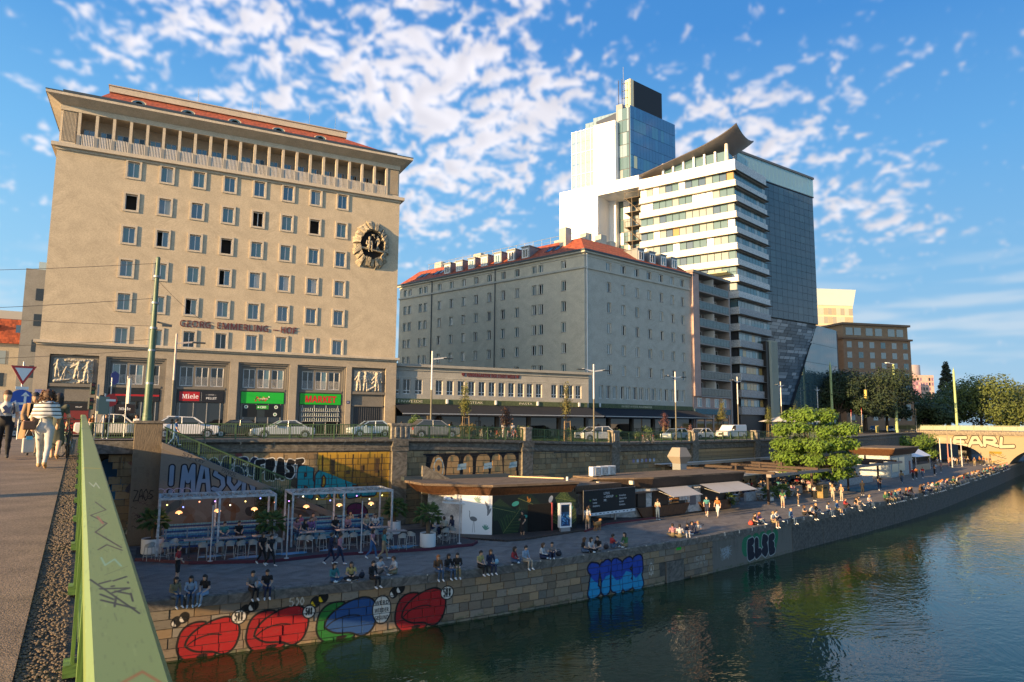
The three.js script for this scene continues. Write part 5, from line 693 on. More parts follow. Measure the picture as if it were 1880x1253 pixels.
  { const rl = []; for (let s = 1; s < 35; s += 1.6) rl.push(bar([WL - s, 26.2, -4.5], [WL - s, 27.4, -4.5], 0.03)); rl.push(bar([1.5, 27.35, -4.5], [WL - 1, 27.35, -4.5], 0.03), bar([1.5, 26.8, -4.5], [WL - 1, 26.8, -4.5], 0.02)); fW.mesh('roof_guardrail', merge(rl), zinc); fW.mesh('antenna', merge([bar([WL - 4, 26, -6], [WL - 4, 29.6, -6], 0.03), bar([WL - 4.5, 29, -6], [WL - 3.5, 29, -6], 0.02)]), zinc); }
  // low kindergarten wing
  const kx = [22.78, 23.98, 25.33, 27.71, 29.01, 30.33, 31.63, 32.91, 34.18, 35.43, 36.7, 37.93, 39.14, 40.37, 42.48, 43.63, 44.77, 45.94].map((x) => x - 22.46), hK = kx.map((x) => [x - 0.42, x + 0.42, 4.55, 6.15]);
  fK.mesh('kindergarten_wall', holed(KL, 4.05, hK, 0.3, 0, 3.45), lowM, 0, 0, 0.02); fK.mesh('kindergarten_body', bx(0, KL, 0, 7.45, -12, -0.5), lowM);
  for (const x of kx) win(fK, x, 5.35, 0.84, 1.6, { recess: 0.22, panes: [G.dark, G.dark], transom: -0.42 });
  fK.mesh('kindergarten_cornice', merge([bx(0, KL + 0.25, 7.1, 7.16, -0.5, 0.12), bx(0, KL + 0.3, 7.5, 7.8, -12, 0.35)]), M([0.36, 0.35, 0.31], 0.8, { map: TX.plaster })); fK.mesh('frieze_line', bx(0, KL, 6.35, 6.4, -0.1, 0.06), trim);
  const lt = textFit('KINDERGARTEN DER STADT WIEN', 6.1, 0.42, 0.05); fK.mesh('lettering', lt, M([0.1, 0.02, 0.02], 0.5), 8.55, 6.68, 0.05); for (const x of [8.1, 15.0]) fK.mesh('crest', merge([prism([[-0.2, 0.45], [0.2, 0.45], [0.2, 0.15], [0, 0], [-0.2, 0.15]], 0.05), bx(-0.05, 0.05, 0.05, 0.42, 0.05, 0.07)]), M([0.1, 0.02, 0.02], 0.5), x, 6.68, 0.05); survey(t);
  // shop fascia, glazing, awnings on both faces
  const fas = M([0.105, 0.135, 0.055], 0.7, { map: TX.grit }), navy = M([0.006, 0.012, 0.022], 0.9, { map: TX.cloth }), let_ = M([0.5, 0.48, 0.36], 0.6);
  for (const [f, L] of [[fK, KL], [fR, RL]]) { f.mesh('fascia_board', bx(0, L - 0.3, 3.5, 4.05, 0.02, 0.2), fas); f.mesh('shop_glazing', bx(0, L - 0.2, 0, 3.4, -0.3, -0.2), G.dark); const n = Math.round(L / 4.2); for (let i = 0; i <= n; i++) f.mesh('shop_pillar', bx(-0.2, 0.2, 0, 3.5, -0.2, 0.04), M([0.1, 0.09, 0.08], 0.8), clamp(i * L / n, 0.25, L - 0.25));
    for (let i = 0; i < n; i++) { const a = i * L / n + 0.02, b = (i + 1) * L / n - 0.02; f.mesh('awning', merge([quad([a, 2.42, 3.3], [b, 2.42, 3.3], [b, 3.48, 0.12], [a, 3.48, 0.12]), quad([b, 2.38, 3.3], [a, 2.38, 3.3], [a, 3.44, 0.12], [b, 3.44, 0.12]), bx(a, b, 2.2, 2.4, 3.27, 3.31)]), navy); f.mesh('awning_bar', bx(a, b, 2.36, 2.46, 3.28, 3.4), M([0.35, 0.36, 0.37], 0.4, { metalness: 0.5 })); } }
  for (const [f, s, x, w] of [[fK, 'ENWEIDE', 0.5, 2.8], [fK, 'STEAK', 8.9, 1.6], [fK, 'PASTA', 15.2, 1.7], [fR, 'DU BIST A FESTE AUGENWEIDE', 6.6, 6.2]]) f.mesh('fascia_lettering', textFit(s, w, 0.26, 0.02, fontR), let_, x, 3.64, 0.21);
  for (const [f, x] of [[fK, 6.1], [fK, 12.1], [fK, 17.6], [fK, 23.4], [fR, 2.4]]) f.mesh('wall_lamp', rbx(-0.14, 0.14, 3.56, 4.06, 0.2, 0.36, 0.05), M([0.6, 0.6, 0.58], 0.5), x);
}
// ================================================================ balcony house
{
  const a = 18 * Math.PI / 180, t = thing('balcony_house', 'pink rendered house with seven stacked teal glass balconies', 'building', [68.5, 0, -76], a), f = face(t, 0, 0, 0), pk = plaster([0.52, 0.36, 0.31]), gr = plaster([0.3, 0.25, 0.23]);
  f.mesh('body', bx(0.05, 11.4, 0, 23.9, -14, -1.6), gr); f.mesh('side_fin', bx(0.15, 1.9, 5.6, 23.7, -1.6, 0.3), pk); f.mesh('side_fin', bx(11.0, 11.4, 0, 24, -1.6, 0.3), plaster([0.36, 0.31, 0.28])); f.mesh('roof_slab', bx(0, 11.5, 23.7, 24.1, -14.2, 0.5), M([0.2, 0.18, 0.16], 0.8)); f.mesh('lower_floor', bx(0.2, 11.0, 0, 5.6, -1.6, 0.0), pk);
  const sheet = M([0.16, 0.225, 0.22], 0.35, { map: TX.grit }), sheetO = M([0.2, 0.2, 0.17], 0.4, { map: TX.grit });
  [22.37, 19.7, 17.1, 14.5, 11.93, 9.38, 6.8].forEach((y, i) => {
    f.mesh('balcony_slab', bx(1.9, 11.0, y - 1.28, y - 1.1, -1.6, 0.36), M([0.28, 0.26, 0.24], 0.8)); for (let k = 0; k < 9; k++) f.mesh('balcony_panel', bx(1.95 + k, 2.9 + k, y - 1.04, y - 0.04, 0.28, 0.31), i > 4 ? sheetO : sheet); f.mesh('balcony_rail', bx(1.9, 11.0, y - 0.03, y + 0.03, 0.26, 0.34), frameG); f.mesh('divider', bx(6.4, 6.46, y - 1.1, y + 1.2, -1.5, 0.2), M([0.5, 0.5, 0.48], 0.6));
    for (const x of [3.0, 5.0, 7.6, 9.8]) win(f, x, y + 0.35, 1.15, 1.4, { recess: 1.55, panes: pick([[G.pale, G.dark], [G.dark, G.dark], [G.curtain, G.pale]]), frame: frameW });
  });
  for (const x of [1.8, 4.2, 6.8, 9.2]) win(f, x, 4.7, 1.2, 1.3, { recess: -0.02, panes: [G.pale, G.teal] });
  f.mesh('painted_fascia', bx(0.2, 10.9, 3.0, 3.8, 0.02, 0.2), M([0.10, 0.22, 0.26], 0.7, { map: TX.grit })); f.mesh('shop_glazing', bx(0.6, 10.6, 0, 2.9, 0.02, 0.06), G.dark); for (const x of [0.6, 3.2, 5.6, 8.2, 10.5]) f.mesh('shop_pillar', bx(x - 0.15, x + 0.15, 0, 3, 0.03, 0.15), pk); survey(t);
}
// ================================================================ banded office with gate frame and roof canopy
{
  const D2R = Math.PI / 180, t = thing('banded_office', 'white banded office block with curved roof canopy and huge white gate frame', 'building', [82.82, 0, -80.65]);
  const white = M([0.74, 0.73, 0.7], 0.45, { map: TX.grit }), whiteP = M([0.78, 0.77, 0.75], 0.4), blind = M([0.33, 0.2, 0.08], 0.7), aL = -64 * D2R, LL = 34.4, fL = face(t, -LL * Math.cos(aL), LL * Math.sin(aL), aL), fR = face(t, 0, 0, 18 * D2R), RL = 11.8, c = (s) => LL - s;
  const shade = M([0.03, 0.032, 0.035], 0.5);
  fL.mesh('core', bx(c(17.3), LL - 0.5, 0, 45, -12, -0.5), shade); fR.mesh('core', bx(0.4, RL - 0.3, 0, 45, -14, -0.5), shade);
  const n = 15; for (let k = 0; k < n; k++) {
    const yc = 42.64 - 2.68 * k, b0 = yc - 2.68 + 0.72, b1 = yc - 0.72;
    if (yc > 10) { fL.mesh('spandrel_band', bx(c(17.4), LL + 0.02, b0, b1, -0.6, 0), white); fL.mesh('brise_soleil', bx(c(17.4), LL + 0.25, yc + 0.72, yc + 0.8, -0.3, 0.35), M([0.4, 0.36, 0.28], 0.6)); }
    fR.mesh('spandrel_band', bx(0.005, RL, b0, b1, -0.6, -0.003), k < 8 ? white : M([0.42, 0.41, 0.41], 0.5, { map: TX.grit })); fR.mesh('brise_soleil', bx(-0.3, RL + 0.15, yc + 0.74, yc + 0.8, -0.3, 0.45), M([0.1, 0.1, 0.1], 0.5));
    if (yc > 20) for (let i = 0; i < 14; i++) { const s0 = 0.35 + i * 1.21, m = rnd() < 0.09 ? blind : pick([G.blue, G.teal, G.teal, G.pale, G.pale, whiteP]); fL.mesh('window_pane', bx(c(s0 + 1.12), c(s0), yc - 0.66, yc + 0.66, -0.34, -0.28), m); }
    for (let i = 0; i < 10; i++) { const x = 0.3 + i * 1.15; if (k > 9 && i > 6) continue; fR.mesh('window_pane', bx(x, x + 1.08, yc - 0.66, yc + 0.5, -0.34, -0.28), k > 9 ? pick([G.pale, glass([0.4, 0.25, 0.08], 1.8), G.teal]) : pick([G.teal, G.pale, G.teal])); }
    fR.mesh('transom', bx(0.2, RL - 0.1, yc + 0.36, yc + 0.42, -0.28, -0.2), shade);
  }
  fL.mesh('parapet', bx(c(17.4), LL + 0.02, 43.36, 45.35, -12, 0), whiteP); fR.mesh('parapet', bx(0.01, RL, 43.36, 45.3, -14, -0.004), white);
  fL.mesh('gate_beam', bx(c(34.4), c(17.4), 44.1, 46.3, -10, 0.01), whiteP); fL.mesh('gate_leg', bx(c(34.4), c(25.9), 18, 44.1, -10, 0.01), whiteP); fL.mesh('recess_wall', bx(c(25.9), c(17.4), 18, 44.1, -10, -7), M([0.13, 0.16, 0.19], 0.3, { map: TX.grit })); for (let k = 0; k < 8; k++) fL.mesh('recess_pane', bx(c(25), c(21), 40.6 - k * 2.7, 42.2 - k * 2.7, -7, -6.9), pick([G.teal, G.pale, G.blue]));
  for (let k = 0; k < 9; k++) { const y = 42.5 - 2.7 * k; fL.mesh('fire_stair', merge([bx(c(20.5), c(17.5), y - 0.1, y, -2.6, -0.2), beam([c(20.3), y, -0.6], [c(17.7), y - 2.6, -0.6], 0.5, 0.12), bar([c(20.4), y, -0.25], [c(20.4), y + 1, -0.25], 0.05), bar([c(17.6), y, -0.25], [c(17.6), y + 1, -0.25], 0.05), bar([c(20.4), y + 1, -0.25], [c(17.6), y + 1, -0.25], 0.04), bar([c(19), y - 2.7, -0.3], [c(19), y, -0.3], 0.09)]), M([0.1, 0.075, 0.045], 0.7)); }
  // penthouse and canopy
  fL.mesh('penthouse', bx(c(13), c(1.6), 45.35, 47.4, -8, -1.0), G.teal); for (let i = 0; i < 7; i++) fL.mesh('penthouse_pillar', bx(c(13 - i * 1.9) - 0.15, c(13 - i * 1.9) + 0.15, 45.35, 47.6, -0.98, -0.6), whiteP);
  const P = [], I = [], nu = 24, nv = 6, cy = (u) => 45.9 + 2.5 * Math.sin(Math.min(1, u) * 1.25) + 1.9 * Math.pow(u, 5); for (const s of [0, 1]) for (let i = 0; i <= nu; i++) for (let j = 0; j <= nv; j++) { const u = i / nu, v = j / nv; P.push(c(17 - 17.8 * u), cy(u) + 0.9 * u * (2 * v - 1) ** 2 - s * 0.22, 0.9 - 9 * v); } const q = (nu + 1) * (nv + 1); for (let i = 0; i < nu; i++) for (let j = 0; j < nv; j++) { const a = i * (nv + 1) + j, b = a + nv + 1; I.push(a, b, b + 1, a, b + 1, a + 1, q + a, q + b + 1, q + b, q + a, q + a + 1, q + b + 1); } for (let i = 0; i < nu; i++) { const a = i * (nv + 1), b = a + nv + 1; I.push(a, q + b, b, a, q + a, q + b); } for (let j = 0; j < nv; j++) { const a = nu * (nv + 1) + j; I.push(a, q + a, q + a + 1, a, q + a + 1, a + 1); }
  const g = new THREE.BufferGeometry(); g.setAttribute('position', new THREE.Float32BufferAttribute(P, 3)); g.setIndex(I); g.computeVertexNormals(); fL.mesh('curved_canopy', muv(g), M([0.17, 0.15, 0.14], 0.5)); fL.mesh('canopy_column', cyl(0, 45.3, 48.6, 0, 0.4, 0.28), M([0.5, 0.46, 0.4], 0.7), c(1.6), 0, -0.9);
  fL.mesh('roof_plant_room', bx(c(12), c(3), 47, 50.6, -12, -8.6), M([0.42, 0.4, 0.36], 0.7, { map: TX.grit }));
  fL.mesh('green_balcony', merge([bx(c(8), c(1), 25.9, 26.1, -0.1, 2.4), bx(c(8), c(1), 26.9, 26.98, 2.3, 2.4)]), M([0.35, 0.36, 0.2], 0.6));
  fR.mesh('black_portal', bx(8.3, 9.4, 0, 15.6, -0.4, 0.5), M([0.008, 0.008, 0.009], 0.5)); for (let i = 0; i < 7; i++) fR.mesh('glass_fin', bx(9.5 + i * 0.4, 9.56 + i * 0.4, 0.5, 15.8, -0.2, 0.9), M([0.3, 0.36, 0.34], 0.25)); fR.mesh('fin_wall', bx(9.4, 12.2, 0, 15.7, -0.9, -0.3), G.teal); survey(t);
}
// ================================================================ glass tower with black screen
{
  const D2R = Math.PI / 180, t = thing('glass_tower', 'blue glass office tower with a black screen on its roof', 'building', [86.3, 0, -113]), fR = face(t, 0, 0, 12 * D2R), aL = -62 * D2R, LL = 14.6, fL = face(t, -LL * Math.cos(aL), LL * Math.sin(aL), aL);
  const white = M([0.78, 0.77, 0.75], 0.4), bg = [glass([0.03, 0.10, 0.22], 2.3, 0.06), glass([0.035, 0.13, 0.26], 2.3, 0.06), glass([0.05, 0.17, 0.26], 2.2, 0.08)], fr = M([0.05, 0.06, 0.08], 0.4);
  fR.mesh('core', bx(0.1, 15.2, 0, 69, -13, -0.25), fr);
  for (let r = 0; r < 13; r++) for (let i = 0; i < 15; i++) { const y = 69.3 - (r + 1) * 2.75; fR.mesh('glass_panel', bx(0.03 + i * 1.02, 1.02 + i * 1.02, y + 0.04, y + 2.72, -0.22, -0.1), r === 4 && i === 1 ? M([0.6, 0.62, 0.4], 0.5) : r % 3 === 1 && rnd() < 0.6 ? bg[2] : pick([bg[0], bg[1], bg[0]])); }
  const xL = (s) => LL - s; fL.mesh('lift_core', bx(xL(8.3), xL(3.1), 0, 66.2, -9, 1.2), white); fL.mesh('side_core', bx(xL(3.1), LL - 0.1, 0, 69, -9, -0.4), fr);
  for (let r = 0; r < 12; r++) for (let i = 0; i < 3; i++) fL.mesh('glass_panel', bx(xL(3.05 - i * 1.0), xL(2.1 - i * 1.0), 69.2 - (r + 1) * 2.75, 69.1 - r * 2.75 - 0.05, -0.36, -0.28), r < 5 ? pick([G.teal, glass([0.2, 0.28, 0.32], 1.9)]) : pick([G.pale, G.teal, white]));
  fL.mesh('stair_core', bx(xL(13.6), xL(9), 0, 65.5, -7, -1.6), M([0.6, 0.6, 0.58], 0.6)); const lf = []; for (let r = 0; r < 9; r++) for (let i = 0; i < 5; i++) fL.mesh('stair_glass', bx(xL(14.4 - i * 1.2), xL(13.26 - i * 1.2), 66.3 - (r + 1) * 2.5, 66.2 - r * 2.5, -0.1, -0.04), M([0.62, 0.75, 0.78], 0.06, { transmission: 0.75, ior: 1.5 })); for (let i = 0; i <= 5; i++) fL.mesh('stair_mullion', bx(xL(14.45 - i * 1.2) - 0.06, xL(14.45 - i * 1.2) + 0.06, 30, 66.6, -0.14, 0.06), white); for (let r = 0; r <= 9; r += 2) fL.mesh('stair_transom', bx(xL(14.5), xL(8.4), 66.3 - r * 2.5, 66.45 - r * 2.5, -0.14, 0.04), white); fL.mesh('gold_edge', bx(xL(8.6), xL(8.3), 40, 66.6, -0.3, 0.5), M([0.5, 0.4, 0.2], 0.5));
  fL.mesh('roof_screen', merge([...Array(9)].map((_, i) => bx(xL(12.5 - i), xL(11.56 - i), 66.2, 70 - (i < 2 ? 0.8 : 0), -3, -2.9))), M([0.3, 0.42, 0.5], 0.1, { transmission: 0.4, ior: 1.6 })); fL.mesh('roof_box', bx(xL(3.9), xL(2.4), 66, 70.6, -3, -1), M([0.12, 0.15, 0.18], 0.4));
  fR.mesh('black_screen', bx(4.4, 14.2, 69.2, 77.4, -3.2, -2.8), M([0.006, 0.006, 0.007], 0.6)); fR.mesh('screen_side', bx(3.3, 4.4, 69.2, 77.5, -4.4, -2.85), M([0.6, 0.52, 0.34], 0.6)); const tr = []; for (let k = 0; k < 5; k++) tr.push(bar([1.4, 69 + k * 1.7, -3.6], [3.3, 70 + k * 1.7, -3.6], 0.07), bar([1.4, 69, -3.6 - (k % 2)], [1.4, 77, -3.6 - (k % 2)], 0.07)); fR.mesh('screen_truss', merge(tr), M([0.1, 0.08, 0.06], 0.7)); fR.mesh('roof_antenna', bar([1.2, 69, -3], [1.2, 79.5, -3], 0.05), zinc);
}
// ================================================================ slate tower and its glass wedge
{
  const D2R = Math.PI / 180, t = thing('slate_tower', 'dark slate glass tower with a glazed top floor', 'building', [115, 0, -91.2], 8 * D2R), f = face(t, 0, 0, 0), gs = [[0.03, 0.048, 0.062], [0.04, 0.058, 0.072], [0.048, 0.075, 0.088], [0.035, 0.055, 0.07]].map((c) => glass(c, 1.75, 0.12)), dk = M([0.02, 0.026, 0.032], 0.5);
  f.mesh('core', bx(-23.5, -0.1, 21.2, 46.9, -18, -0.2), dk); for (let r = 0; r < 18; r++) for (let i = 0; i < 14; i++) f.mesh('slate_panel', bx(-23.4 + i * 1.66, -21.8 + i * 1.66, 21.3 + r * 1.42, 22.66 + r * 1.42, -0.2, -0.1), rnd() < 0.12 ? gs[2] : pick([gs[0], gs[1], gs[3]]));
  f.mesh('soffit', bx(-16, -0.4, 20.5, 21.2, -18, -0.5), dk); f.mesh('glazed_floor_core', bx(-23, -8, 47, 50.4, -16, -3), M([0.2, 0.3, 0.32], 0.4)); f.mesh('roof_plate', bx(-24.5, 0.1, 50.7, 51.1, -18.5, 0.2), M([0.08, 0.085, 0.09], 0.5)); for (let i = 0; i < 20; i++) f.mesh('top_glass', bx(-24.4 + i * 1.22, -23.22 + i * 1.22, 47.1, 50.7, -0.06, 0), M([0.5, 0.72, 0.76], 0.05, { transmission: 0.6, ior: 1.6 }));
  f.mesh('top_glass_side', bx(-0.06, 0, 47.1, 50.7, -18, -0.08), M([0.5, 0.72, 0.76], 0.05, { transmission: 0.6, ior: 1.6 })); f.mesh('top_slab', bx(-24, 0.02, 46.9, 47.1, -18, 0.02), dk);
  // leaning mosaic base and wedge
  const w = thing('glass_wedge', 'glass wedge podium with a leaning grey mosaic underside', 'building', [121, 0, -94], 18 * D2R), z = face(w, 0, 0, 0), ms = [[0.02, 0.03, 0.045], [0.05, 0.065, 0.085], [0.11, 0.13, 0.15], [0.03, 0.045, 0.065], [0.2, 0.22, 0.24]].map((c) => M(c, 0.35));
  const A = [-29, 20.6, -1.5], B = [-5.9, 21.2, 0], Cc = [-18.7, 5.2, -0.6], Dd = [-31, 5.2, -6], at = (u, v) => [0, 1, 2].map((k) => lerp(lerp(Dd[k], Cc[k], u), lerp(A[k], B[k], u), v));
  z.mesh('underside_backing', merge([quad(Dd, Cc, B, A), quad([-31, 0, -7], [-18.7, 0, -1.5], [-18.7, 5.3, -1.5], [-31, 5.3, -7])]).translate(0, 0, -0.15), dk); for (let r = 0; r < 26; r++) { let u = -R(0, 0.1); while (u < 1) { const l = R(0.05, 0.17), a = clamp(u, 0, 1), b = clamp(u + l - 0.006, 0, 1); if (b > a) z.mesh('mosaic_panel', quad(at(a, (r + 0.04) / 26), at(b, (r + 0.04) / 26), at(b, (r + 0.96) / 26), at(a, (r + 0.96) / 26)), pick(ms)); u += l; } }
  const gl = glass([0.06, 0.105, 0.115], 2.2, 0.03), glb = glass([0.045, 0.085, 0.1], 2.2, 0.03); for (let i = 0; i < 22; i++) { const x0 = -18.5 + i * 1.1, x1 = x0 + 1.07; if (x1 > 5.4) break; for (const [ya, yb] of [[0.5, 5], [5.05, 9.4], [9.45, 13.6], [13.65, 17.4], [17.45, 21.2]]) { const lim = (x) => 5.2 + (x + 18.7) * (16 / 12.8), h0 = Math.min(yb, lim(x0)), h1 = Math.min(yb, lim(x1)); if (h1 <= ya + 0.1) continue; z.mesh('glass_panel', quad([x0, ya, 0], [x1, ya, 0], [x1, h1, 0], [x0, Math.max(ya, h0), 0]), pick([gl, glb])); } }
  z.mesh('wedge_body', muv(prism([[-18.5, 0], [5.35, 0], [5.35, 21.15], [-5.9, 21.15], [-18.5, 5.3]], 11.9).translate(0, 0, -12)), dk); survey(t); survey(w);
}
// ================================================================ far buildings
function gridTower(name, label, [x, z], ang, w, h, d, m, wm, nx, ny, ww, wh, y0, extra) { const t = thing(name, label, 'building', [x, 0, z], ang), f = face(t, 0, 0, 0); f.mesh('body', bx(0, w, -1, h, -d, 0), m); for (let i = 0; i < nx; i++) for (let j = 0; j < ny; j++) f.mesh('window', bx(-ww / 2, ww / 2, -wh / 2, wh / 2, -0.1, 0.05), Array.isArray(wm) ? pick(wm) : wm, (i + 0.5) * w / nx, h - y0 - j * (h - y0) / (ny + 0.3)); if (extra) extra(f, t); return t; }
const D2 = Math.PI / 180;
gridTower('brown_hotel', 'brown rendered apartment block with a set back attic floor', [175, -131], -14 * D2, 23, 26.4, 16, plaster([0.33, 0.2, 0.12]), [G.pale, G.teal, G.pale], 6, 8, 1.6, 1.75, 1.6, (f) => { f.mesh('cornice', bx(-0.5, 23.5, 26.4, 26.9, -16, 0.5), M([0.16, 0.09, 0.05], 0.7)); f.mesh('attic_floor', bx(0.4, 22.6, 26.9, 30.6, -15, -0.4), plaster([0.33, 0.22, 0.13])); f.mesh('attic_roof', bx(-0.2, 23.2, 30.6, 31.2, -15.6, 0.2), M([0.16, 0.1, 0.06], 0.7)); for (const x of [2.4, 5.2, 9.2, 12.4, 16.8, 19.8]) f.mesh('attic_window', bx(x - 1.15, x + 1.15, 27.6, 29.8, -0.4, -0.3), G.pale); f.mesh('side_wing', bx(-9, 0, -1, 24.5, -15, -2.4), plaster([0.33, 0.2, 0.12])); f.mesh('side_wing_attic', bx(-8.6, 0.3, 24.5, 28, -14, -2.8), M([0.12, 0.08, 0.05], 0.7)); });
gridTower('golden_tower', 'golden sunlit glass tower with a flared crown behind the brown block', [282, -228], -20 * D2, 22, 60, 18, M([0.62, 0.5, 0.3], 0.35), [M([0.7, 0.52, 0.28], 0.25, { metalness: 0.6 }), M([0.62, 0.48, 0.3], 0.25, { metalness: 0.6 }), M([0.75, 0.62, 0.4], 0.3, { metalness: 0.5 })], 10, 13, 2.1, 3.4, 3, (f) => { f.mesh('flared_crown', frustum([-0.2, 22.2, -18, 0.2, 60], [-1, 23.4, -18.6, 1.2, 68]), M([0.6, 0.66, 0.62], 0.15, { transmission: 0.3, ior: 1.5 })); });
gridTower('pink_tower', 'pinkish office tower with a rounded top far down the street', [322, -207], -24 * D2, 13, 26, 14, plaster([0.55, 0.37, 0.3]), [M([0.2, 0.12, 0.16], 0.3), G.dark, M([0.45, 0.3, 0.26], 0.5)], 9, 10, 0.9, 1.5, 2, (f) => { f.mesh('rounded_top', cyl(4, 26, 31, -6, 5.5, 5.5, 20), M([0.35, 0.29, 0.28], 0.5)); });
gridTower('mauve_slab', 'mauve glass slab standing in front of the pinkish tower', [310, -205], -24 * D2, 12, 23, 8, M([0.3, 0.18, 0.2], 0.4), [M([0.3, 0.16, 0.19], 0.25), M([0.5, 0.3, 0.26], 0.3), M([0.16, 0.09, 0.13], 0.25)], 10, 12, 0.95, 1.3, 1.5);
gridTower('corner_house', 'cream corner house with red mansard roof beside the priority sign', [-31, -101], 4 * D2, 18.6, 10.6, 12, plaster([0.55, 0.47, 0.35]), [G.teal, G.dark, G.pale], 6, 3, 1.1, 1.6, 1.7, (f) => { f.mesh('mansard_roof', frustum([-0.4, 19, -12.4, 0.4, 10.6], [1, 17.6, -10, -1.8, 13.8]), tileM); f.mesh('flat_top', bx(1, 17.6, 13.8, 14.9, -10, -2.2), M([0.4, 0.39, 0.36], 0.8)); for (let i = 0; i < 5; i++) f.mesh('roof_window', bx(2.4 + i * 3.2, 3.8 + i * 3.2, 11.6, 13.0, -1.3, -0.6), G.blue); });
gridTower('grey_side_house', 'narrow grey house with dark glazing next to the beige block', [-14.4, -96], 2 * D2, 3.2, 19, 12, M([0.2, 0.22, 0.24], 0.7, { map: TX.plaster }), G.dark, 1, 5, 0.9, 1.4, 3, (f) => f.mesh('roof_glass', bx(0.6, 3, 19, 21, -6, -5.8), M([0.5, 0.6, 0.62], 0.1, { transmission: 0.5, ior: 1.5 })));
gridTower('white_annex', 'low white annex in the side street behind the road signs', [-27, -91], 4 * D2, 14, 4.6, 8, plaster([0.42, 0.43, 0.42]), [G.dark, G.teal], 7, 1, 1, 1.7, 1.8);
// ---------------------------------------------------------------- terrace platform
const PY = QUAY + 0.14;   // platform level
{
  const t = thing('terrace_platform', 'dark terrace platform with a magenta edge in front of the staircase', 'platform', [9, QUAY, -46]);
  const out = [[-9.5, 0.5], [-8.8, 0.9], [-6.8, 2.72], [-2.77, 4.1], [0.73, 3.66], [6.49, 4.34], [9.9, 4.0], [10.6, 3.2], [10.2, 1.6], [9.6, -3.2], [-9.5, -3.3]];
  obj('deck', muv(prism(out.map(([x, z]) => [x, -z]), 0.14).rotateX(-Math.PI / 2)), M([0.05, 0.055, 0.062], 0.85, { map: TX.grit }), t);
  const eg = []; for (let i = 0; i < 8; i++) { const a = out[i], b = out[i + 1]; eg.push(beam([a[0], 0.07, a[1]], [b[0], 0.07, b[1]], 0.06, 0.18)); } obj('edge_board', eg, M([0.07, 0.008, 0.025], 0.6), t);
  for (const [x, z, r] of [[-3.8, 2.7, 0.9], [-1.2, 2.6, 1.0], [1.2, 2.4, 0.8], [5.2, 3.2, 1.1], [-5.6, 1.6, 0.7]]) { const s = new THREE.Shape(); for (let i = 0; i < 14; i++) { const a = i / 14 * 6.283, q = r * (0.75 + 0.3 * n2(i * 0.9 + x, z)); i ? s.lineTo(Math.cos(a) * q * 1.4, Math.sin(a) * q * 0.6) : s.moveTo(Math.cos(a) * q * 1.4, Math.sin(a) * q * 0.6); } obj('blue_paint', new THREE.ShapeGeometry(s).rotateX(-Math.PI / 2).translate(x, 0.146, z), M([0.05, 0.26, 0.42], 0.6), t); }
}
const whiteSteel = M([0.6, 0.63, 0.66], 0.4, { map: TX.grit });
function pergola(x0, x1, label) {
  const z0 = -45.5, z1 = -48.3, y = -3.08 - PY, t = thing('terrace_pergola', label, 'pergola', [(x0 + x1) / 2, PY, z0], 0, 'white steel pergolas on the terrace'), w = (x1 - x0) / 2, d = z1 - z0, b = 0.06;
  for (const x of [-w, 0, w]) for (const z of [0, d]) obj('post', rbx(x - b, x + b, 0, y, z - b, z + b, 0.012), whiteSteel, t);
  for (const z of [0, d]) obj('long_beam', bx(-w - b, w + b, y, y + 0.13, z - b, z + b), whiteSteel, t); for (const x of [-w, 0, w]) obj('cross_beam', bx(x - b, x + b, y + 0.002, y + 0.128, d + b, -b), whiteSteel, t);
  const sl = []; for (let i = 0; i < 34; i++) { const x = -w + 0.15 + i * (2 * w - 0.3) / 33; sl.push(bar([x, y + 0.06, d], [x, y + 0.06, 0], 0.008, 0.008, 4)); } tag(obj('wire_net', sl, whiteSteel, t), null, null, null, 'stuff');
  const lv = []; for (let i = 0; i < 900; i++) { const x = R(-w, w), z = R(d, 0), s = R(0.03, 0.09), a = R(0, 6.3); lv.push(x - s * Math.cos(a), y + R(0.02, 0.14), z - s * Math.sin(a), x + s * Math.cos(a), y + R(0.02, 0.14), z + s * Math.sin(a), x + s * Math.sin(a), y + R(-0.1, 0.1), z - s * Math.cos(a)); } const lg = new THREE.BufferGeometry(); lg.setAttribute('position', new THREE.Float32BufferAttribute(lv, 3)); lg.computeVertexNormals(); tag(obj('creeper_leaves', muv(lg), M([0.3, 0.34, 0.34], 0.9), t), null, null, null, 'stuff');
  for (let k = 0; k < 3; k++) { const x = -w + (k + 0.5) * 2 * w / 3; lampShade([(x0 + x1) / 2 + x, -4.02, z0 - 1.25], k); }
  // benches: back row and front row of blue striped boards
  return t;
}
function lampShade(p, k) {
  const t = thing('pendant_lamp', `amber dome pendant lamp, ${['first', 'second', 'third'][k]} from the bridge under the ${p[0] < 7.4 ? 'nearer' : 'farther'} white pergola`, 'lamp', p, 0, 'amber pendant lamps');
  obj('shade', new THREE.SphereGeometry(0.2, 18, 8, 0, 6.283, 0, 1.5).scale(1, 0.85, 1), M([0.7, 0.4, 0.2], 0.6, { emissive: [1.0, 0.42, 0.14], emissiveIntensity: 0.75, side: THREE.DoubleSide }), t); obj('cord', bar([0, 0.16, 0], [0, 0.94, 0], 0.01), M([0.02, 0.02, 0.02], 0.7), t); obj('bulb', new THREE.SphereGeometry(0.05, 8, 6), M([1, 0.7, 0.4], 0.5, { emissive: [1, 0.5, 0.2], emissiveIntensity: 1.5 }), t);
  const l = new THREE.PointLight(new THREE.Color().setRGB(1, 0.5, 0.2), 0.55); l.position.set(0, -0.1, 0); l.castShadow = true; l.name = 'pendant_light'; t.add(l);
}
pergola(0.57, 7.0, 'white steel pergola with amber lamps nearest the bridge'); pergola(8.05, 14.5, 'white steel pergola with amber lamps beside the potted palm');
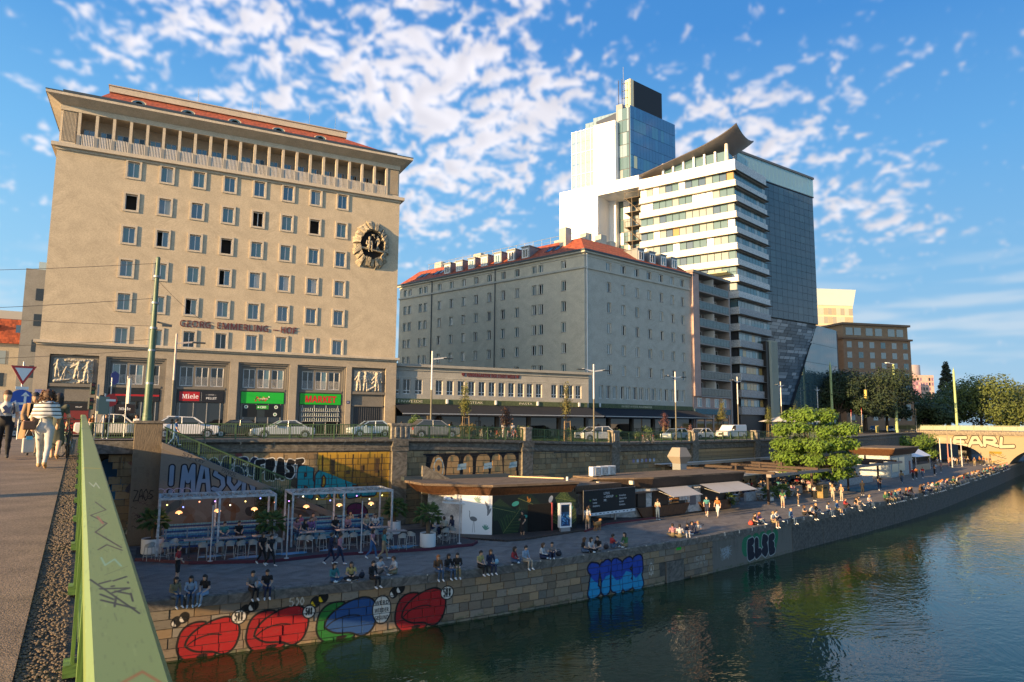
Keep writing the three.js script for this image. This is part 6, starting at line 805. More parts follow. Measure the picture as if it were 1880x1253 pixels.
const blues = [[0.05, 0.16, 0.42], [0.14, 0.42, 0.6], [0.5, 0.62, 0.68], [0.03, 0.08, 0.26], [0.2, 0.5, 0.62]].map((c) => M(c, 0.6, { map: TX.wood }));
function bench(x0, x1, z, seat, label) { const t = thing('slatted_bench', label, 'bench', [(x0 + x1) / 2, PY, z], 0, 'blue striped terrace benches'), w = (x1 - x0) / 2; for (let i = 0; i < 4; i++) obj('seat_slat', bx(-w, w, seat - 0.04, seat, -0.45 + i * 0.115, -0.35 + i * 0.115), pick(blues), t); for (let i = 0; i < 5; i++) obj('back_slat', bx(-w, w, seat + 0.08 + i * 0.11, seat + 0.18 + i * 0.11, -0.5, -0.46), blues[i % 5], t); for (const x of [-w + 0.1, 0, w - 0.1]) obj('leg', merge([bx(x - 0.04, x + 0.04, 0, seat - 0.04, -0.44, -0.38), bx(x - 0.04, x + 0.04, 0, seat - 0.04, -0.08, -0.02), bx(x - 0.04, x + 0.04, seat, seat + 0.64, -0.46, -0.42)]), M([0.2, 0.22, 0.24], 0.6), t); for (let i = 0; i < 3; i++) obj('front_slat', bx(-w, w, seat - 0.18 - i * 0.13, seat - 0.07 - i * 0.13, -0.03, 0), pick(blues), t); }
bench(0.9, 3.4, -45.9, 0.78, 'near blue striped bench at the left end of the first pergola'); bench(3.5, 6.8, -45.9, 0.78, 'near blue striped bench at the right end of the first pergola'); bench(0.8, 6.7, -48.0, 0.78, 'rear blue striped bench under the first pergola'); bench(8.3, 11.1, -45.9, 0.78, 'near blue striped bench at the left end of the second pergola'); bench(11.3, 14.2, -45.9, 0.78, 'near blue striped bench at the right end of the second pergola'); bench(8.2, 14.2, -48.0, 0.78, 'rear blue striped bench under the second pergola');
const topM = M([0.42, 0.4, 0.38], 0.45, { map: TX.wood });
function barTable(x, z, w, label, h = 1.04) { const t = thing('bar_table', label, 'table', [x, PY, z], 0, 'pale bar tables on the terrace'); obj('table_top', rbx(-w, w, h - 0.05, h, -0.34, 0.34, 0.015), topM, t); for (const s of [-1, 1]) obj('leg', merge([cyl(s * w * 0.6, 0, h - 0.05, 0, 0.035), bx(s * w * 0.6 - 0.04, s * w * 0.6 + 0.04, 0, 0.03, -0.3, 0.3)]), M([0.04, 0.04, 0.045], 0.5), t);
  for (let i = 0; i < 2; i++) { const g = thing('drinking_glass', ['left', 'right'][i] + ' drinking glass on ' + label, 'glass', [x + R(-0.6, 0.6) * w, PY + h + 0.001, z + R(-0.2, 0.2)], 0, 'glasses on the bar tables'); obj('bowl', new THREE.LatheGeometry([[0.028, 0], [0.03, 0.004], [0.036, 0.13], [0.033, 0.13], [0.026, 0.01], [0, 0.008]].map((p) => new THREE.Vector2(...p)), 10), M([0.85, 0.88, 0.88], 0.05, { transmission: 0.8, ior: 1.45 }), g); obj('drink', cyl(0, 0.01, 0.09, 0, 0.026, 0.03, 10), pick([M([0.6, 0.3, 0.05], 0.1), M([0.7, 0.2, 0.05], 0.1)]), g); } }
barTable(2.65, -44.2, 0.75, 'pale bar table at the left end of the first pergola'); barTable(4.44, -44.2, 0.75, 'pale bar table in the middle of the first pergola'); barTable(6.29, -44.2, 0.72, 'pale bar table at the right end of the first pergola'); barTable(9.08, -44.4, 0.75, 'pale bar table at the left end of the second pergola'); barTable(11.3, -44.4, 0.75, 'pale bar table in the middle of the second pergola'); barTable(13.95, -42.7, 0.6, 'pale bar table outside the pergola nearest the potted palm'); barTable(17.3, -43.6, 0.5, 'pale bar table by the white kiosk wall'); barTable(13.4, -44.6, 0.6, 'pale bar table at the right end of the second pergola'); barTable(2.2, -46.9, 0.8, 'rear pale table between the benches of the first pergola', 0.95); barTable(5.4, -46.9, 0.8, 'rear pale table beside the dark shirted pair', 0.95); barTable(10.2, -46.9, 0.8, 'rear pale table under the second pergola, left', 0.95); barTable(12.8, -46.9, 0.8, 'rear pale table under the second pergola, right', 0.95);
// bar stools
const stoolM = M([0.5, 0.5, 0.47], 0.55, { map: TX.grit });
const stoolParts = () => { const seat = rbx(-0.22, 0.22, 0.72, 0.76, -0.21, 0.21, 0.02), back = (() => { const P = []; for (let i = 0; i <= 12; i++) { const a = Math.PI * (0.02 + 0.96 * i / 12), h = 0.12 + 0.16 * Math.sin(a) ** 2; P.push([Math.cos(a), Math.sin(a), h]); } const L = []; for (let i = 0; i < 12; i++) { const p = P[i], q = P[i + 1], s = 0.235, r = 0.215; L.push(quad([p[0] * s, 0.76, -p[1] * s + 0.02], [q[0] * s, 0.76, -q[1] * s + 0.02], [q[0] * s * 1.16, 0.76 + q[2], -q[1] * s * 1.2 + 0.02], [p[0] * s * 1.16, 0.76 + p[2], -p[1] * s * 1.2 + 0.02]), quad([q[0] * r, 0.76, -q[1] * r + 0.02], [p[0] * r, 0.76, -p[1] * r + 0.02], [p[0] * r * 1.16, 0.76 + p[2], -p[1] * r * 1.2 + 0.02], [q[0] * r * 1.16, 0.76 + q[2], -q[1] * r * 1.2 + 0.02]), quad([p[0] * r * 1.16, 0.76 + p[2], -p[1] * r * 1.2 + 0.02], [p[0] * s * 1.16, 0.76 + p[2], -p[1] * s * 1.2 + 0.02], [q[0] * s * 1.16, 0.76 + q[2], -q[1] * s * 1.2 + 0.02], [q[0] * r * 1.16, 0.76 + q[2], -q[1] * r * 1.2 + 0.02])); } return merge(L); })(); return { seat, back, legs: [[1, 1], [1, -1], [-1, 1], [-1, -1]].map(([a, b]) => bar([a * 0.19, 0.73, b * 0.18], [a * 0.24, 0, b * 0.24], 0.018, 0.016)), foot: merge([[1, 1, 1, -1], [1, -1, -1, -1], [-1, -1, -1, 1], [-1, 1, 1, 1]].map(([a, b, c, d]) => bar([a * 0.226, 0.24, b * 0.22], [c * 0.226, 0.24, d * 0.22], 0.012))) }; };
const SP = stoolParts(), ord7 = ['first', 'second', 'third', 'fourth', 'fifth', 'sixth', 'seventh'];
const stoolList = [[0.2, -44.6, 0.4], [0.92, -44.35, 0.2], [1.4, -45.0, 2.6], [2.86, -43.4, -0.1], [3.72, -43.35, 0.15], [4.28, -43.3, -0.1], [4.84, -43.2, 0.2], [5.5, -43.2, -0.2], [6.5, -43.3, 0.2], [6.95, -43.4, -0.3], [8.33, -43.6, 0.1], [8.72, -43.4, -0.2], [9.5, -43.5, 0.2], [10.88, -43.5, 0.1], [11.42, -43.4, -0.2], [12.3, -43.8, 0.2], [12.9, -43.9, -0.1], [13.24, -42.0, 0.5], [14.05, -41.85, -0.1], [14.8, -42.3, -0.7], [13.6, -43.45, 2.8], [16.6, -43.2, 0.7], [17.25, -42.75, 0.0], [17.95, -43.2, -0.8]];
stoolList.forEach(([x, z, a], i) => {
  const where = x < 1.6 ? ['leftmost grey bar stool near the white planter', 'grey bar stool at the front corner post of the first pergola', 'grey bar stool turned sideways behind the front corner post'][i] : x < 7.2 ? `${ord7[i - 3]} grey bar stool from the left in front of the first pergola` : x < 13 ? `${ord7[i - 10]} grey bar stool from the left in front of the second pergola` : x < 15 ? ['grey bar stool left of the table outside the pergola', 'grey bar stool in front of the table outside the pergola', 'grey bar stool right of the table outside the pergola', 'grey bar stool behind the table outside the pergola'][i - 17] : ['grey bar stool left at the table by the kiosk wall', 'grey bar stool in front of the table by the kiosk wall', 'grey bar stool right at the table by the kiosk wall'][i - 21];
  const t = thing('bar_stool', where, 'stool', [x, PY, z], a + Math.PI, 'grey bar stools on the terrace'); obj('seat', SP.seat, stoolM, t); obj('backrest', SP.back, stoolM, t); SP.legs.forEach((l) => obj('leg', l, stoolM, t)); obj('footrest', SP.foot, stoolM, t);
});
// string light poles
[[3.24, -42.9], [7.2, -41.95], [11.5, -41.9], [18.1, -42.35]].forEach(([x, z], i) => { const t = thing('string_light_pole', ['slim white pole in front of the first pergola', 'slim white pole between the two pergolas', 'slim white pole in front of the second pergola', 'slim white pole beside the flamingo mural'][i], 'pole', [x, PY, z], 0, 'slim white poles along the terrace edge'); obj('shaft', cyl(0, 0, 3.05, 0, 0.04, 0.035, 8), whiteSteel, t); obj('foot_plate', cyl(0, 0, 0.03, 0, 0.14, 0.14, 14), whiteSteel, t); });
{ const colors = [[0.9, 0.7, 0.2], [0.2, 0.25, 0.9], [0.9, 0.3, 0.15], [0.5, 0.25, 0.9], [0.9, 0.8, 0.5]]; for (let i = 0; i < 16; i++) { const x = 1 + i * 0.9, g = thing('fairy_light', `tiny ${['yellow', 'blue', 'red', 'violet', 'white'][i % 5]} fairy light ${x < 7.4 ? 'under the nearer pergola' : 'under the farther pergola'}`, 'light', [x, -3.6 - 0.18 * Math.sin(i * 1.9), -47.8], 0, 'coloured fairy lights'); obj('bulb', new THREE.SphereGeometry(0.045, 8, 6), M(colors[i % 5], 0.5, { emissive: colors[i % 5], emissiveIntensity: 1.6 }), g); obj('socket', cyl(0, 0.03, 0.5, 0, 0.012, 0.012, 5), M([0.02, 0.02, 0.02], 0.7), g); } }
// planters with palms
function palm(pos, h, label, pot = 0.5, fr = 26) {
  const t = thing('potted_palm', label, 'palm', pos, R(0, 6), 'potted palms on the terrace'); obj('planter', new THREE.LatheGeometry([[0, 0], [pot * 0.92, 0], [pot, 0.04], [pot, 0.86], [pot * 0.93, 0.86], [pot * 0.93, 0.78], [0, 0.78]].map((p) => new THREE.Vector2(...p)), 26), M([0.62, 0.62, 0.61], 0.5), t); obj('soil', cyl(0, 0.7, 0.8, 0, pot * 0.9, pot * 0.9, 16), M([0.05, 0.035, 0.02], 1), t);
  obj('trunk', (() => { const g = new THREE.CylinderGeometry(0.1, 0.14, h, 10, 10).translate(0, 0.75 + h / 2, 0), p = g.attributes.position; for (let i = 0; i < p.count; i++) { const k = 1 + 0.18 * n3(p.getX(i) * 9, p.getY(i) * 14, p.getZ(i) * 9); p.setX(i, p.getX(i) * k); p.setZ(i, p.getZ(i) * k); } g.computeVertexNormals(); return muv(g); })(), M([0.11, 0.075, 0.045], 0.95), t);
  for (let f = 0; f < fr; f++) { const a = f * 2.399, el = 1.15 - f / fr * 1.7, st = R(0.4, 0.62), P = [], U = []; const d = [Math.cos(a) * Math.cos(el), Math.sin(el), Math.sin(a) * Math.cos(el)], b0 = [0, 0.75 + h, 0], e0 = b0.map((v, i) => v + d[i] * st), sd = [-Math.sin(a), 0, Math.cos(a)], up = [-Math.cos(a) * Math.sin(el), Math.cos(el), -Math.sin(a) * Math.sin(el)]; const put = (...v) => v.forEach((q) => P.push(...q)), off = (p, q, k) => p.map((v, i) => v + q[i] * k); put(off(b0, sd, 0.012), off(b0, sd, -0.012), off(e0, sd, 0.008)); for (let k = 0; k < 15; k++) { const w = -1.5 + 3.0 * k / 14, L = R(0.42, 0.58) * (1 - 0.22 * Math.abs(w) / 1.5), dir = [0, 1, 2].map((i) => d[i] * Math.cos(w) + sd[i] * Math.sin(w)), m = off(e0, dir, L * 0.6), q = off(off(e0, dir, L), [0, -1, 0], 0.12 + 0.1 * (el < 0 ? 1 : 0)); put(e0, off(m, up, 0.016).map((v, i) => v + sd[i] * 0.014), q, e0, q, off(m, up, -0.004).map((v, i) => v - sd[i] * 0.014)); } const g = new THREE.BufferGeometry(); g.setAttribute('position', new THREE.Float32BufferAttribute(P, 3)); g.computeVertexNormals(); obj('frond', muv(g), M([0.06, 0.11, 0.03], 0.7), t); }
}
palm([15.85, PY, -42.15], 1.25, 'palm in a round white planter at the terrace corner', 0.5); palm([0.35, PY, -46.9], 1.1, 'palm in a white planter behind the leftmost stools', 0.62); palm([6.7, PY, -44.9], 0.9, 'palm in a white planter between the pergolas', 0.4); palm([15.5, PY, -48.0], 1.0, 'bushy palm behind the second pergola', 0.45, 34);
// ---------------------------------------------------------------- kiosks
const brownWood = M([0.17, 0.075, 0.03], 0.55, { map: TX.wood }), roofFelt = M([0.26, 0.19, 0.13], 0.9, { map: TX.asphalt });
function poly(pts, y0, y1, m, name, parent) { return obj(name, muv(prism(pts.map(([x, z]) => [x, -z]), y1 - y0).rotateX(-Math.PI / 2).translate(0, y0, 0)), m, parent); }
{
  const t = thing('mural_kiosk', 'flat roofed kiosk with a dark palm leaf mural and wooden fascia', 'kiosk', [21.64, QUAY, -44.82]), H = 2.8;
  const deck = thing('kiosk_deck', 'dark plank deck in front of the palm leaf mural kiosk', 'deck', [21.64, QUAY, -44.82]); for (let i = 0; i < 26; i++) { const z = 2.3 - i * 0.145, xr = Math.min(7.2, 0.7 + (2.5 - z) * 3.6), xl = -2.2 + z * 0.9; obj('plank', bx(xl, xr, 0.0, 0.1, z - 0.068, z + 0.068), woodM([0.09 + R(0, 0.02), 0.07, 0.055]), deck); }
  const wallT = canvasTex(1024, 420, (x, W, H) => { x.fillStyle = '#0a120c'; x.fillRect(0, 0, W, H); const leaf = (px, py, ang, L, n, c) => { for (let i = 0; i < n; i++) { const u = i / n, sx = px + Math.cos(ang) * L * u, sy = py + Math.sin(ang) * L * u; for (const s of [-1, 1]) { const a = ang + s * (0.95 - 0.4 * u), l = L * 0.5 * (1 - 0.75 * u); x.strokeStyle = c[i % c.length]; x.lineWidth = 7 * (1 - 0.6 * u); x.lineCap = 'round'; x.beginPath(); x.moveTo(sx, sy); x.quadraticCurveTo(sx + Math.cos(a) * l * 0.6, sy + Math.sin(a) * l * 0.6 + 3, sx + Math.cos(a + 0.1 * s) * l, sy + Math.sin(a) * l + 12); x.stroke(); } } x.strokeStyle = '#8a8a4a'; x.lineWidth = 4; x.beginPath(); x.moveTo(px, py); x.lineTo(px + Math.cos(ang) * L, py + Math.sin(ang) * L); x.stroke(); };
    leaf(130, 410, -0.9, 330, 26, ['#2f4a22', '#1f3a1e', '#44602c']); leaf(-20, 120, 0.25, 300, 24, ['#22381c', '#2f4a22']); leaf(890, 420, -1.62, 420, 30, ['#6d7a33', '#4b5f2a', '#8a8f45']); leaf(760, 60, 0.2, 260, 20, ['#55682c', '#3a4f24']); leaf(300, 40, 0.4, 320, 22, ['#22381c', '#1b2f18']);
    for (const [a, b, r] of [[270, 100, 34], [380, 250, 26], [930, 190, 40], [930, 250, 30]]) { x.fillStyle = '#3f9a8a'; x.beginPath(); x.ellipse(a, b, r * 1.3, r * 0.75, -0.3, 0, 7); x.fill(); } x.fillStyle = '#b9741f'; for (let i = 0; i < 6; i++) { x.beginPath(); x.ellipse(430 + Math.cos(i) * 16, 62 + Math.sin(i * 1.7) * 20, 7, 18, i, 0, 7); x.fill(); } x.fillStyle = '#a9aeb2'; x.beginPath(); x.ellipse(700, 70, 24, 42, 0.4, 0, 7); x.fill(); });
  const whiteT = canvasTex(512, 512, (x, W, H) => { x.fillStyle = '#e6e8e8'; x.fillRect(0, 0, W, H); speck(x, W, H, 400, () => css(160, 160, 156, 0.2)); x.strokeStyle = '#55595c'; x.lineWidth = 5; x.beginPath(); x.moveTo(180, 480); x.lineTo(196, 330); x.lineTo(176, 300); x.moveTo(220, 480); x.lineTo(206, 330); x.stroke(); x.fillStyle = '#6a6f73'; x.beginPath(); x.ellipse(196, 305, 62, 30, 0.15, 0, 7); x.fill(); x.lineWidth = 10; x.strokeStyle = '#6a6f73'; x.beginPath(); x.moveTo(142, 300); x.bezierCurveTo(110, 250, 150, 230, 120, 200); x.stroke(); const lf = (a, b, n, c) => { for (let i = 0; i < n; i++) { const g = -2.4 + i * 0.5; x.fillStyle = c; x.beginPath(); x.ellipse(a + Math.cos(g) * 34, b + Math.sin(g) * 34, 38, 11, g, 0, 7); x.fill(); } }; lf(400, 440, 5, '#5f9384'); lf(250, 80, 6, '#8aa596'); x.fillStyle = '#70757a'; for (let i = 0; i < 4; i++) { x.beginPath(); x.ellipse(420 + i * 14, 120 + i * 30, 16, 60, -0.6 + i * 0.4, 0, 7); x.fill(); } });
  obj('mural_wall', quad([0, 0.1, 0], [7.2, 0.1, -0.25], [7.2, H, -0.25], [0, H, 0]), M([0.9, 0.9, 0.9], 0.6, { map: wallT }), t); obj('white_mural_wall', merge([quad([-1.75, 0.05, -1.3], [0, 0.05, 0], [0, H, 0], [-1.75, H, -1.3])]), M([0.9, 0.9, 0.9], 0.6, { map: whiteT }), t); obj('white_side_wall', merge([quad([-3.2, 0.05, -4.4], [-1.75, 0.05, -1.3], [-1.75, H, -1.3], [-3.2, H, -4.4])]), M([0.68, 0.68, 0.67], 0.6, { map: TX.grit }), t);
  poly([[-1.7, -1.4], [-0.05, -0.15], [7.15, -0.4], [7.6, -6.4], [-2.6, -6.4]], 0.05, H - 0.02, M([0.03, 0.03, 0.032], 0.8), 'body', t);
  obj('doorway', bx(2.95, 4.95, 0.1, 2.05, -0.35, -0.055), M([0.004, 0.004, 0.004], 1), t); obj('door_post', bx(4.9, 4.98, 0.1, 2.1, -0.2, 0.02), M([0.4, 0.08, 0.08], 0.5), t);
  obj('roof_fascia', (() => { const o = [[-4.5, -6.0], [-4.1, -3.0], [0.0, 0.1], [7.4, -0.1], [7.9, -6.6]], i = [[-3.6, -5.8], [-3.4, -3.1], [-0.1, -0.35], [6.9, -0.5], [7.3, -6.4]], L = []; for (let k = 0; k < 4; k++) { L.push(quad([i[k][0], H - 0.05, i[k][1]], [i[k + 1][0], H - 0.05, i[k + 1][1]], [o[k + 1][0], H + 0.72, o[k + 1][1]], [o[k][0], H + 0.72, o[k][1]])); } return muv(merge(L)); })(), brownWood, t);
  poly([[-4.5, -6.0], [-4.1, -3.0], [0.0, 0.1], [7.4, -0.1], [7.9, -6.6]], H + 0.6, H + 0.76, roofFelt, 'flat_roof', t); poly([[-4.5, -6.9], [-4.5, -6.1], [4.5, -6.1], [4.5, -6.9]], H + 0.7, H + 1.0, metalDark, 'roof_upstand', t);
  obj('roof_trim', beam([4.4, H + 0.8, -6.2], [7.6, H + 0.8, -2.6], 0.12, 0.1), M([0.5, 0.36, 0.2], 0.6), t); obj('roof_vent', cyl(7.0, H + 0.7, H + 1.05, -1.2, 0.1, 0.1, 10), M([0.6, 0.6, 0.58], 0.5), t);
  const sg = thing('menu_screen', 'white framed blue menu board standing beside the kiosk doorway', 'sign', [27.25, QUAY + 0.1, -44.3]); obj('frame', ring(1.0, 1.75, 0.1, 0.3).translate(0, 1.15, 0), M([0.75, 0.76, 0.78], 0.4), sg); obj('base', bx(-0.4, 0.4, 0, 0.3, 0.02, 0.28), M([0.25, 0.25, 0.26], 0.5), sg); obj('screen', quad([-0.42, 0.36, 0.22], [0.42, 0.36, 0.22], [0.42, 1.94, 0.22], [-0.42, 1.94, 0.22]), M([0.8, 0.8, 0.8], 0.3, { map: canvasTex(128, 256, (x) => { x.fillStyle = '#17406e'; x.fillRect(0, 0, 128, 256); x.fillStyle = '#0c1a2e'; x.fillRect(14, 20, 100, 70); for (let i = 0; i < 40; i++) { x.fillStyle = pick(['#2a74b8', '#5aa2d8', '#163a66', '#8fc0e0']); x.beginPath(); x.ellipse(R(10, 118), R(110, 240), R(6, 22), R(3, 9), R(0, 3), 0, 7); x.fill(); } }) }), sg);
  const gs = thing('roof_ornament', 'small black and white animal ornament lying on the kiosk eave', 'ornament', [18.9, QUAY + 2.55, -46.1]); obj('body', merge([new THREE.SphereGeometry(0.2, 14, 10).scale(1.6, 0.8, 0.9), new THREE.SphereGeometry(0.15, 12, 8).translate(-0.34, 0.1, 0.05)]), M([0.7, 0.7, 0.7], 0.7), gs); obj('dark_patch', merge([new THREE.SphereGeometry(0.09, 10, 8).translate(0.1, 0.1, 0.1), new THREE.SphereGeometry(0.05, 8, 6).translate(-0.42, 0.22, 0.05)]), M([0.02, 0.02, 0.02], 0.7), gs); obj('board', bx(-0.5, 2.2, -0.28, -0.17, -0.1, 0.1), M([0.6, 0.6, 0.58], 0.6), gs).rotation.z = -0.12;
}
{ // banner and link roof between the kiosks
  const b = thing('black_banner', 'black printed banner hung between the two kiosks', 'banner', [29.6, QUAY + 0.55, -45.2], -0.02); obj('cloth', quad([0, 0.3, 0], [6.0, 0.3, -1.6], [6.0, 2.2, -1.6], [0, 2.2, 0]), M([0.85, 0.85, 0.85], 0.75, { map: canvasTex(1024, 330, (x) => { x.fillStyle = '#15181a'; x.fillRect(0, 0, 1024, 330); x.fillStyle = '#c9ccce'; x.font = 'bold 44px sans-serif'; x.fillText('LITUS', 380, 62); x.fillText('—GROUP', 380, 108); x.fillText('PP.', 380, 156); x.fillStyle = '#6fae2c'; x.font = 'bold 52px sans-serif'; x.fillText('»', 620, 112); x.fillText('»', 110, 140); x.fillStyle = '#c9ccce'; x.font = 'bold 34px sans-serif'; ['kreative', 'Ideen für', 'euren', 'Genuss.'].forEach((s, i) => x.fillText(s, 690, 104 + i * 42)); ['Pure', 'taste', 'matters.'].forEach((s, i) => x.fillText(s, 170, 130 + i * 42)); x.fillStyle = '#d5dbe0'; x.fillRect(0, 292, 1024, 38); x.fillStyle = '#58656e'; for (let i = 0; i < 12; i++) x.fillRect(60 + i * 78, 304, R(16, 44), 12); }) }), b); obj('frame', merge([bar([0, 0, -0.03], [0, 2.3, -0.03], 0.03), bar([6, 0, -1.63], [6, 2.3, -1.63], 0.03), bar([3, 0, -0.83], [3, 2.3, -0.83], 0.03), bar([0, 2.25, -0.03], [6, 2.25, -1.63], 0.03)]), M([0.1, 0.1, 0.1], 0.6), b);
  const d = thing('paved_terrace', 'dark paved strip with a red edge in front of the black banner', 'terrace', [29, QUAY, -44]); const L = [[-0.2, 0.2], [3.4, -2.2], [9.6, -3.5], [9.4, -6], [0.2, -3]]; poly(L, 0, 0.06, M([0.06, 0.055, 0.055], 0.8, { map: TX.grit }), 'paving', d); obj('edge', merge([beam([-0.2, 0.05, 0.2], [3.4, 0.05, -2.2], 0.1, 0.12), beam([3.4, 0.05, -2.2], [9.6, 0.05, -3.5], 0.1, 0.12)]), M([0.12, 0.02, 0.03], 0.6), d);
  for (let i = 0; i < 22; i++) obj('paving_slab', bx(0, 0.36, 0.06, 0.075, -0.05, 0.31), M([0.075 + R(0, 0.02), 0.07, 0.07], 0.8), d).position.set(2.2 + (i % 11) * 0.5, 0, -2.6 - Math.floor(i / 11) * 0.5 - (i % 11) * 0.12);
  const r = thing('link_canopy', 'wooden canopy bridging the gap behind the banner', 'canopy', [29.4, QUAY + 2.9, -46.2], 0.25); obj('slab', bx(0, 5.6, 0, 0.18, -3, 0), roofFelt, r); obj('fascia', bx(-0.02, 5.62, -0.28, 0.2, -0.001, 0.08), brownWood, r); obj('post', merge([bx(0.2, 0.32, -2.9, -0.2, -0.4, -0.28), bx(5.2, 5.32, -2.9, -0.2, -0.4, -0.28)]), M([0.5, 0.48, 0.45], 0.6), r);
}
{ // second kiosk, with hatches and awnings
  const t = thing('snack_kiosk', 'white snack kiosk with wooden counters, dark fascia and pale awnings', 'kiosk', [38.4, QUAY, -48.2], 0.2), wh = M([0.7, 0.7, 0.69], 0.55, { map: TX.grit }), H = 2.45;
  poly([[-4.2, -2.2], [-1.7, -0.55], [0, 0], [11.2, 0.15], [11.2, -4.4], [-4.2, -4.6]], 0.05, H, wh, 'body', t);
  const fas = (a, b) => obj('roof_fascia', muv(merge([quad([a[0], H, a[1]], [b[0], H, b[1]], [b[0] * 1.01, H + 0.9, b[1] + 0.3], [a[0] * 1.01, H + 0.9, a[1] + 0.3])])), M([0.075, 0.05, 0.036], 0.6, { map: TX.wood }), t); fas([-4.4, -2.2], [-1.8, -0.45]); fas([-1.8, -0.45], [0, 0.12]); for (let i = 0; i < 4; i++) fas([i * 3.4, 0.12], [i * 3.4 + 3.36, 0.2]);
  poly([[-4.6, -1.9], [-1.9, -0.15], [0, 0.42], [13.8, 0.5], [13.8, -4.8], [-4.6, -4.8]], H + 0.82, H + 0.95, roofFelt, 'flat_roof', t); obj('sloping_roof', quad([-7.4, H - 0.1, -2.6], [-4.4, H + 0.86, -2.2], [-4.4, H + 0.86, -4.8], [-7.4, H - 0.1, -5]), roofFelt, t); obj('roof_support', bx(-7.4, -4.5, H - 0.35, H - 0.12, -2.7, -2.6), brownWood, t);
  for (const [a, b, y0, y1] of [[-1.55, -0.5, 0.9, 2.05], [0.2, 2.2, 0.95, 2.2], [2.9, 4.6, 0.95, 2.2], [7.0, 11.0, 0.9, 2.25]]) obj('hatch', bx(a, b, y0, y1, a < 0 ? -0.35 + a * 0.1 : -0.2, a < 0 ? -0.05 : 0.16), M([0.015, 0.013, 0.012], 0.5), t);
  obj('counter', muv(prism([[-1.9, 0.9], [0.05, 0.9], [0.05, 0.05], [-1.2, 0.05]], 0.2).translate(0, 0, 0.04)), brownWood, t); obj('counter', muv(prism([[0.1, 0.95], [5.0, 0.95], [4.2, 0.05], [0.1, 0.05]], 0.25).translate(0, 0, 0.16)), brownWood, t); obj('counter', muv(prism([[6.4, 0.9], [11.2, 0.9], [11.2, 0.05], [7.2, 0.05]], 0.3).translate(0, 0, 0.16)), brownWood, t);
  for (let i = 0; i < 4; i++) obj('display_shelf', bx(2.35, 3.6, 1.02 + i * 0.3, 1.06 + i * 0.3, 0.0, 0.3), M([0.4, 0.2, 0.08], 0.6), t); const br = []; for (let i = 0; i < 26; i++) br.push(new THREE.SphereGeometry(R(0.06, 0.1), 8, 6).scale(1.5, 0.8, 1).translate(2.45 + (i % 6) * 0.2, 1.1 + Math.floor(i / 7) * 0.3, 0.2)); tag(obj('bread', br, M([0.4, 0.2, 0.07], 0.8), t), null, null, null, 'stuff'); for (let i = 0; i < 3; i++) obj('menu_panel', bx(3.75 + i * 0.42, 4.12 + i * 0.42, 1.2, 2.05, 0.17, 0.19), M([0.62, 0.64, 0.66], 0.5), t);
  obj('drip_roof', bx(-2.4, -0.1, 2.1, 2.22, -0.2, 0.3), M([0.05, 0.04, 0.035], 0.6), t); obj('wall_box', merge([bx(-2.6, -2.4, 2.9, 3.2, -0.1, 0.3), bx(-5.2, -5.0, 2.9, 3.15, -1.4, -1.1)]), M([0.5, 0.48, 0.4], 0.6), t); obj('white_panel', bx(4.9, 6.6, 0.1, 2.3, 0.16, 0.22), wh, t); obj('poster', bx(5.2, 6.1, 0.7, 1.9, 0.22, 0.235), M([0.08, 0.09, 0.12], 0.4), t);
  for (let i = 0; i < 4; i++) { const q = thing('string_sign', 'small dark hanging sign between the two pale awnings', 'sign', [44.3, QUAY + 2.15, -48.9]); obj('board', bx(-0.6, 0.6, 0, 0.24, 0, 0.06), M([0.02, 0.02, 0.02], 0.5), q); obj('lettering', textFit('SNACK', 0.8, 0.12, 0.01), M([0.6, 0.6, 0.6], 0.5), q).position.set(-0.4, 0.06, 0.06); break; }
  const aw = (a, b, y, d, label) => { const p = new THREE.Vector3(a, 0, 0.3).applyAxisAngle(new THREE.Vector3(0, 1, 0), 0.2), w = thing('pale_awning', label, 'awning', [38.4 + p.x, QUAY, -48.2 + p.z], 0.2, 'pale kiosk awnings'), L = b - a; obj('cloth', merge([quad([0, y - 0.62, d], [L, y - 0.62, d], [L, y, 0], [0, y, 0]), quad([L, y - 0.63, d], [0, y - 0.63, d], [0, y - 0.015, 0], [L, y - 0.015, 0])]), M([0.6, 0.57, 0.52], 0.85, { map: TX.cloth }), w); obj('front_bar', bar([0, y - 0.62, d], [L, y - 0.62, d], 0.035), M([0.35, 0.34, 0.32], 0.5), w); for (const x of [0.2, L - 0.2]) obj('arm', bar([x, y - 0.3, 0], [x, y - 0.66, d - 0.05], 0.025), M([0.3, 0.3, 0.3], 0.5), w); };
  aw(0.6, 4.7, 2.45, 1.7, 'pale awning over the bread display hatch'); aw(6.6, 9.6, 2.5, 2.1, 'left half of the wide pale awning pair on the snack kiosk'); aw(9.65, 12.8, 2.5, 2.1, 'right half of the wide pale awning pair with a blue mark');
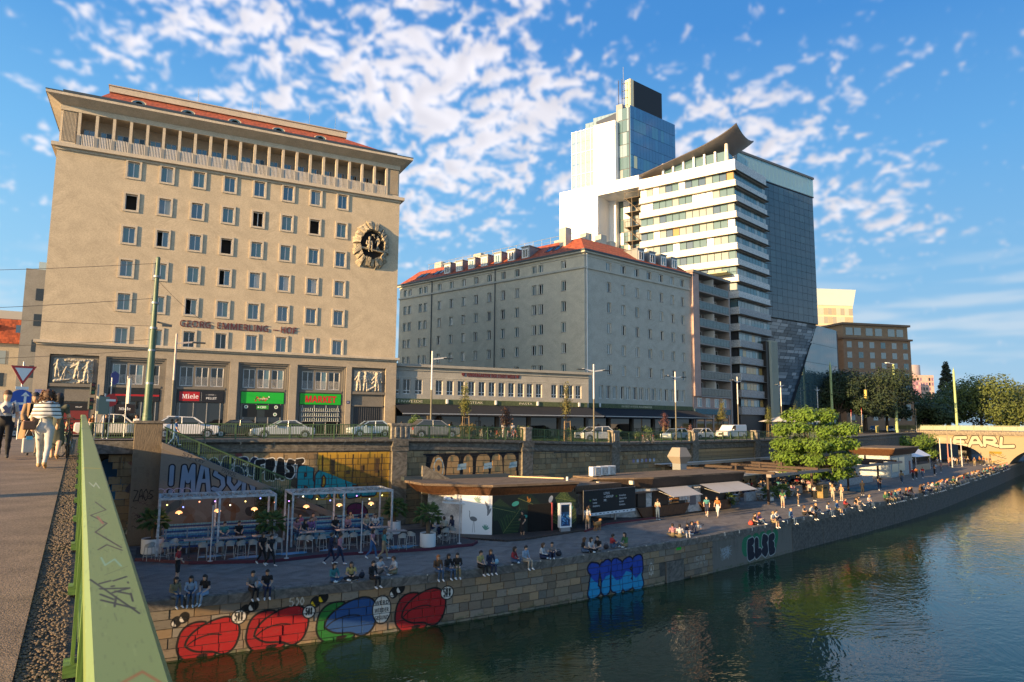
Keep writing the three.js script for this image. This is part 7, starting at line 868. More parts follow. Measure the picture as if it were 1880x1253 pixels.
  [[-3.9, -2.8], [-2.7, -3.1], [-1.6, -3.2], [-0.9, -3.3]].slice(0, 3).forEach(([x, z], i) => { const p = new THREE.Vector3(x, 0, z).applyAxisAngle(new THREE.Vector3(0, 1, 0), 0.2), a = thing('air_conditioner', ['largest white air conditioner on the snack kiosk roof, leftmost', 'middle white air conditioner on the snack kiosk roof', 'rightmost white air conditioner on the snack kiosk roof'][i], 'air conditioner', [38.4 + p.x, QUAY + H + 0.95, -48.2 + p.z], 0.2, 'air conditioners on the kiosk roof'); obj('case', rbx(-0.5, 0.5, 0.08, 0.86, -0.25, 0.25, 0.03), M([0.68, 0.67, 0.64], 0.5), a); obj('grille', merge([ring(0.6, 0.6, 0.05, 0.03, 0.25).translate(0.12, 0.46, 0), ...[0.08, 0.16, 0.24].map((r) => new THREE.TorusGeometry(r, 0.012, 4, 18).translate(0.12, 0.46, 0.27))]), M([0.25, 0.25, 0.25], 0.5), a); for (const s of [-0.4, 0.4]) obj('foot', bx(s - 0.06, s + 0.06, 0, 0.08, -0.2, 0.2), zinc, a); });
  const v = thing('roof_duct', 'angular metal ventilation duct rising behind the snack kiosk roof', 'duct', [47.6, QUAY + 3.1, -55.0], 0.2); obj('stack', bx(-0.5, 0.5, 0, 0.9, -0.5, 0.5), zinc, v); obj('hood', frustum([-0.5, 0.5, -0.5, 0.5, 0.9], [-0.95, 0.95, -0.8, 0.8, 1.6]), M([0.24, 0.21, 0.17], 0.6), v); obj('cap', frustum([-0.95, 0.95, -0.8, 0.8, 1.6], [-0.5, 0.5, -0.5, 0.5, 2.5]), M([0.24, 0.21, 0.17], 0.6), v);
}
// ---------------------------------------------------------------- big brown pergola, rear kiosk, far posts
{
  const t = thing('beam_pergola', 'wide brown beam pergola over the crowded terrace', 'pergola', [53, QUAY, -54.2], 0.3), m = M([0.085, 0.05, 0.032], 0.75, { map: TX.wood }), g = M([0.32, 0.29, 0.26], 0.7);
  for (let i = 0; i < 8; i++) { const x = i * 5.4; obj('cross_beam', beam([x, 3.25, -6.6], [x + 1.6, 3.12, 4.6], 0.34, 0.26), m, t); if (i % 2 === 0) { obj('post', bx(x + 1.35, x + 1.55, 0, 3.0, 3.8, 4.0), m, t); obj('post', bx(x + 0.1, x + 0.3, 0, 3.1, -5.6, -5.4), m, t); } obj('bracket', bx(x + 0.9, x + 1.1, 3.3, 3.75, 0.6, 0.8), m, t); }
  for (let i = 0; i < 6; i++) { obj('front_beam', bx(0.9 + i * 6.9, 7.78 + i * 6.9, 2.72, 3.02, 4.0, 4.5), M([0.2, 0.17, 0.15], 0.6), t); obj('rear_beam', bx(-1 + i * 6.9, 5.88 + i * 6.9, 3.35, 3.6, -6.4, -6.0), g, t); obj('rear_fascia', bx(-3 + i * 6.9, 3.88 + i * 6.9, 3.62, 3.72, -7.6, -5.9), M([0.5, 0.48, 0.46], 0.6), t); }
  obj('low_wall', merge([bx(2, 16, 0, 0.9, 1.0, 1.2), bx(18, 40, 0, 0.9, 1.0, 1.2)]), M([0.5, 0.5, 0.5], 0.7, { map: TX.grit }), t); obj('bar_counter', bx(6, 14, 0, 1.1, -4.4, -3.6), M([0.35, 0.2, 0.08], 0.6, { map: TX.wood }), t); obj('bar_canopy', merge([bx(5, 15, 2.0, 2.1, -5, -2.8), bx(20, 30, 1.9, 2.0, -5, -2.6)]), M([0.5, 0.46, 0.38], 0.7), t);
  const k = thing('rear_kiosk', 'pale blue kiosk with brown roof at the end of the pergola', 'kiosk', [101, QUAY, -68.5], 0.36), w = M([0.5, 0.56, 0.57], 0.6, { map: TX.grit }); obj('body', bx(0, 14, 0, 3.4, -5, 0), w, k); obj('roof', frustum([-0.4, 14.4, -5.4, 0.4, 3.4], [-1.0, 15, -5.8, 1.0, 4.4]), brownWood, k); obj('roof_top', bx(-1, 15, 4.4, 4.55, -5.8, 1.0), roofFelt, k); for (const [a, b] of [[1, 4.4], [5.2, 8.6]]) obj('glazing', bx(a, b, 0.8, 3.0, 0.01, 0.06), M([0.6, 0.55, 0.4], 0.3), k); obj('door', bx(11.6, 12.5, 0.1, 2.2, 0.01, 0.06), M([0.12, 0.03, 0.04], 0.5), k);
  const te = thing('white_tent', 'white canopy tent between the rear kiosk and the far bridge', 'tent', [124, QUAY, -80.5], 0.3); obj('roof', frustum([-4.5, 4.5, -2.6, 2.6, 2.5], [-2.6, 2.6, -0.4, 0.4, 4.1]), M([0.7, 0.71, 0.74], 0.8), te); for (const x of [-4.3, 4.3]) for (const z of [-2.4, 2.4]) obj('post', bx(x - 0.05, x + 0.05, 0, 2.5, z - 0.05, z + 0.05), M([0.5, 0.5, 0.5], 0.5), te); obj('bar_front', bx(-4, 4, 0, 1.1, 2.2, 2.4), M([0.4, 0.3, 0.2], 0.7), te);
  [[134, -80.6, 'thin grey mast beside the white tent'], [139, -81.4, 'tallest thin mast before the far bridge'], [141.2, -83.4, 'red and white mast before the far bridge'], [144, -82.4, 'thin grey mast nearest the far bridge arch']].forEach(([x, z, l], i) => { const p = thing('mast', l, 'mast', [x, QUAY, z], 0, 'thin masts on the far quay'); obj('shaft', cyl(0, 0, i === 2 ? 6.2 : 5.6, 0, 0.1, 0.08, 8), i === 2 ? M([0.5, 0.2, 0.16], 0.6) : M([0.45, 0.45, 0.44], 0.5), p); obj('base_plate', cyl(0, 0, 0.08, 0, 0.3, 0.3, 10), zinc, p); });
  const bin = thing('waste_bin', 'yellow wooden waste bin at the crowded terrace edge', 'bin', [66.3, QUAY, -53.2], 0.3); obj('body', bx(-0.75, 0.75, 0, 1.35, -0.4, 0.4), M([0.42, 0.28, 0.08], 0.7, { map: TX.wood }), bin); obj('lid', bx(-0.8, 0.8, 1.35, 1.42, -0.45, 0.45), M([0.1, 0.08, 0.05], 0.7), bin); obj('opening', bx(-0.4, 0.4, 1.0, 1.2, 0.4, 0.42), M([0.01, 0.01, 0.01], 0.9), bin);
  const rug = struct('blue_floor_mat', quad(...[[76, -55.6], [88, -59.6], [87.2, -62.2], [75, -58]].map(([x, z]) => [x, QUAY + 0.01, z])), M([0.04, 0.16, 0.2], 0.8, { map: TX.grit }));
  palm([49.5, QUAY, -50.6], 0.1, 'low palm in a white pot beside the wide pale awning', 0.35, 30); palm([58.5, QUAY, -53.4], 0.1, 'low green palm among the folding chairs', 0.35, 26); palm([61.5, QUAY, -54.4], 0.1, 'low green palm left of the yellow bin', 0.35, 26);
}
// folding chairs and low tables at the lit terrace
const fold = M([0.42, 0.2, 0.05], 0.6, { map: TX.wood }), canvasC = M([0.5, 0.47, 0.4], 0.9, { map: TX.cloth });
function foldChair(x, z, a, label) { const t = thing('folding_chair', label, 'chair', [x, QUAY, z], a, 'folding wooden chairs on the sunny terrace'); obj('seat', bx(-0.22, 0.22, 0.42, 0.45, -0.22, 0.22), canvasC, t); obj('backrest', bx(-0.22, 0.22, 0.62, 0.86, -0.27, -0.24), canvasC, t); for (const s of [-1, 1]) { obj('leg', bar([s * 0.23, 0, 0.24], [s * 0.23, 0.44, -0.22], 0.02), fold, t); obj('leg', bar([s * 0.23, 0, -0.24], [s * 0.23, 0.44, 0.22], 0.02), fold, t); obj('back_post', bar([s * 0.23, 0.4, -0.22], [s * 0.23, 0.9, -0.27], 0.02), fold, t); obj('armrest', bx(s * 0.23 - 0.03, s * 0.23 + 0.03, 0.62, 0.65, -0.25, 0.2), fold, t); } }
function lowTable(x, z, label) { const t = thing('low_table', label, 'table', [x, QUAY, z], R(-0.4, 0.4), 'low tables on the sunny terrace'); obj('table_top', rbx(-0.4, 0.4, 0.68, 0.72, -0.35, 0.35, 0.01), M([0.45, 0.44, 0.42], 0.5), t); for (const [a, b] of [[1, 1], [1, -1], [-1, 1], [-1, -1]]) obj('leg', cyl(a * 0.34, 0, 0.68, b * 0.29, 0.02, 0.02, 6), M([0.06, 0.06, 0.06], 0.5), t); }
const seatSpots = [];
{ let n = 0; const ord = ['first', 'second', 'third', 'fourth', 'fifth', 'sixth', 'seventh', 'eighth', 'ninth', 'tenth', 'eleventh', 'twelfth', 'thirteenth', 'fourteenth'];
  for (let i = 0; i < 14; i++) { const s = sOf(51.5 + i * 3.05, 9.4), row = i % 2, p = bank(s, 8.7 + row * 1.6 + (i > 8 ? 1.2 : 0)); lowTable(p.x, p.z, `low pale table, ${ord[i]} from the snack kiosk along the sunny terrace`); for (const [j, sd] of [[0, -1], [1, 1]]) { const x = p.x + p.tx * sd * 0.75, z = p.z + p.tz * sd * 0.75, a = Math.atan2(-sd * p.tx, -sd * p.tz); foldChair(x, z, a, `folding wooden chair ${sd < 0 ? 'on the near side' : 'on the far side'} of the ${ord[i]} low table`); seatSpots.push([x, z, a, i]); } } }
// ---------------------------------------------------------------- poles, lamps, signs, wires
const polGreen = M([0.12, 0.2, 0.12], 0.5, { map: TX.grit });
{
  const t = thing('tram_pole', 'tall tapered green tram pole on the concrete pier', 'pole', [-0.45, 1.5, -51.6]); obj('shaft', merge([cyl(0, 0, 6, 0, 0.26, 0.2, 8), cyl(0, 6, 10.9, 0, 0.17, 0.13, 8)]), polGreen, t); obj('base_collar', cyl(0, 0, 0.5, 0, 0.3, 0.28, 8), polGreen, t); for (const y of [2.4, 4.6, 6.1, 7.8, 9.6]) obj('clamp', cyl(0, y, y + 0.14, 0, 0.24, 0.24, 8), zinc, t); obj('finial', new THREE.SphereGeometry(0.14, 10, 6).translate(0, 10.92, 0), polGreen, t); obj('bracket', merge([bar([0.2, 6.6, 0], [1.0, 6.4, 0.2], 0.06), bx(0.5, 1.1, 6.3, 6.45, 0.1, 0.3)]), metalDark, t);
  const wires = [[[-0.45, 12.1, -51.6], [-26, 10.5, -58], 'upper overhead wire from the green pole past the beige facade'], [[-0.45, 9.7, -51.6], [-26, 7.6, -56], 'second overhead wire from the green pole'], [[-0.45, 7.8, -51.6], [-26, 10.4, -66], 'crossing overhead wire rising to the left of the green pole'], [[-0.45, 6.2, -51.6], [-26, 5.2, -60], 'lowest overhead tram wire in front of the relief panel'], [[-0.45, 6.9, -51.6], [-26, 6.4, -62], 'overhead tram wire above the relief panel'], [[143, 9, -98], [260, 11, -160], 'overhead wire right of the far green poles'], [[110, 8.4, -92], [143, 9.2, -98], 'overhead wire spanning between the far street poles'], [[-0.45, 11, -51.6], [5, 10.2, -70.2], 'short overhead wire anchored to the beige facade']];
  for (const [a, b, l] of wires) { const L = 14, pts = []; for (let i = 0; i <= L; i++) { const u = i / L; pts.push(new THREE.Vector3(...a.map((v, k) => lerp(v, b[k], u) - (k === 1 ? 0.5 * Math.sin(Math.PI * u) : 0)))); } tag(obj('overhead_wire', new THREE.TubeGeometry(new THREE.CatmullRomCurve3(pts), 20, 0.016, 4), M([0.03, 0.028, 0.026], 0.6)), l, 'wire', 'overhead tram wires'); }
}
{ const t = thing('tram_pole', 'tall green tram pole at the bridge kerb beside the road', 'pole', [-6.7, deckY(12.9), -12.9]); obj('shaft', cyl(0, 0, 9, 0, 0.24, 0.16, 8), polGreen, t); obj('base_collar', cyl(0, 0, 0.6, 0, 0.3, 0.28, 8), polGreen, t); }
function lamp(x, z, h, arms, label, ang = 0, mat = M([0.6, 0.58, 0.55], 0.45)) { const y = streetY(x), t = thing('street_lamp', label, 'street lamp', [x, y, z], ang, 'street lamps along the embankment'); obj('lower_pole', cyl(0, 0, h * 0.55, 0, 0.09, 0.085, 10), M([0.1, 0.095, 0.07], 0.5), t); obj('upper_pole', cyl(0, h * 0.55, h, 0, 0.085, 0.075, 10), mat, t); for (const s of arms) { obj('arm', beam([0, h - 0.75, 0], [s * 1.4, h - 0.55, 0], 0.1, 0.12), mat, t); obj('lamp_head', rbx(Math.min(s * 1.1, s * 2.05), Math.max(s * 1.1, s * 2.05), h - 0.66, h - 0.55, -0.16, 0.16, 0.04), metalDark, t); } }
lamp(22.6, -60, 8, [1], 'single arm street lamp in front of the kindergarten wing'); lamp(40.6, -60, 8.1, [-1, 1], 'double arm street lamp in front of the corner downpipe'); lamp(56.7, -66, 8.4, [-1, 1], 'double arm street lamp in front of the grey side facade', 0.2); lamp(76.2, -75, 9, [-1, 1], 'double arm street lamp in front of the balcony house edge', 0.3); lamp(96, -84.5, 9.4, [-1, 1], 'double arm street lamp in front of the mosaic wedge', 0.3); lamp(122, -98, 9.6, [-1, 1], 'double arm street lamp in front of the dark tree', 0.3); lamp(1.1, -58, 7.9, [1], 'slim street lamp right of the green tram pole', 0, M([0.45, 0.38, 0.34], 0.5));
function farPole(x, z, h, label, arm) { const t = thing('green_pole', label, 'pole', [x, streetY(x), z], 0, 'far green poles'); obj('shaft', cyl(0, 0, h, 0, 0.32, 0.24, 8), M([0.3, 0.38, 0.16], 0.5), t); obj('base_collar', cyl(0, 0, 0.7, 0, 0.42, 0.38, 8), M([0.3, 0.38, 0.16], 0.5), t); if (arm) { obj('arm', beam([0, h, 0], [-1.8, h + 0.15, 0], 0.16, 0.14), M([0.5, 0.5, 0.48], 0.5), t); obj('lamp_head', bx(-2.6, -1.5, h + 0.06, h + 0.26, -0.2, 0.2), M([0.7, 0.7, 0.66], 0.4), t); } else obj('finial', new THREE.ConeGeometry(0.24, 1.2, 8).translate(0, h + 0.6, 0), M([0.3, 0.38, 0.16], 0.5), t); }
farPole(146, -97, 15.2, 'tall green lamp pole at the far street corner', true); farPole(172, -99, 14.6, 'green pointed pole on the far bridge end', false); farPole(127, -98.5, 14, 'grey green pole in front of the dark tree', false);
function sign(x, y, z, ang, label, parts, h = 3.2, group) { const t = thing('road_sign', label, 'sign', [x, y, z], ang, group); obj('pole', cyl(0, 0, h, 0, 0.035, 0.035, 8), M([0.42, 0.42, 0.42], 0.4, { metalness: 0.6 }), t); parts(t); return t; }
const disc = (r, y, m, t, name = 'plate') => obj(name, new THREE.CylinderGeometry(r, r, 0.02, 28).rotateX(Math.PI / 2).translate(0, y, 0.06), m, t), tri = (s, y, z, flip = -1) => prism([[-s, y + flip * -0.0 + s * 0.58], [s, y + s * 0.58], [0, y - s * 1.15]], 0.015).translate(0, 0, z);
const sRed = M([0.5, 0.03, 0.025], 0.4), sWhite = M([0.72, 0.72, 0.7], 0.4), sBlue = M([0.015, 0.07, 0.36], 0.4);
sign(-5.6, deckY(38), -39, 0.42, 'road sign post with a priority triangle and blue turn arrows', (t) => { obj('give_way_plate', merge([tri(0.52, 3.1, 0.05)]), sRed, t); obj('give_way_centre', merge([tri(0.35, 3.1, 0.07)]), sWhite, t); obj('small_plate', bx(-0.26, 0.26, 2.3, 2.44, 0.05, 0.065), sWhite, t); disc(0.5, 1.8, sBlue, t, 'arrow_plate'); obj('arrow', merge([bx(0.1, 0.2, 1.45, 2.05, 0.075, 0.085), prism([[-0.02, 2.0], [0.32, 2.0], [0.15, 2.2]], 0.01).translate(0, 0, 0.075), bx(-0.28, 0.2, 1.6, 1.7, 0.0755, 0.0855), prism([[-0.2, 1.5], [-0.2, 1.8], [-0.42, 1.65]], 0.01).translate(0, 0, 0.075)]), sWhite, t); obj('supplement_plate', bx(-0.5, 0.5, 1.0, 1.24, 0.05, 0.065), sWhite, t); obj('supplement_text', textFit('ausgen.', 0.7, 0.1, 0.003, fontR), M([0.03, 0.03, 0.03], 0.5), t).position.set(-0.36, 1.07, 0.066); }, 3.6);
sign(-2.75, 0.3, -54.2, 0.42, 'no entry sign on a post beside the traffic lights', (t) => { disc(0.42, 2.55, sRed, t, 'no_entry_plate'); obj('white_bar', bx(-0.3, 0.3, 2.48, 2.63, 0.07, 0.08), sWhite, t); obj('white_post_sleeve', cyl(-0.35, 0, 3.0, 0, 0.05, 0.05, 8), M([0.62, 0.6, 0.56], 0.5), t); }, 4.1);
sign(-1.9, 0.3, -57, 0.42, 'grey road sign seen edge on above the no entry sign', (t) => { obj('plate_back', bx(-0.06, 0.06, 2.4, 4.2, 0.04, 0.5), M([0.45, 0.42, 0.36], 0.5), t); obj('hexagon_plate', prism([[-0.9, 3.7], [-0.62, 3.9], [-0.62, 4.5], [-0.9, 4.7], [-1.15, 4.5], [-1.15, 3.9]], 0.02), M([0.06, 0.06, 0.2], 0.5), t); }, 4.4);
{ const t = thing('traffic_light', 'traffic light mast with dark signal heads left of the no entry sign', 'traffic light', [-3.5, 0.3, -54], 0.42); obj('pole', cyl(0, 0, 3.6, 0, 0.06, 0.06, 8), M([0.4, 0.38, 0.35], 0.5), t); for (const [x, y] of [[-0.35, 3.3], [-0.4, 2.3], [0.3, 2.5]]) { obj('signal_head', rbx(x - 0.14, x + 0.14, y - 0.4, y + 0.4, -0.12, 0.12, 0.03), M([0.02, 0.025, 0.02], 0.6), t); for (let k = 0; k < 3; k++) obj('lens', new THREE.CylinderGeometry(0.09, 0.09, 0.03, 14).rotateX(Math.PI / 2).translate(x, y + 0.25 - k * 0.25, 0.13), M([[0.12, 0.01, 0.01], [0.12, 0.07, 0.01], [0.01, 0.1, 0.03]][k], 0.3), t); } obj('control_box', rbx(0.0, 0.7, 1.6, 2.8, -0.2, 0.2, 0.03), M([0.16, 0.2, 0.16], 0.6), t); }
for (const [i, x, z, y] of [[0, 134, -95.5, 8.2], [1, 151, -98.6, 7.8]]) { const t = thing('hanging_signal', ['yellow backed hanging traffic signal left of the far lamp pole', 'yellow backed traffic signal right of the far lamp pole'][i], 'traffic light', [x, y, z], 0.4); obj('case', rbx(-0.5, 0.5, -0.9, 0.9, -0.25, 0.25, 0.06), M([0.4, 0.3, 0.06], 0.6), t); obj('lens', merge([0.5, 0, -0.5].map((k) => new THREE.CylinderGeometry(0.2, 0.2, 0.06, 12).rotateX(Math.PI / 2).translate(0, k, 0.27))), M([0.05, 0.03, 0.02], 0.4), t); obj('hanger', bar([0, 0.9, 0], [0, 2.4, 0], 0.05), metalDark, t); }
sign(155.5, 0.3, -98.6, 0.6, 'round sign back on a white post at the far bridge end', (t) => { obj('plate_back', new THREE.CylinderGeometry(0.85, 0.85, 0.05, 20).rotateX(Math.PI / 2).translate(0, 4.6, 0.06), M([0.55, 0.45, 0.28], 0.5), t); }, 5.2);
sign(127.5, 0.2, -94.5, 0.6, 'red triangle warning sign at the far crossing', (t) => { obj('plate', merge([prism([[-0.8, 3.2], [0.8, 3.2], [0, 4.6]], 0.04).translate(0, 0, 0.04)]), sRed, t); obj('plate_centre', prism([[-0.45, 3.35], [0.45, 3.35], [0, 4.15]], 0.02).translate(0, 0, 0.085), sWhite, t); }, 4);
sign(131.5, 0.2, -95, 0.6, 'red no entry disc at the far crossing', (t) => { obj('plate', new THREE.CylinderGeometry(0.8, 0.8, 0.05, 20).rotateX(Math.PI / 2).translate(0, 4.2, 0.06), sRed, t); obj('white_bar', bx(-0.55, 0.55, 4.05, 4.35, 0.09, 0.1), sWhite, t); }, 4.6);
[[121, -97, 6], [133, -102, 7.2], [141, -105, 3.4]].forEach(([x, z, w], i) => { const t = thing('yellow_barrier', ['yellow site barrier left of the far crossing', 'widest yellow site barrier at the far crossing', 'short yellow site barrier beside the far lamp pole'][i], 'barrier', [x, 0.1, z + 9], 0.55, 'yellow site barriers'); obj('panel', bx(0, w, 0.1, 1.35, 0, 0.06), M([0.5, 0.44, 0.1], 0.6, { map: TX.grit }), t); for (let k = 0; k <= 3; k++) obj('post', bx(k * w / 3 - 0.05, k * w / 3 + 0.05, 0, 1.45, 0.06, 0.14), M([0.3, 0.28, 0.1], 0.6), t); });
// ---------------------------------------------------------------- cars
const tyreM = M([0.02, 0.02, 0.021], 0.85), rimM = M([0.4, 0.41, 0.42], 0.35, { metalness: 0.7 }), carGlass = glass([0.015, 0.02, 0.025], 1.7, 0.03);
function car(kind, color, pos, ang, label) {
  const t = thing(kind === 'van' ? 'parked_van' : kind === 'pickup' ? 'pickup_truck' : 'parked_car', label, kind === 'van' ? 'van' : kind === 'pickup' ? 'pickup truck' : 'car', pos, ang, 'vehicles along the embankment street'), paintM = M(color, 0.28, { clearcoat: 0.7 });
  const S = { suv: { L: 4.55, W: 1.84, low: [[-2.27, 0.42], [-2.27, 0.75], [-2.2, 0.98], [-1.2, 1.08], [1.9, 1.1], [2.22, 1.0], [2.27, 0.7], [2.24, 0.4], [1.95, 0.28], [-1.95, 0.28]], cab: [[-1.25, 1.06], [-0.45, 1.6], [1.35, 1.66], [2.1, 1.12]] }, hatch: { L: 3.95, W: 1.7, low: [[-1.97, 0.38], [-1.97, 0.66], [-1.85, 0.86], [-0.95, 0.96], [1.7, 0.98], [1.92, 0.86], [1.97, 0.6], [1.93, 0.34], [1.7, 0.24], [-1.7, 0.24]], cab: [[-1.0, 0.94], [-0.3, 1.42], [1.1, 1.46], [1.82, 0.96]] }, sedan: { L: 4.7, W: 1.8, low: [[-2.35, 0.36], [-2.35, 0.6], [-2.2, 0.8], [-0.95, 0.94], [1.55, 0.96], [2.3, 0.86], [2.35, 0.6], [2.3, 0.32], [2.0, 0.24], [-2.0, 0.24]], cab: [[-1.05, 0.92], [-0.25, 1.38], [0.9, 1.42], [1.75, 0.95]] }, van: { L: 5.2, W: 1.95, low: [[-2.6, 0.4], [-2.6, 0.85], [-2.45, 1.1], [-1.55, 1.25], [-0.85, 1.9], [-0.5, 1.97], [2.45, 2.0], [2.6, 1.8], [2.6, 0.35], [-2.3, 0.3]], cab: [[-1.52, 1.24], [-0.9, 1.85], [-0.35, 1.9], [-0.35, 1.2]] }, pickup: { L: 5.2, W: 1.9, low: [[-2.6, 0.45], [-2.6, 0.95], [-2.4, 1.1], [-1.2, 1.15], [2.5, 1.15], [2.6, 1.0], [2.6, 0.5], [2.3, 0.36], [-2.3, 0.36]], cab: [[-1.15, 1.12], [-0.45, 1.75], [0.8, 1.78], [1.1, 1.14]] } }[kind];
  obj('body', prism(S.low, S.W, 0.09).translate(0, 0, -S.W / 2), paintM, t); const cw = S.W - 0.24; obj('cabin_glass', kind === 'van' ? prism(S.cab, S.W + 0.02, 0.02).translate(0, 0, -S.W / 2 - 0.01) : prism(S.cab, cw, 0.08).translate(0, 0, -cw / 2), carGlass, t);
  if (kind !== 'van') { const [a, b, c, d] = S.cab; obj('roof', prism([[b[0] - 0.06, b[1] - 0.03], [c[0] + 0.1, c[1] - 0.04], [c[0] - 0.02, c[1] + 0.04], [b[0] + 0.1, b[1] + 0.03]], cw - 0.02, 0.03).translate(0, 0, -cw / 2 + 0.01), paintM, t); for (const s of [-1, 1]) for (const [x0, x1, k] of [[a[0] + 0.02, b[0] + 0.02, 0], [lerp(b[0], c[0], 0.45), lerp(b[0], c[0], 0.45) + 0.02, 1], [d[0] - 0.1, c[0] - 0.06, 2]]) obj('roof_pillar', beam([x0, k === 2 ? d[1] : a[1], s * (cw / 2 + 0.004)], [x1 + 0.0005, b[1], s * (cw / 2 - 0.02)], 0.04, 0.09), paintM, t); }
  const wr = kind === 'suv' || kind === 'pickup' ? 0.36 : 0.31, wx = S.L / 2 - 0.85; for (const x of [-wx, wx + 0.05]) for (const s of [-1, 1]) { const w = obj('wheel', new THREE.CylinderGeometry(wr, wr, 0.22, 20).rotateX(Math.PI / 2), tyreM, t); w.position.set(x, wr, s * (S.W / 2 - 0.1)); obj('rim', merge([new THREE.CylinderGeometry(wr * 0.62, wr * 0.62, 0.03, 16).rotateX(Math.PI / 2)]), rimM, w).position.z = s * 0.11; obj('hub', new THREE.CylinderGeometry(wr * 0.2, wr * 0.2, 0.03, 10).rotateX(Math.PI / 2), M([0.1, 0.1, 0.1], 0.5), w).position.z = s * 0.125; obj('wheel_arch', new THREE.TorusGeometry(wr + 0.05, 0.05, 6, 16, Math.PI), M([0.03, 0.03, 0.03], 0.8), w).position.z = s * 0.06; }
  const fy = S.low[2][1] - 0.12; for (const s of [-1, 1]) { obj('headlight', rbx(-S.L / 2 - 0.01, -S.L / 2 + 0.22, fy - 0.12, fy + 0.04, s * S.W * 0.36 - 0.18, s * S.W * 0.36 + 0.18, 0.03), M([0.6, 0.62, 0.62], 0.15), t); obj('tail_light', rbx(S.L / 2 - 0.12, S.L / 2 + 0.01, fy - 0.1, fy + 0.12, s * S.W * 0.4 - 0.14, s * S.W * 0.4 + 0.12, 0.03), M([0.3, 0.015, 0.012], 0.3), t); obj('door_mirror', rbx(S.cab[0][0] + 0.35, S.cab[0][0] + 0.5, S.cab[0][1] - 0.02, S.cab[0][1] + 0.12, s * (S.W / 2 + 0.08) - 0.09, s * (S.W / 2 + 0.08) + 0.09, 0.03), paintM, t); obj('sill', bx(-wx + wr + 0.08, wx - wr, 0.24, 0.36, s * S.W / 2 - 0.03, s * S.W / 2 + 0.012), M([0.03, 0.03, 0.03], 0.7), t); } obj('number_plate', bx(-S.L / 2 - 0.03, -S.L / 2, 0.45, 0.57, -0.26, 0.26), M([0.6, 0.6, 0.6], 0.5), t); obj('grille', bx(-S.L / 2 - 0.015, -S.L / 2 + 0.05, 0.5, fy - 0.14, -0.4, 0.4), M([0.02, 0.02, 0.02], 0.6), t);
}
const SY = (x) => streetY(x) - 0.03;
car('sedan', [0.36, 0.4, 0.44], [9.1, SY(9), -57.2], 0, 'long silver car parked behind the railing in front of the market'); car('hatch', [0.4, 0.5, 0.56], [17.6, SY(17.6), -62.5], 0.0, 'small pale blue hatchback parked in front of the carved entrance'); car('suv', [0.16, 0.17, 0.18], [22.5, SY(22.5), -59.0], Math.PI, 'dark grey car behind the broad stone pedestal'); car('suv', [0.66, 0.66, 0.63], [43.6, SY(43.6), -64.2], 0.06, 'white sport utility car driving past the corner downpipe'); car('hatch', [0.22, 0.3, 0.4], [57.6, SY(57), -67.2], 0.2, 'blue hatchback parked left of the white hatchback'); car('hatch', [0.66, 0.66, 0.64], [63.8, SY(63), -69.6], 0.2, 'white hatchback parked beside the white van'); car('van', [0.68, 0.68, 0.67], [72.2, SY(72), -72.5], 0.25, 'white delivery van in front of the balcony house'); car('suv', [0.62, 0.63, 0.64], [2.2, SY(2), -58.6], Math.PI, 'white sport utility car behind the green tram pole'); car('hatch', [0.015, 0.016, 0.018], [6.0, SY(6), -62.0], 0, 'black hatchback in front of the red shop sign'); car('pickup', [0.62, 0.6, 0.55], [-2.6, SY(-2), -60.2], Math.PI, 'white pickup truck behind the short railing'); car('hatch', [0.03, 0.04, 0.06], [-8.4, SY(-8), -64], 0.3, 'dark blue car turning beyond the parked bicycles'); car('sedan', [0.2, 0.03, 0.03], [132, SY(132), -106], 0.5, 'dark red car at the far crossing'); [[150, -112, [0.1, 0.12, 0.15], 'dark grey car on the far street'], [158, -116, [0.4, 0.42, 0.45], 'silver car on the far street'], [168, -118, [0.05, 0.06, 0.08], 'black car on the far street'], [154, -104, [0.1, 0.2, 0.4], 'blue car waiting at the far bridge']].forEach(([x, z, c, l]) => car('hatch', c, [x, SY(x), z], 0.6, l));
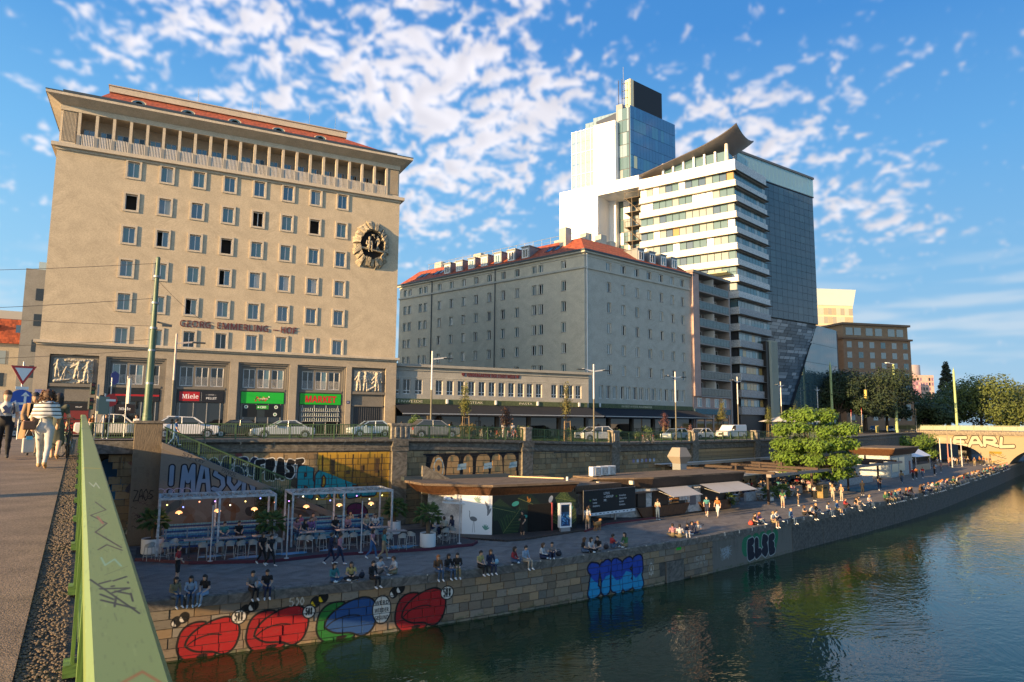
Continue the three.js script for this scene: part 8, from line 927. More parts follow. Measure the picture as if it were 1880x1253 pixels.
// ---------------------------------------------------------------- bicycles
const bikeGeo = (() => { const w = (x) => new THREE.TorusGeometry(0.33, 0.017, 6, 28).translate(x, 0.345, 0), sp = (x) => merge([...Array(12)].map((_, i) => bar([x, 0.345, 0], [x + 0.32 * Math.cos(i * 0.5236), 0.345 + 0.32 * Math.sin(i * 0.5236), 0], 0.003, 0.003, 4))); return { tyre: [w(-0.52), w(0.52)], spokes: [sp(-0.52), sp(0.52)], frame: merge([bar([0.52, 0.345, 0], [0.12, 0.36, 0], 0.014), bar([0.12, 0.36, 0], [0.2, 0.85, 0], 0.018), bar([0.12, 0.36, 0], [-0.32, 0.78, 0], 0.02), bar([0.19, 0.78, 0], [-0.32, 0.84, 0], 0.018), bar([-0.3, 0.9, 0], [-0.52, 0.345, 0], 0.016), bar([0.52, 0.345, 0], [0.19, 0.78, 0], 0.012)]), bars: merge([bar([-0.3, 0.88, 0], [-0.28, 1.02, 0], 0.014), bar([-0.26, 1.03, -0.28], [-0.26, 1.03, 0.28], 0.014), bar([-0.26, 1.03, 0.28], [-0.12, 1.0, 0.3], 0.016), bar([-0.26, 1.03, -0.28], [-0.12, 1.0, -0.3], 0.016)]), saddle: rbx(0.08, 0.34, 0.9, 0.95, -0.07, 0.07, 0.02), pedals: merge([bar([0.12, 0.36, 0.08], [0.02, 0.24, 0.1], 0.012), bar([0.12, 0.36, -0.08], [0.22, 0.48, -0.1], 0.012), new THREE.CylinderGeometry(0.09, 0.09, 0.02, 16).rotateX(Math.PI / 2).translate(0.12, 0.36, 0.04)]), rack: merge([bar([0.2, 0.75, 0.06], [0.66, 0.76, 0.06], 0.008), bar([0.2, 0.75, -0.06], [0.66, 0.76, -0.06], 0.008), bar([0.6, 0.76, 0.05], [0.52, 0.345, 0.06], 0.008)]) }; })();
function bike(pos, ang, color, label, rot) { const t = thing('bicycle', label, 'bicycle', pos, ang, 'parked bicycles'), fm = M(color, 0.4), bm = M([0.02, 0.02, 0.02], 0.6); if (rot) { t.rotation.order = 'YXZ'; t.rotation.x = rot; } bikeGeo.tyre.forEach((g, i) => { const w = obj('wheel', g, tyreM, t); obj('spokes', bikeGeo.spokes[i], rimM, w); }); obj('frame', bikeGeo.frame, fm, t); obj('handlebar', bikeGeo.bars, bm, t); obj('saddle', bikeGeo.saddle, bm, t); obj('pedals', bikeGeo.pedals, rimM, t); obj('carrier', bikeGeo.rack, bm, t); obj('rear_light', rbx(0.64, 0.68, 0.7, 0.78, -0.04, 0.04, 0.01), M([0.4, 0.02, 0.02], 0.4), t); }
bike([edgeX(22.5) - 0.75, deckY(22.5), -22.5], 1.25, [0.5, 0.48, 0.45], 'white wheeled bicycle leaning nearest on the bridge railing'); bike([edgeX(22.9) - 0.38, deckY(22.9), -22.8], 1.62, [0.03, 0.03, 0.04], 'black bicycle closest to the bridge railing'); bike([edgeX(25.5) - 0.55, deckY(25.5), -25.4], 1.4, [0.1, 0.2, 0.12], 'green bicycle behind the two others on the bridge'); [[26.4, [0.3, 0.28, 0.25]], [27.3, [0.5, 0.1, 0.06]], [28.2, [0.6, 0.6, 0.58]], [25.6, [0.4, 0.36, 0.3]], [28.8, [0.3, 0.06, 0.05]]].forEach(([x, c], i) => bike([x, streetY(x) + 0.03, -55.4], 0.3 + i * 0.35, c, ['grey bicycle', 'red bicycle', 'white bicycle', 'beige bicycle', 'dark red bicycle'][i] + ' parked behind the railing above the letter mural')); bike([36.9, QUAY + 0.4, -40.4], 0.4, [0.02, 0.02, 0.025], 'black bicycle lying on the quay beside the seated group', -1.42);
bike([44.6, QUAY, -48.0], 0.9, [0.03, 0.03, 0.03], 'black bicycle pushed by the person in the green shirt'); [[44.0, 1.0], [45.0, 1.9], [46.0, 0.8]].forEach(([x, a], i) => bike([x, streetY(x) + 0.03, -56.2 - i * 0.5], a, [0.05, 0.05, 0.06], ['first', 'second', 'third'][i] + ' dark bicycle in the cluster behind the scrolled pedestal'));
// parasols in front of the office
[[95.5, -84.3], [100.5, -86.2], [97.5, -82]].forEach(([x, z], i) => { const t = thing('cafe_parasol', ['left white cafe parasol below the office', 'right white cafe parasol below the office', 'front white cafe parasol below the office'][i], 'parasol', [x, streetY(x), z], 0, 'white cafe parasols'); obj('canopy', frustum([-2.6, 2.6, -2.6, 2.6, 2.5], [-0.1, 0.1, -0.1, 0.1, 3.4]), M([0.55, 0.54, 0.52], 0.85), t); obj('pole', cyl(0, 0, 3.3, 0, 0.05, 0.05, 8), M([0.1, 0.1, 0.1], 0.5), t); obj('base', cyl(0, 0, 0.1, 0, 0.4, 0.4, 12), zinc, t); });
// ---------------------------------------------------------------- trees and shrubs
function leafMass(lobes, n, size, shell = 0.55, flat = 0.5) {   // leaf faces spread through the crown's volume, denser towards the outside of each lobe
  const P = new Float32Array(n * 18), N = new Float32Array(n * 18); let o = 0, tot = lobes.reduce((s, l) => s + l[3] * l[4] * l[5], 0);
  const q = new THREE.Vector3(), a = new THREE.Vector3(), b = new THREE.Vector3();
  for (const [cx, cy, cz, rx, ry, rz] of lobes) { const m = Math.round(n * rx * ry * rz / tot); for (let i = 0; i < m && o < n * 18; i++) { const u = rnd() * 2 - 1, ph = rnd() * 6.2832, s = Math.sqrt(1 - u * u), r = Math.pow(shell + (1 - shell) * rnd(), 0.7) * (0.88 + 0.2 * n3(cx + s * Math.cos(ph) * 2.2, cy + u * 2.2, cz + s * Math.sin(ph) * 2.2)); const x = cx + rx * r * s * Math.cos(ph), y = cy + ry * r * u, z = cz + rz * r * s * Math.sin(ph), L = size * R(0.6, 1.3);
      q.set(s * Math.cos(ph) + R(-0.9, 0.9), u + flat + R(-0.7, 0.7), s * Math.sin(ph) + R(-0.9, 0.9)).normalize(); a.set(R(-1, 1), R(-1, 0.3), R(-1, 1)).cross(q).normalize(); b.crossVectors(q, a); const A = [x - a.x * L * 0.5, y - a.y * L * 0.5, z - a.z * L * 0.5], B = [x + b.x * L * 0.3, y + b.y * L * 0.3 - L * 0.04, z + b.z * L * 0.3], C = [x + a.x * L * 0.6, y + a.y * L * 0.6 - L * 0.12, z + a.z * L * 0.6], D = [x - b.x * L * 0.3, y - b.y * L * 0.3 - L * 0.04, z - b.z * L * 0.3];
      P.set([...A, ...C, ...B, ...A, ...D, ...C], o); for (let k = 0; k < 6; k++) { N[o + k * 3] = q.x; N[o + k * 3 + 1] = q.y; N[o + k * 3 + 2] = q.z; } o += 18; } }
  const g = new THREE.BufferGeometry(); g.setAttribute('position', new THREE.BufferAttribute(P.slice(0, o), 3)); g.setAttribute('normal', new THREE.BufferAttribute(N.slice(0, o), 3)); return muv(g);
}
const leafM = (c) => M(c, 0.75, { transmission: 0.32, ior: 1.4, side: THREE.DoubleSide });
const bark = M([0.1, 0.075, 0.055], 0.95, { map: TX.stone });
function limbs(t, h, r, lobes, y0 = 0) { obj('trunk', muv(cyl(0, y0, h, 0, r, r * 0.62, 10)), bark, t); lobes.slice(0, 9).forEach(([x, y, z], i) => obj('limb', muv(bar([0, h * 0.92 - (i % 3) * 0.3, 0], [x * 0.8, y, z * 0.8], r * 0.48, r * 0.1, 7)), bark, t)); }
function crownLobes(w, h, d, cy, n, seed) { const L = []; const q = mulberry(seed); for (let i = 0; i < n; i++) { const a = i * 2.399, e = -0.6 + 1.6 * q(), k = 0.45 + 0.4 * q(), s = 0.26 + 0.2 * q(); L.push([Math.cos(a) * w * k, cy + e * h * 0.55, Math.sin(a) * d * k, w * s * 1.25, h * s, d * s * 1.25]); } return L; }
function tree(pos, w, h, d, cy, n, lobesN, size, color, label, trunkH, trunkR, seed, group, name = 'broadleaf_tree') { const t = thing(name, label, 'tree', pos, 0, group), L = crownLobes(w, h, d, cy, lobesN, seed); limbs(t, trunkH, trunkR, L); obj('crown', leafMass(L, n, size, 0.45), leafM(color), t); return t; }
// the bright tree on the quay: layered shelves of large leaves
{ const t = thing('broadleaf_tree', 'bright green broadleaf tree with layered crown rising through the brown pergola', 'tree', [70.8, QUAY, -57.6]), L = []; const q = mulberry(77); for (const [y, w, n] of [[2.6, 3.8, 6], [4.1, 5.0, 8], [5.9, 5.2, 9], [7.6, 4.4, 8], [9.1, 2.8, 5], [5.5, 2.2, 4]]) for (let i = 0; i < n; i++) { const a = i / n * 6.283 + y, k = w * (0.62 + 0.3 * q()); L.push([Math.cos(a) * k, y + 0.5 * (q() - 0.5), Math.sin(a) * k, 1.25 + 0.6 * q(), 0.75 + 0.4 * q(), 1.25 + 0.6 * q()]); } limbs(t, 5.2, 0.3, L.filter((_, i) => i % 4 === 0)); obj('crown', leafMass(L, 17000, 0.36, 0.55, 0.7), leafM([0.11, 0.2, 0.015]), t); }
tree([141, 0.2, -101], 11, 7.5, 8, 7.8, 24000, 32, 0.5, [0.028, 0.052, 0.02], 'large dark broadleaf tree in front of the brown block', 6, 0.5, 3, 'street trees'); tree([131, 0, -100], 5.5, 6, 5, 7.0, 8000, 14, 0.45, [0.032, 0.06, 0.022], 'dark tree beside the glass wedge', 4.5, 0.35, 5, 'street trees'); tree([153, 0.2, -104], 6.5, 6.5, 6, 6.4, 9000, 16, 0.5, [0.03, 0.055, 0.022], 'dark tree at the right flank of the brown block', 5, 0.4, 8, 'street trees');
[[222, -136, 12, 9, [0.06, 0.1, 0.025], 'dark green tree behind the far bridge, leftmost'], [232, -126, 13, 12, [0.11, 0.145, 0.03], 'large yellow green tree behind the far bridge'], [246, -120, 12, 11, [0.12, 0.15, 0.035], 'yellow green tree right of the largest one'], [258, -112, 12, 12, [0.1, 0.13, 0.03], 'rightmost yellow green tree at the picture edge'], [238, -140, 11, 9, [0.05, 0.09, 0.025], 'dark tree below the pointed conifer'], [206, -128, 7, 6, [0.04, 0.07, 0.022], 'small dark tree right of the mauve slab'], [274, -124, 13, 11, [0.11, 0.14, 0.03], 'yellow green tree behind the rightmost one']].forEach(([x, z, w, h, c, l], i) => tree([x, 0, z], w, h, w, h * 0.55 + 1.5, 10000, 20, 0.75, c, l, h * 0.5, 0.45, 20 + i, 'trees behind the far bridge'));
{ const t = thing('conifer', 'pointed dark conifer rising above the trees behind the far bridge', 'tree', [256, 0, -150]), L = []; for (let i = 0; i < 46; i++) { const u = i / 46, y = 9 + u * 16, w = 4.6 * (1 - u) + 0.5, a = i * 2.399; L.push([Math.cos(a) * w * 0.62, y, Math.sin(a) * w * 0.62, 1.5 * (1 - u) + 0.5, 0.8, 1.5 * (1 - u) + 0.5]); } limbs(t, 24, 0.5, L); obj('crown', leafMass(L, 9000, 0.7, 0.3, 0.2), leafM([0.018, 0.035, 0.018]), t); }
{ const t = thing('quay_bush', 'bright green bush climbing the wall below the far bridge end', 'bush', [143, QUAY, -92]); obj('foliage', leafMass(crownLobes(6.0, 4.2, 3.4, 2.7, 12, 91), 7000, 0.4, 0.4), leafM([0.1, 0.18, 0.02]), t); obj('stems', merge([...Array(7)].map((_, i) => bar([R(-2, 2), 0, R(-1, 1)], [R(-4, 4), R(2, 4), R(-2, 2)], 0.06, 0.02))), bark, t); }
// saplings with stakes
function sapling(x, z, h, c, label) { const y = streetY(x), t = thing('young_tree', label, 'tree', [x, y, z], 0, 'staked young trees along the street'); obj('trunk', cyl(0, 0, h * 0.75, 0, 0.05, 0.02, 7), bark, t); for (let i = 0; i < 16; i++) { const a = i * 2.4, y0 = h * (0.32 + 0.42 * i / 16), L = h * 0.22 * (1.1 - i / 20); obj('limb', bar([0, y0, 0], [Math.cos(a) * L * 0.6, y0 + L, Math.sin(a) * L * 0.6], 0.018, 0.006, 5), bark, t); } obj('crown', leafMass([[0, h * 0.55, 0, 0.75, h * 0.22, 0.75], [0, h * 0.78, 0, 0.5, h * 0.2, 0.5]], 850, 0.16, 0.1, 0.2), leafM(c), t); for (const [a, b] of [[0.4, 0.3], [-0.4, 0.3], [0, -0.45]]) obj('stake', bar([a, 0, b], [a * 0.8, 2.1, b * 0.8], 0.04), woodM([0.42, 0.29, 0.15]), t); obj('tie', merge([bx(-0.36, 0.36, 1.95, 2.02, 0.2, 0.27)]), woodM([0.42, 0.29, 0.15]), t); }
sapling(26.2, -60.5, 5.8, [0.14, 0.15, 0.03], 'staked young tree in front of the steak lettering'); sapling(37.6, -60.6, 6.6, [0.15, 0.14, 0.04], 'staked young tree in front of the last kindergarten windows'); sapling(76.5, -78.6, 6.2, [0.14, 0.14, 0.03], 'staked young tree in front of the balcony house'); sapling(92.5, -84.2, 5.6, [0.12, 0.14, 0.03], 'young tree beside the cafe parasols'); sapling(101, -86, 6.2, [0.11, 0.13, 0.03], 'young tree in front of the glass wedge'); sapling(31.4, -62, 3.6, [0.12, 0.06, 0.04], 'small reddish staked tree between the two larger saplings'); sapling(58.5, -70.3, 3.8, [0.1, 0.04, 0.05], 'small reddish staked tree behind the blue hatchback');
[[22.2, -63, 1.1, 1.5, [0.07, 0.13, 0.03], 'green shrub at the foot of the single arm lamp'], [28.6, -66, 1.2, 1.2, [0.2, 0.16, 0.05], 'yellowish shrub under the navy awning'], [36, -66.8, 0.9, 1.3, [0.07, 0.11, 0.03], 'green shrub beside the awning arm'], [43, -67.2, 1.6, 1.1, [0.05, 0.09, 0.025], 'dark hedge like shrub under the awning corner'], [48.6, -67.6, 1.4, 1.1, [0.07, 0.12, 0.03], 'green shrub behind the white sport utility car'], [54.2, -69.4, 1.5, 1.2, [0.06, 0.11, 0.03], 'round green shrub left of the blue hatchback'], [61, -72, 1.3, 1.1, [0.09, 0.12, 0.04], 'shrub under the awning end'], [33, -66, 1.3, 0.8, [0.06, 0.1, 0.03], 'low green shrub behind the bicycles'], [64.5, -73, 1.1, 1.6, [0.16, 0.08, 0.08], 'pink flowering shrub at the awning end'], [80, -78, 1.4, 1.1, [0.06, 0.1, 0.03], 'green shrub by the delivery van'], [0.5, -89, 2.2, 4.2, [0.03, 0.05, 0.02], 'dark shrub behind the road signs']].forEach(([x, z, w, h, c, l], i) => { const xx = i === 10 ? -22 : x, zz = i === 10 ? -84 : z, t = thing('street_shrub', l, 'shrub', [xx, streetY(xx), zz], 0, 'shrubs in front of the awnings'); obj('foliage', leafMass(crownLobes(w, h, w * 0.8, h * 0.6, 7, 40 + i), 900, 0.2, 0.2), leafM(c), t); obj('planter_box', rbx(-w * 0.6, w * 0.6, 0, 0.4, -0.4, 0.4, 0.03), M([0.08, 0.07, 0.06], 0.8), t); });
{ const t = thing('climbing_plant', 'leafy climber hanging over the staircase between the pergolas', 'plant', [7.2, QUAY, -49.1]); obj('foliage', leafMass([[0, 3.0, 0, 1.3, 0.6, 0.5], [1.0, 2.6, 0, 0.9, 0.6, 0.4], [-0.6, 1.8, 0, 0.5, 1.1, 0.4], [1.4, 3.2, 0, 0.8, 0.35, 0.4]], 2600, 0.16, 0.2), leafM([0.07, 0.11, 0.03]), t); obj('stems', merge([bar([0, 0, 0], [0.1, 3, 0], 0.05, 0.02), bar([0.1, 1.5, 0], [1.2, 2.8, 0.1], 0.03, 0.01)]), bark, t); }
// ivy wall at the far left
{ const t = thing('ivy_column', 'dark ivy covered post at the left picture edge', 'ivy', [-14.5, 0, -52]); obj('foliage', leafMass([[0, 2.6, 0, 0.8, 2.4, 0.8], [0.2, 5.0, 0, 0.6, 1.0, 0.6]], 2200, 0.2, 0.3), leafM([0.03, 0.055, 0.02]), t); obj('post', cyl(0, 0, 5.5, 0, 0.12, 0.1, 8), bark, t); }
// ---------------------------------------------------------------- people on the quay
const GE = 'people sitting along the quay edge', GS = 'people standing and walking on the quay', GT = 'people seated at the terraces';
const edgeFace = (p) => Math.atan2(-p.tz, p.tx);
function onEdge(x, top, legs, o, where, pose = 'edge', off = 0.1) { const s = sOf(x, off), p = bank(s, off); return person(pose, [p.x, QUAY + 0.035, p.z], edgeFace(p) + (o.turn || 0), top, legs, o, where, GE); }
const NEAR = { cell: 0.026 };
[[1.27, 'khaki', 'denim', { long: 1, sleeve: 1, turn: 0.5 }, 'at the left end of the quay edge'], [1.93, 'light blue', 'denim', { long: 1, sleeve: 1, hair: 'dark' }, 'in the middle of the leftmost edge trio'], [2.55, 'black', 'light blue', { long: 1, turn: -0.6 }, 'on the right of the leftmost trio on the quay edge'], [4.55, 'grey', 'black', { turn: 0.3 }, 'on the quay edge above the second red graffiti worm'], [5.22, 'black', 'navy', {}, 'on the quay edge beside the person in grey'], [10.3, 'black', 'black', { sleeve: 1, turn: 0.5 }, 'on the quay edge in front of the picnic group'], [13.9, 'brown', 'denim', { long: 1, hair: 'ginger', sleeve: 1 }, 'on the left of the trio above the last worm'], [14.48, 'black', 'denim', { long: 1, sleeve: 1, turn: 0.3 }, 'in the middle of the trio above the last worm'], [15.05, 'black', 'khaki', { long: 1, sleeve: 1, turn: -0.3 }, 'on the right of the trio above the last worm'], [16.45, 'yellow', 'black', { turn: 0.3 }, 'on the quay edge beside the navy jacket'], [17.1, 'navy', 'navy', { long: 1, sleeve: 1, hair: 'brown' }, 'on the quay edge beside the yellow top'], [19.45, 'light blue', 'beige', { sleeve: 1, turn: 0.2 }, 'on the quay edge beside the red top']].forEach(([x, a, b, o, w]) => onEdge(x, a, b, { ...o, ...NEAR }, w));
const ground = (pose, x, z, turn, a, b, o, w, g = GE) => person(pose, [x, QUAY + 0.035, z], turn, a, b, o, w, g);
[[8.41, -35.62, 0.4, 'teal', 'denim', { long: 1, sleeve: 1 }, 'on the coping left of the patterned shirt'], [9.31, -35.6, -0.2, 'yellow', 'black', { long: 1 }, 'on the coping in a patterned shirt'], [11.0, -36.3, 0.6, 'white', 'grey', {}, 'behind the black shirted sitter of the picnic group'], [11.75, -36.0, -1.4, 'white', 'khaki', { hair: 'brown' }, 'on the right of the picnic group'], [18.7, -35.9, 0.7, 'red', 'denim', { long: 1, sleeve: 1 }, 'on the coping beside the pale blue shirt'], [20.8, -36.3, 0.8, 'white', 'navy', { sleeve: 1, hair: 'brown', long: 1 }, 'on the coping with the capped friend'], [21.55, -36.35, -0.5, 'grey', 'navy', {}, 'with a dark cap on the coping'], [24.1, -36.9, 1.0, 'black', 'denim', { long: 1, hair: 'brown' }, 'on the left of the picnic trio above the blue letters'], [24.55, -36.8, 0.4, 'white', 'black', { long: 1 }, 'in the middle of the picnic trio above the blue letters'], [25.3, -36.95, -1.2, 'black', 'grey', {}, 'on the right of the picnic trio above the blue letters'], [26.6, -37.3, 1.5, 'red', 'denim', {}, 'facing the green jacket above the peace sign'], [27.75, -37.4, -1.5, 'green', 'khaki', { long: 1, sleeve: 1 }, 'facing the red top above the peace sign'], [33.2, -39.2, 2.6, 'pink', 'khaki', {}, 'at the back left of the group by the lying bicycle'], [33.4, -38.7, 2.4, 'white', 'khaki', {}, 'at the front left of the group by the lying bicycle'], [34.35, -39.0, -0.6, 'navy', 'white', { long: 1 }, 'in the middle of the group by the lying bicycle'], [35.3, -39.6, -0.4, 'navy', 'navy', { sleeve: 1 }, 'behind the middle of the group by the lying bicycle'], [35.9, -39.5, -1.4, 'white', 'grey', { hair: 'fair' }, 'next to the lying bicycle'], [43.2, -41.2, 0.4, 'brown', 'black', {}, 'beside the red bag on the coping'], [44.0, -41.4, 0.2, 'purple', 'denim', { long: 1, hair: 'ginger' }, 'with a red cap on the coping']].forEach(([x, z, t, a, b, o, w], i) => ground(i % 4 === 2 ? 'knees' : 'cross', x, z, t, a, b, { ...o, cell: 0.028 }, w));
// bags and blankets beside them
[[9.9, -35.75, [0.02, 0.02, 0.03], 'small black bag on the coping'], [17.6, -35.9, [0.3, 0.45, 0.5], 'folded pale blue cloth on the coping'], [26.05, -37.2, [0.03, 0.02, 0.02], 'dark bag beside the red top'], [42.7, -41.05, [0.45, 0.05, 0.03], 'red round bag on the coping'], [4.9, -35.8, [0.3, 0.45, 0.55], 'blue and white carrier bag between two sitters'], [22.1, -36.5, [0.02, 0.02, 0.03], 'black rucksack beside the capped sitter']].forEach(([x, z, c, l]) => { const t = thing('bag', l, 'bag', [x, QUAY + 0.03, z], R(0, 3), 'bags on the quay edge'); obj('pouch', (() => { const g = new THREE.SphereGeometry(0.2, 14, 10).scale(1, 0.8, 0.7).translate(0, 0.15, 0), p = g.attributes.position; for (let i = 0; i < p.count; i++) p.setY(i, Math.max(0, p.getY(i) * (1 + 0.12 * n3(p.getX(i) * 6, p.getY(i) * 6, z)))); g.computeVertexNormals(); return g; })(), M(c, 0.8), t); obj('strap', new THREE.TorusGeometry(0.12, 0.015, 6, 14, Math.PI).translate(0, 0.28, 0), M(c.map((v) => v * 0.6), 0.8), t); });
[[45.4, 'white', 'khaki', {}, 'edge'], [48.5, 'blue', 'denim', { sleeve: 1 }, 'edge'], [46.5, 'white', 'navy', { sleeve: 1 }, 'knees'], [51.6, 'grey', 'black', { long: 1 }, 'knees'], [52.4, 'white', 'black', {}, 'edge'], [53.9, 'black', 'denim', { sleeve: 1 }, 'knees'], [57.7, 'blue', 'khaki', { sleeve: 1 }, 'edge'], [55.8, 'white', 'denim', { long: 1 }, 'edge'], [60.3, 'red', 'black', { sleeve: 1, hair: 'brown' }, 'knees'], [62.0, 'black', 'grey', {}, 'edge'], [63.4, 'tan', 'beige', { long: 1 }, 'knees']].forEach(([x, a, b, o, ps]) => onEdge(x, a, b, { ...o, shorts: b === 'khaki', hair: o.hair || pick(['dark', 'brown', 'fair']) }, 'on the quay edge by the sunny terrace', ps, ps === 'edge' ? 0.1 : 0.4));
const tops = ['white', 'black', 'navy', 'light blue', 'red', 'grey', 'beige', 'teal', 'brown', 'green', 'pink', 'white', 'black'], bots = ['denim', 'black', 'khaki', 'navy', 'grey', 'beige'];
for (let x = 65.5; x < 152; x += R(0.7, 1.3)) { if (rnd() < 0.09) { x += R(1, 2.4); continue; } const ps = pick(['edge', 'edge', 'knees', 'cross']); onEdge(x, pick(tops), pick(bots), { long: rnd() < 0.5, hair: pick(['dark', 'brown', 'fair', 'ginger']), sleeve: rnd() < 0.5, turn: R(-0.5, 0.5), cell: x > 95 ? 0.05 : 0.04 }, x < 84 ? 'on the quay edge opposite the bright tree' : x < 106 ? 'on the quay edge opposite the pale blue kiosk' : x < 128 ? 'on the far quay edge opposite the tent' : 'on the far quay edge near the arched bridge', ps, ps === 'edge' ? 0.1 : 0.42); }
// walkers and standers
const upright = (pose, x, z, t, a, b, o, w) => person(pose, [x, QUAY - 0.018, z], t, a, b, o, w, GS);
[['stand', 1.47, -39.0, 1.2, 'red', 'black', { shorts: 1, shoes: 'dark' }, 'alone near the bridge'], ['walk', 5.8, -41.6, 0.5, 'black', 'black', { long: 1 }, 'behind a friend before the palm planter'], ['walk', 6.15, -40.9, 0.6, 'black', 'black', {}, 'in front of the palm planter'], ['walk', 9.25, -40.1, 1.2, 'navy', 'navy', { sleeve: 1 }, 'beside the pink shirted friend'], ['walk', 9.65, -39.65, 1.1, 'pink', 'navy', { sleeve: 1 }, 'beside the navy shirted friend'], ['walk', 11.8, -40.6, 1.0, 'pink', 'blue', { long: 1 }, 'beside the denim jacket'], ['walk', 12.35, -40.1, 1.3, 'teal', 'tan', { long: 1, sleeve: 1, hair: 'brown' }, 'in a denim jacket before the second pergola'], ['stand', 23.65, -44.0, -1.2, 'black', 'black', { long: 1, dress: 1, shorts: 1 }, 'before the mural doorway'], ['stand', 29.4, -44.4, 2.6, 'white', 'tan', { shorts: 1 }, 'beside the dog'], ['stand', 30.0, -45.0, -2.4, 'yellow', 'khaki', { shorts: 1 }, 'behind the dog'], ['stand', 37.9, -46.6, 1.9, 'beige', 'denim', { hair: 'brown' }, 'waiting at the bread hatch'], ['walk', 43.3, -46.6, -0.9, 'teal', 'navy', { shorts: 1 }, 'pushing a bicycle'], ['walk', 43.9, -45.9, -1.2, 'orange', 'white', { long: 1, shoes: 'tan', hair: 'brown' }, 'carrying a white bag'], ['stand', 54.7, -48.4, 2.2, 'green', 'beige', { shorts: 1, long: 1 }, 'on the sunny terrace edge'], ['stand', 57.4, -48.9, 0.8, 'black', 'tan', {}, 'on the sunny terrace edge'], ['stand', 64.6, -50.5, 2.0, 'beige', 'beige', { long: 1, hair: 'fair' }, 'in pale clothes by the yellow bin'], ['stand', 65.6, -50.2, -1.6, 'tan', 'beige', { hair: 'fair' }, 'facing the pale clothed friend'], ['stand', 62.6, -51.2, 1.2, 'white', 'black', { long: 1 }, 'next to the yellow bin'], ['stand', 72.9, -53.0, 1.8, 'black', 'black', { sleeve: 1 }, 'on the blue mat'], ['stand', 80.6, -56.4, 0.5, 'tan', 'navy', { long: 1 }, 'beyond the blue mat'], ['stand', 81.6, -56.9, -1, 'brown', 'black', {}, 'beyond the blue mat'], ['walk', 93.2, -61.6, 1.9, 'khaki', 'denim', {}, 'along the far quay'], ['walk', 95, -62.9, 1.9, 'white', 'denim', { long: 1 }, 'along the far quay'], ['walk', 101, -65.0, -1.2, 'red', 'black', { sleeve: 1 }, 'along the far quay'], ['walk', 103.4, -66.0, -1.2, 'orange', 'black', {}, 'along the far quay'], ['walk', 105.6, -66.4, -1.2, 'red', 'denim', {}, 'along the far quay'], ['stand', 113.8, -69.6, 1, 'orange', 'black', { long: 1 }, 'near the masts'], ['stand', 118, -72, 2, 'light blue', 'denim', {}, 'near the masts'], ['stand', 122, -73.4, -2, 'pink', 'grey', { long: 1 }, 'near the masts']].forEach((q) => upright(...q));
for (let i = 0; i < 24; i++) upright(pick(['stand', 'walk']), 132 + R(0, 24), -80.5 - R(0, 7) - i * 0.12, R(0, 6.28), pick(['beige', 'white', 'tan', 'orange', 'black', 'navy', 'brown']), pick(bots), { long: rnd() < 0.5, hair: pick(['dark', 'brown', 'fair']), cell: 0.05 }, 'in the gathering before the arched bridge');
// terrace guests
const seatY = PY + 0.78; [[4.2, -46.2, 0, 'teal', 'denim', {}, 'at the rear bench, hand at the mouth'], [5.0, -46.2, 0.2, 'black', 'black', {}, 'at the rear bench beside the teal top'], [6.2, -46.2, 0.4, 'black', 'navy', { sleeve: 1 }, 'at the right end of the first pergola bench'], [7.0, -46.0, -0.8, 'black', 'black', { long: 1 }, 'behind the palm between the pergolas'], [8.5, -46.3, 0.2, 'pink', 'denim', { long: 1 }, 'at the left end of the second pergola bench'], [8.75, -45.2, 0.6, 'black', 'grey', { long: 1 }, 'turned sideways at the left table of the second pergola'], [9.35, -46.2, 0, 'purple', 'denim', { long: 1, sleeve: 1, hair: 'brown' }, 'at the left table of the second pergola'], [10.9, -46.2, 0.2, 'black', 'navy', { long: 1 }, 'at the middle table of the second pergola'], [11.7, -46.2, -0.2, 'pink', 'navy', { sleeve: 1 }, 'in a pink shirt at the middle table'], [13.0, -46.2, 0, 'beige', 'denim', { long: 1, hair: 'fair' }, 'at the right table of the second pergola'], [13.6, -46.2, -0.3, 'white', 'denim', { long: 1 }, 'beside the beige top at the right table'], [9.0, -48.25, 0.2, 'purple', 'black', { long: 1 }, 'on the back bench of the second pergola'], [9.9, -48.25, -0.2, 'grey', 'black', {}, 'on the back bench of the second pergola'], [12.4, -48.25, 0, 'beige', 'grey', { long: 1 }, 'on the back bench of the second pergola'], [13.2, -48.25, 0, 'navy', 'black', {}, 'at the end of the back bench of the second pergola'], [16.55, -43.3, 1.2, 'black', 'navy', { long: 1 }, 'on the left kiosk stool'], [17.25, -42.85, 3.14, 'beige', 'black', { hair: 'brown' }, 'on the front stool at the kiosk table'], [18.0, -43.3, -1.4, 'navy', 'grey', { long: 1, sleeve: 1 }, 'on the right stool at the kiosk table'], [16.95, -44.3, 0.2, 'white', 'denim', { long: 1 }, 'behind the kiosk table']].forEach(([x, z, t, a, b, o, w]) => person('edge', [x, seatY, z], t, a, b, { ...o, cell: 0.028 }, w, GT));
{ const t = thing('bar_stool', 'grey bar stool behind the table by the kiosk wall', 'stool', [16.95, PY, -44.3], 0, 'grey bar stools on the terrace'); obj('seat', SP.seat, stoolM, t); obj('backrest', SP.back, stoolM, t); SP.legs.forEach((l) => obj('leg', l, stoolM, t)); obj('footrest', SP.foot, stoolM, t); }
person('stand', [17.6, PY, -44.9], -0.6, 'navy', 'black', { sleeve: 1 }, 'behind the table by the kiosk wall', GT);
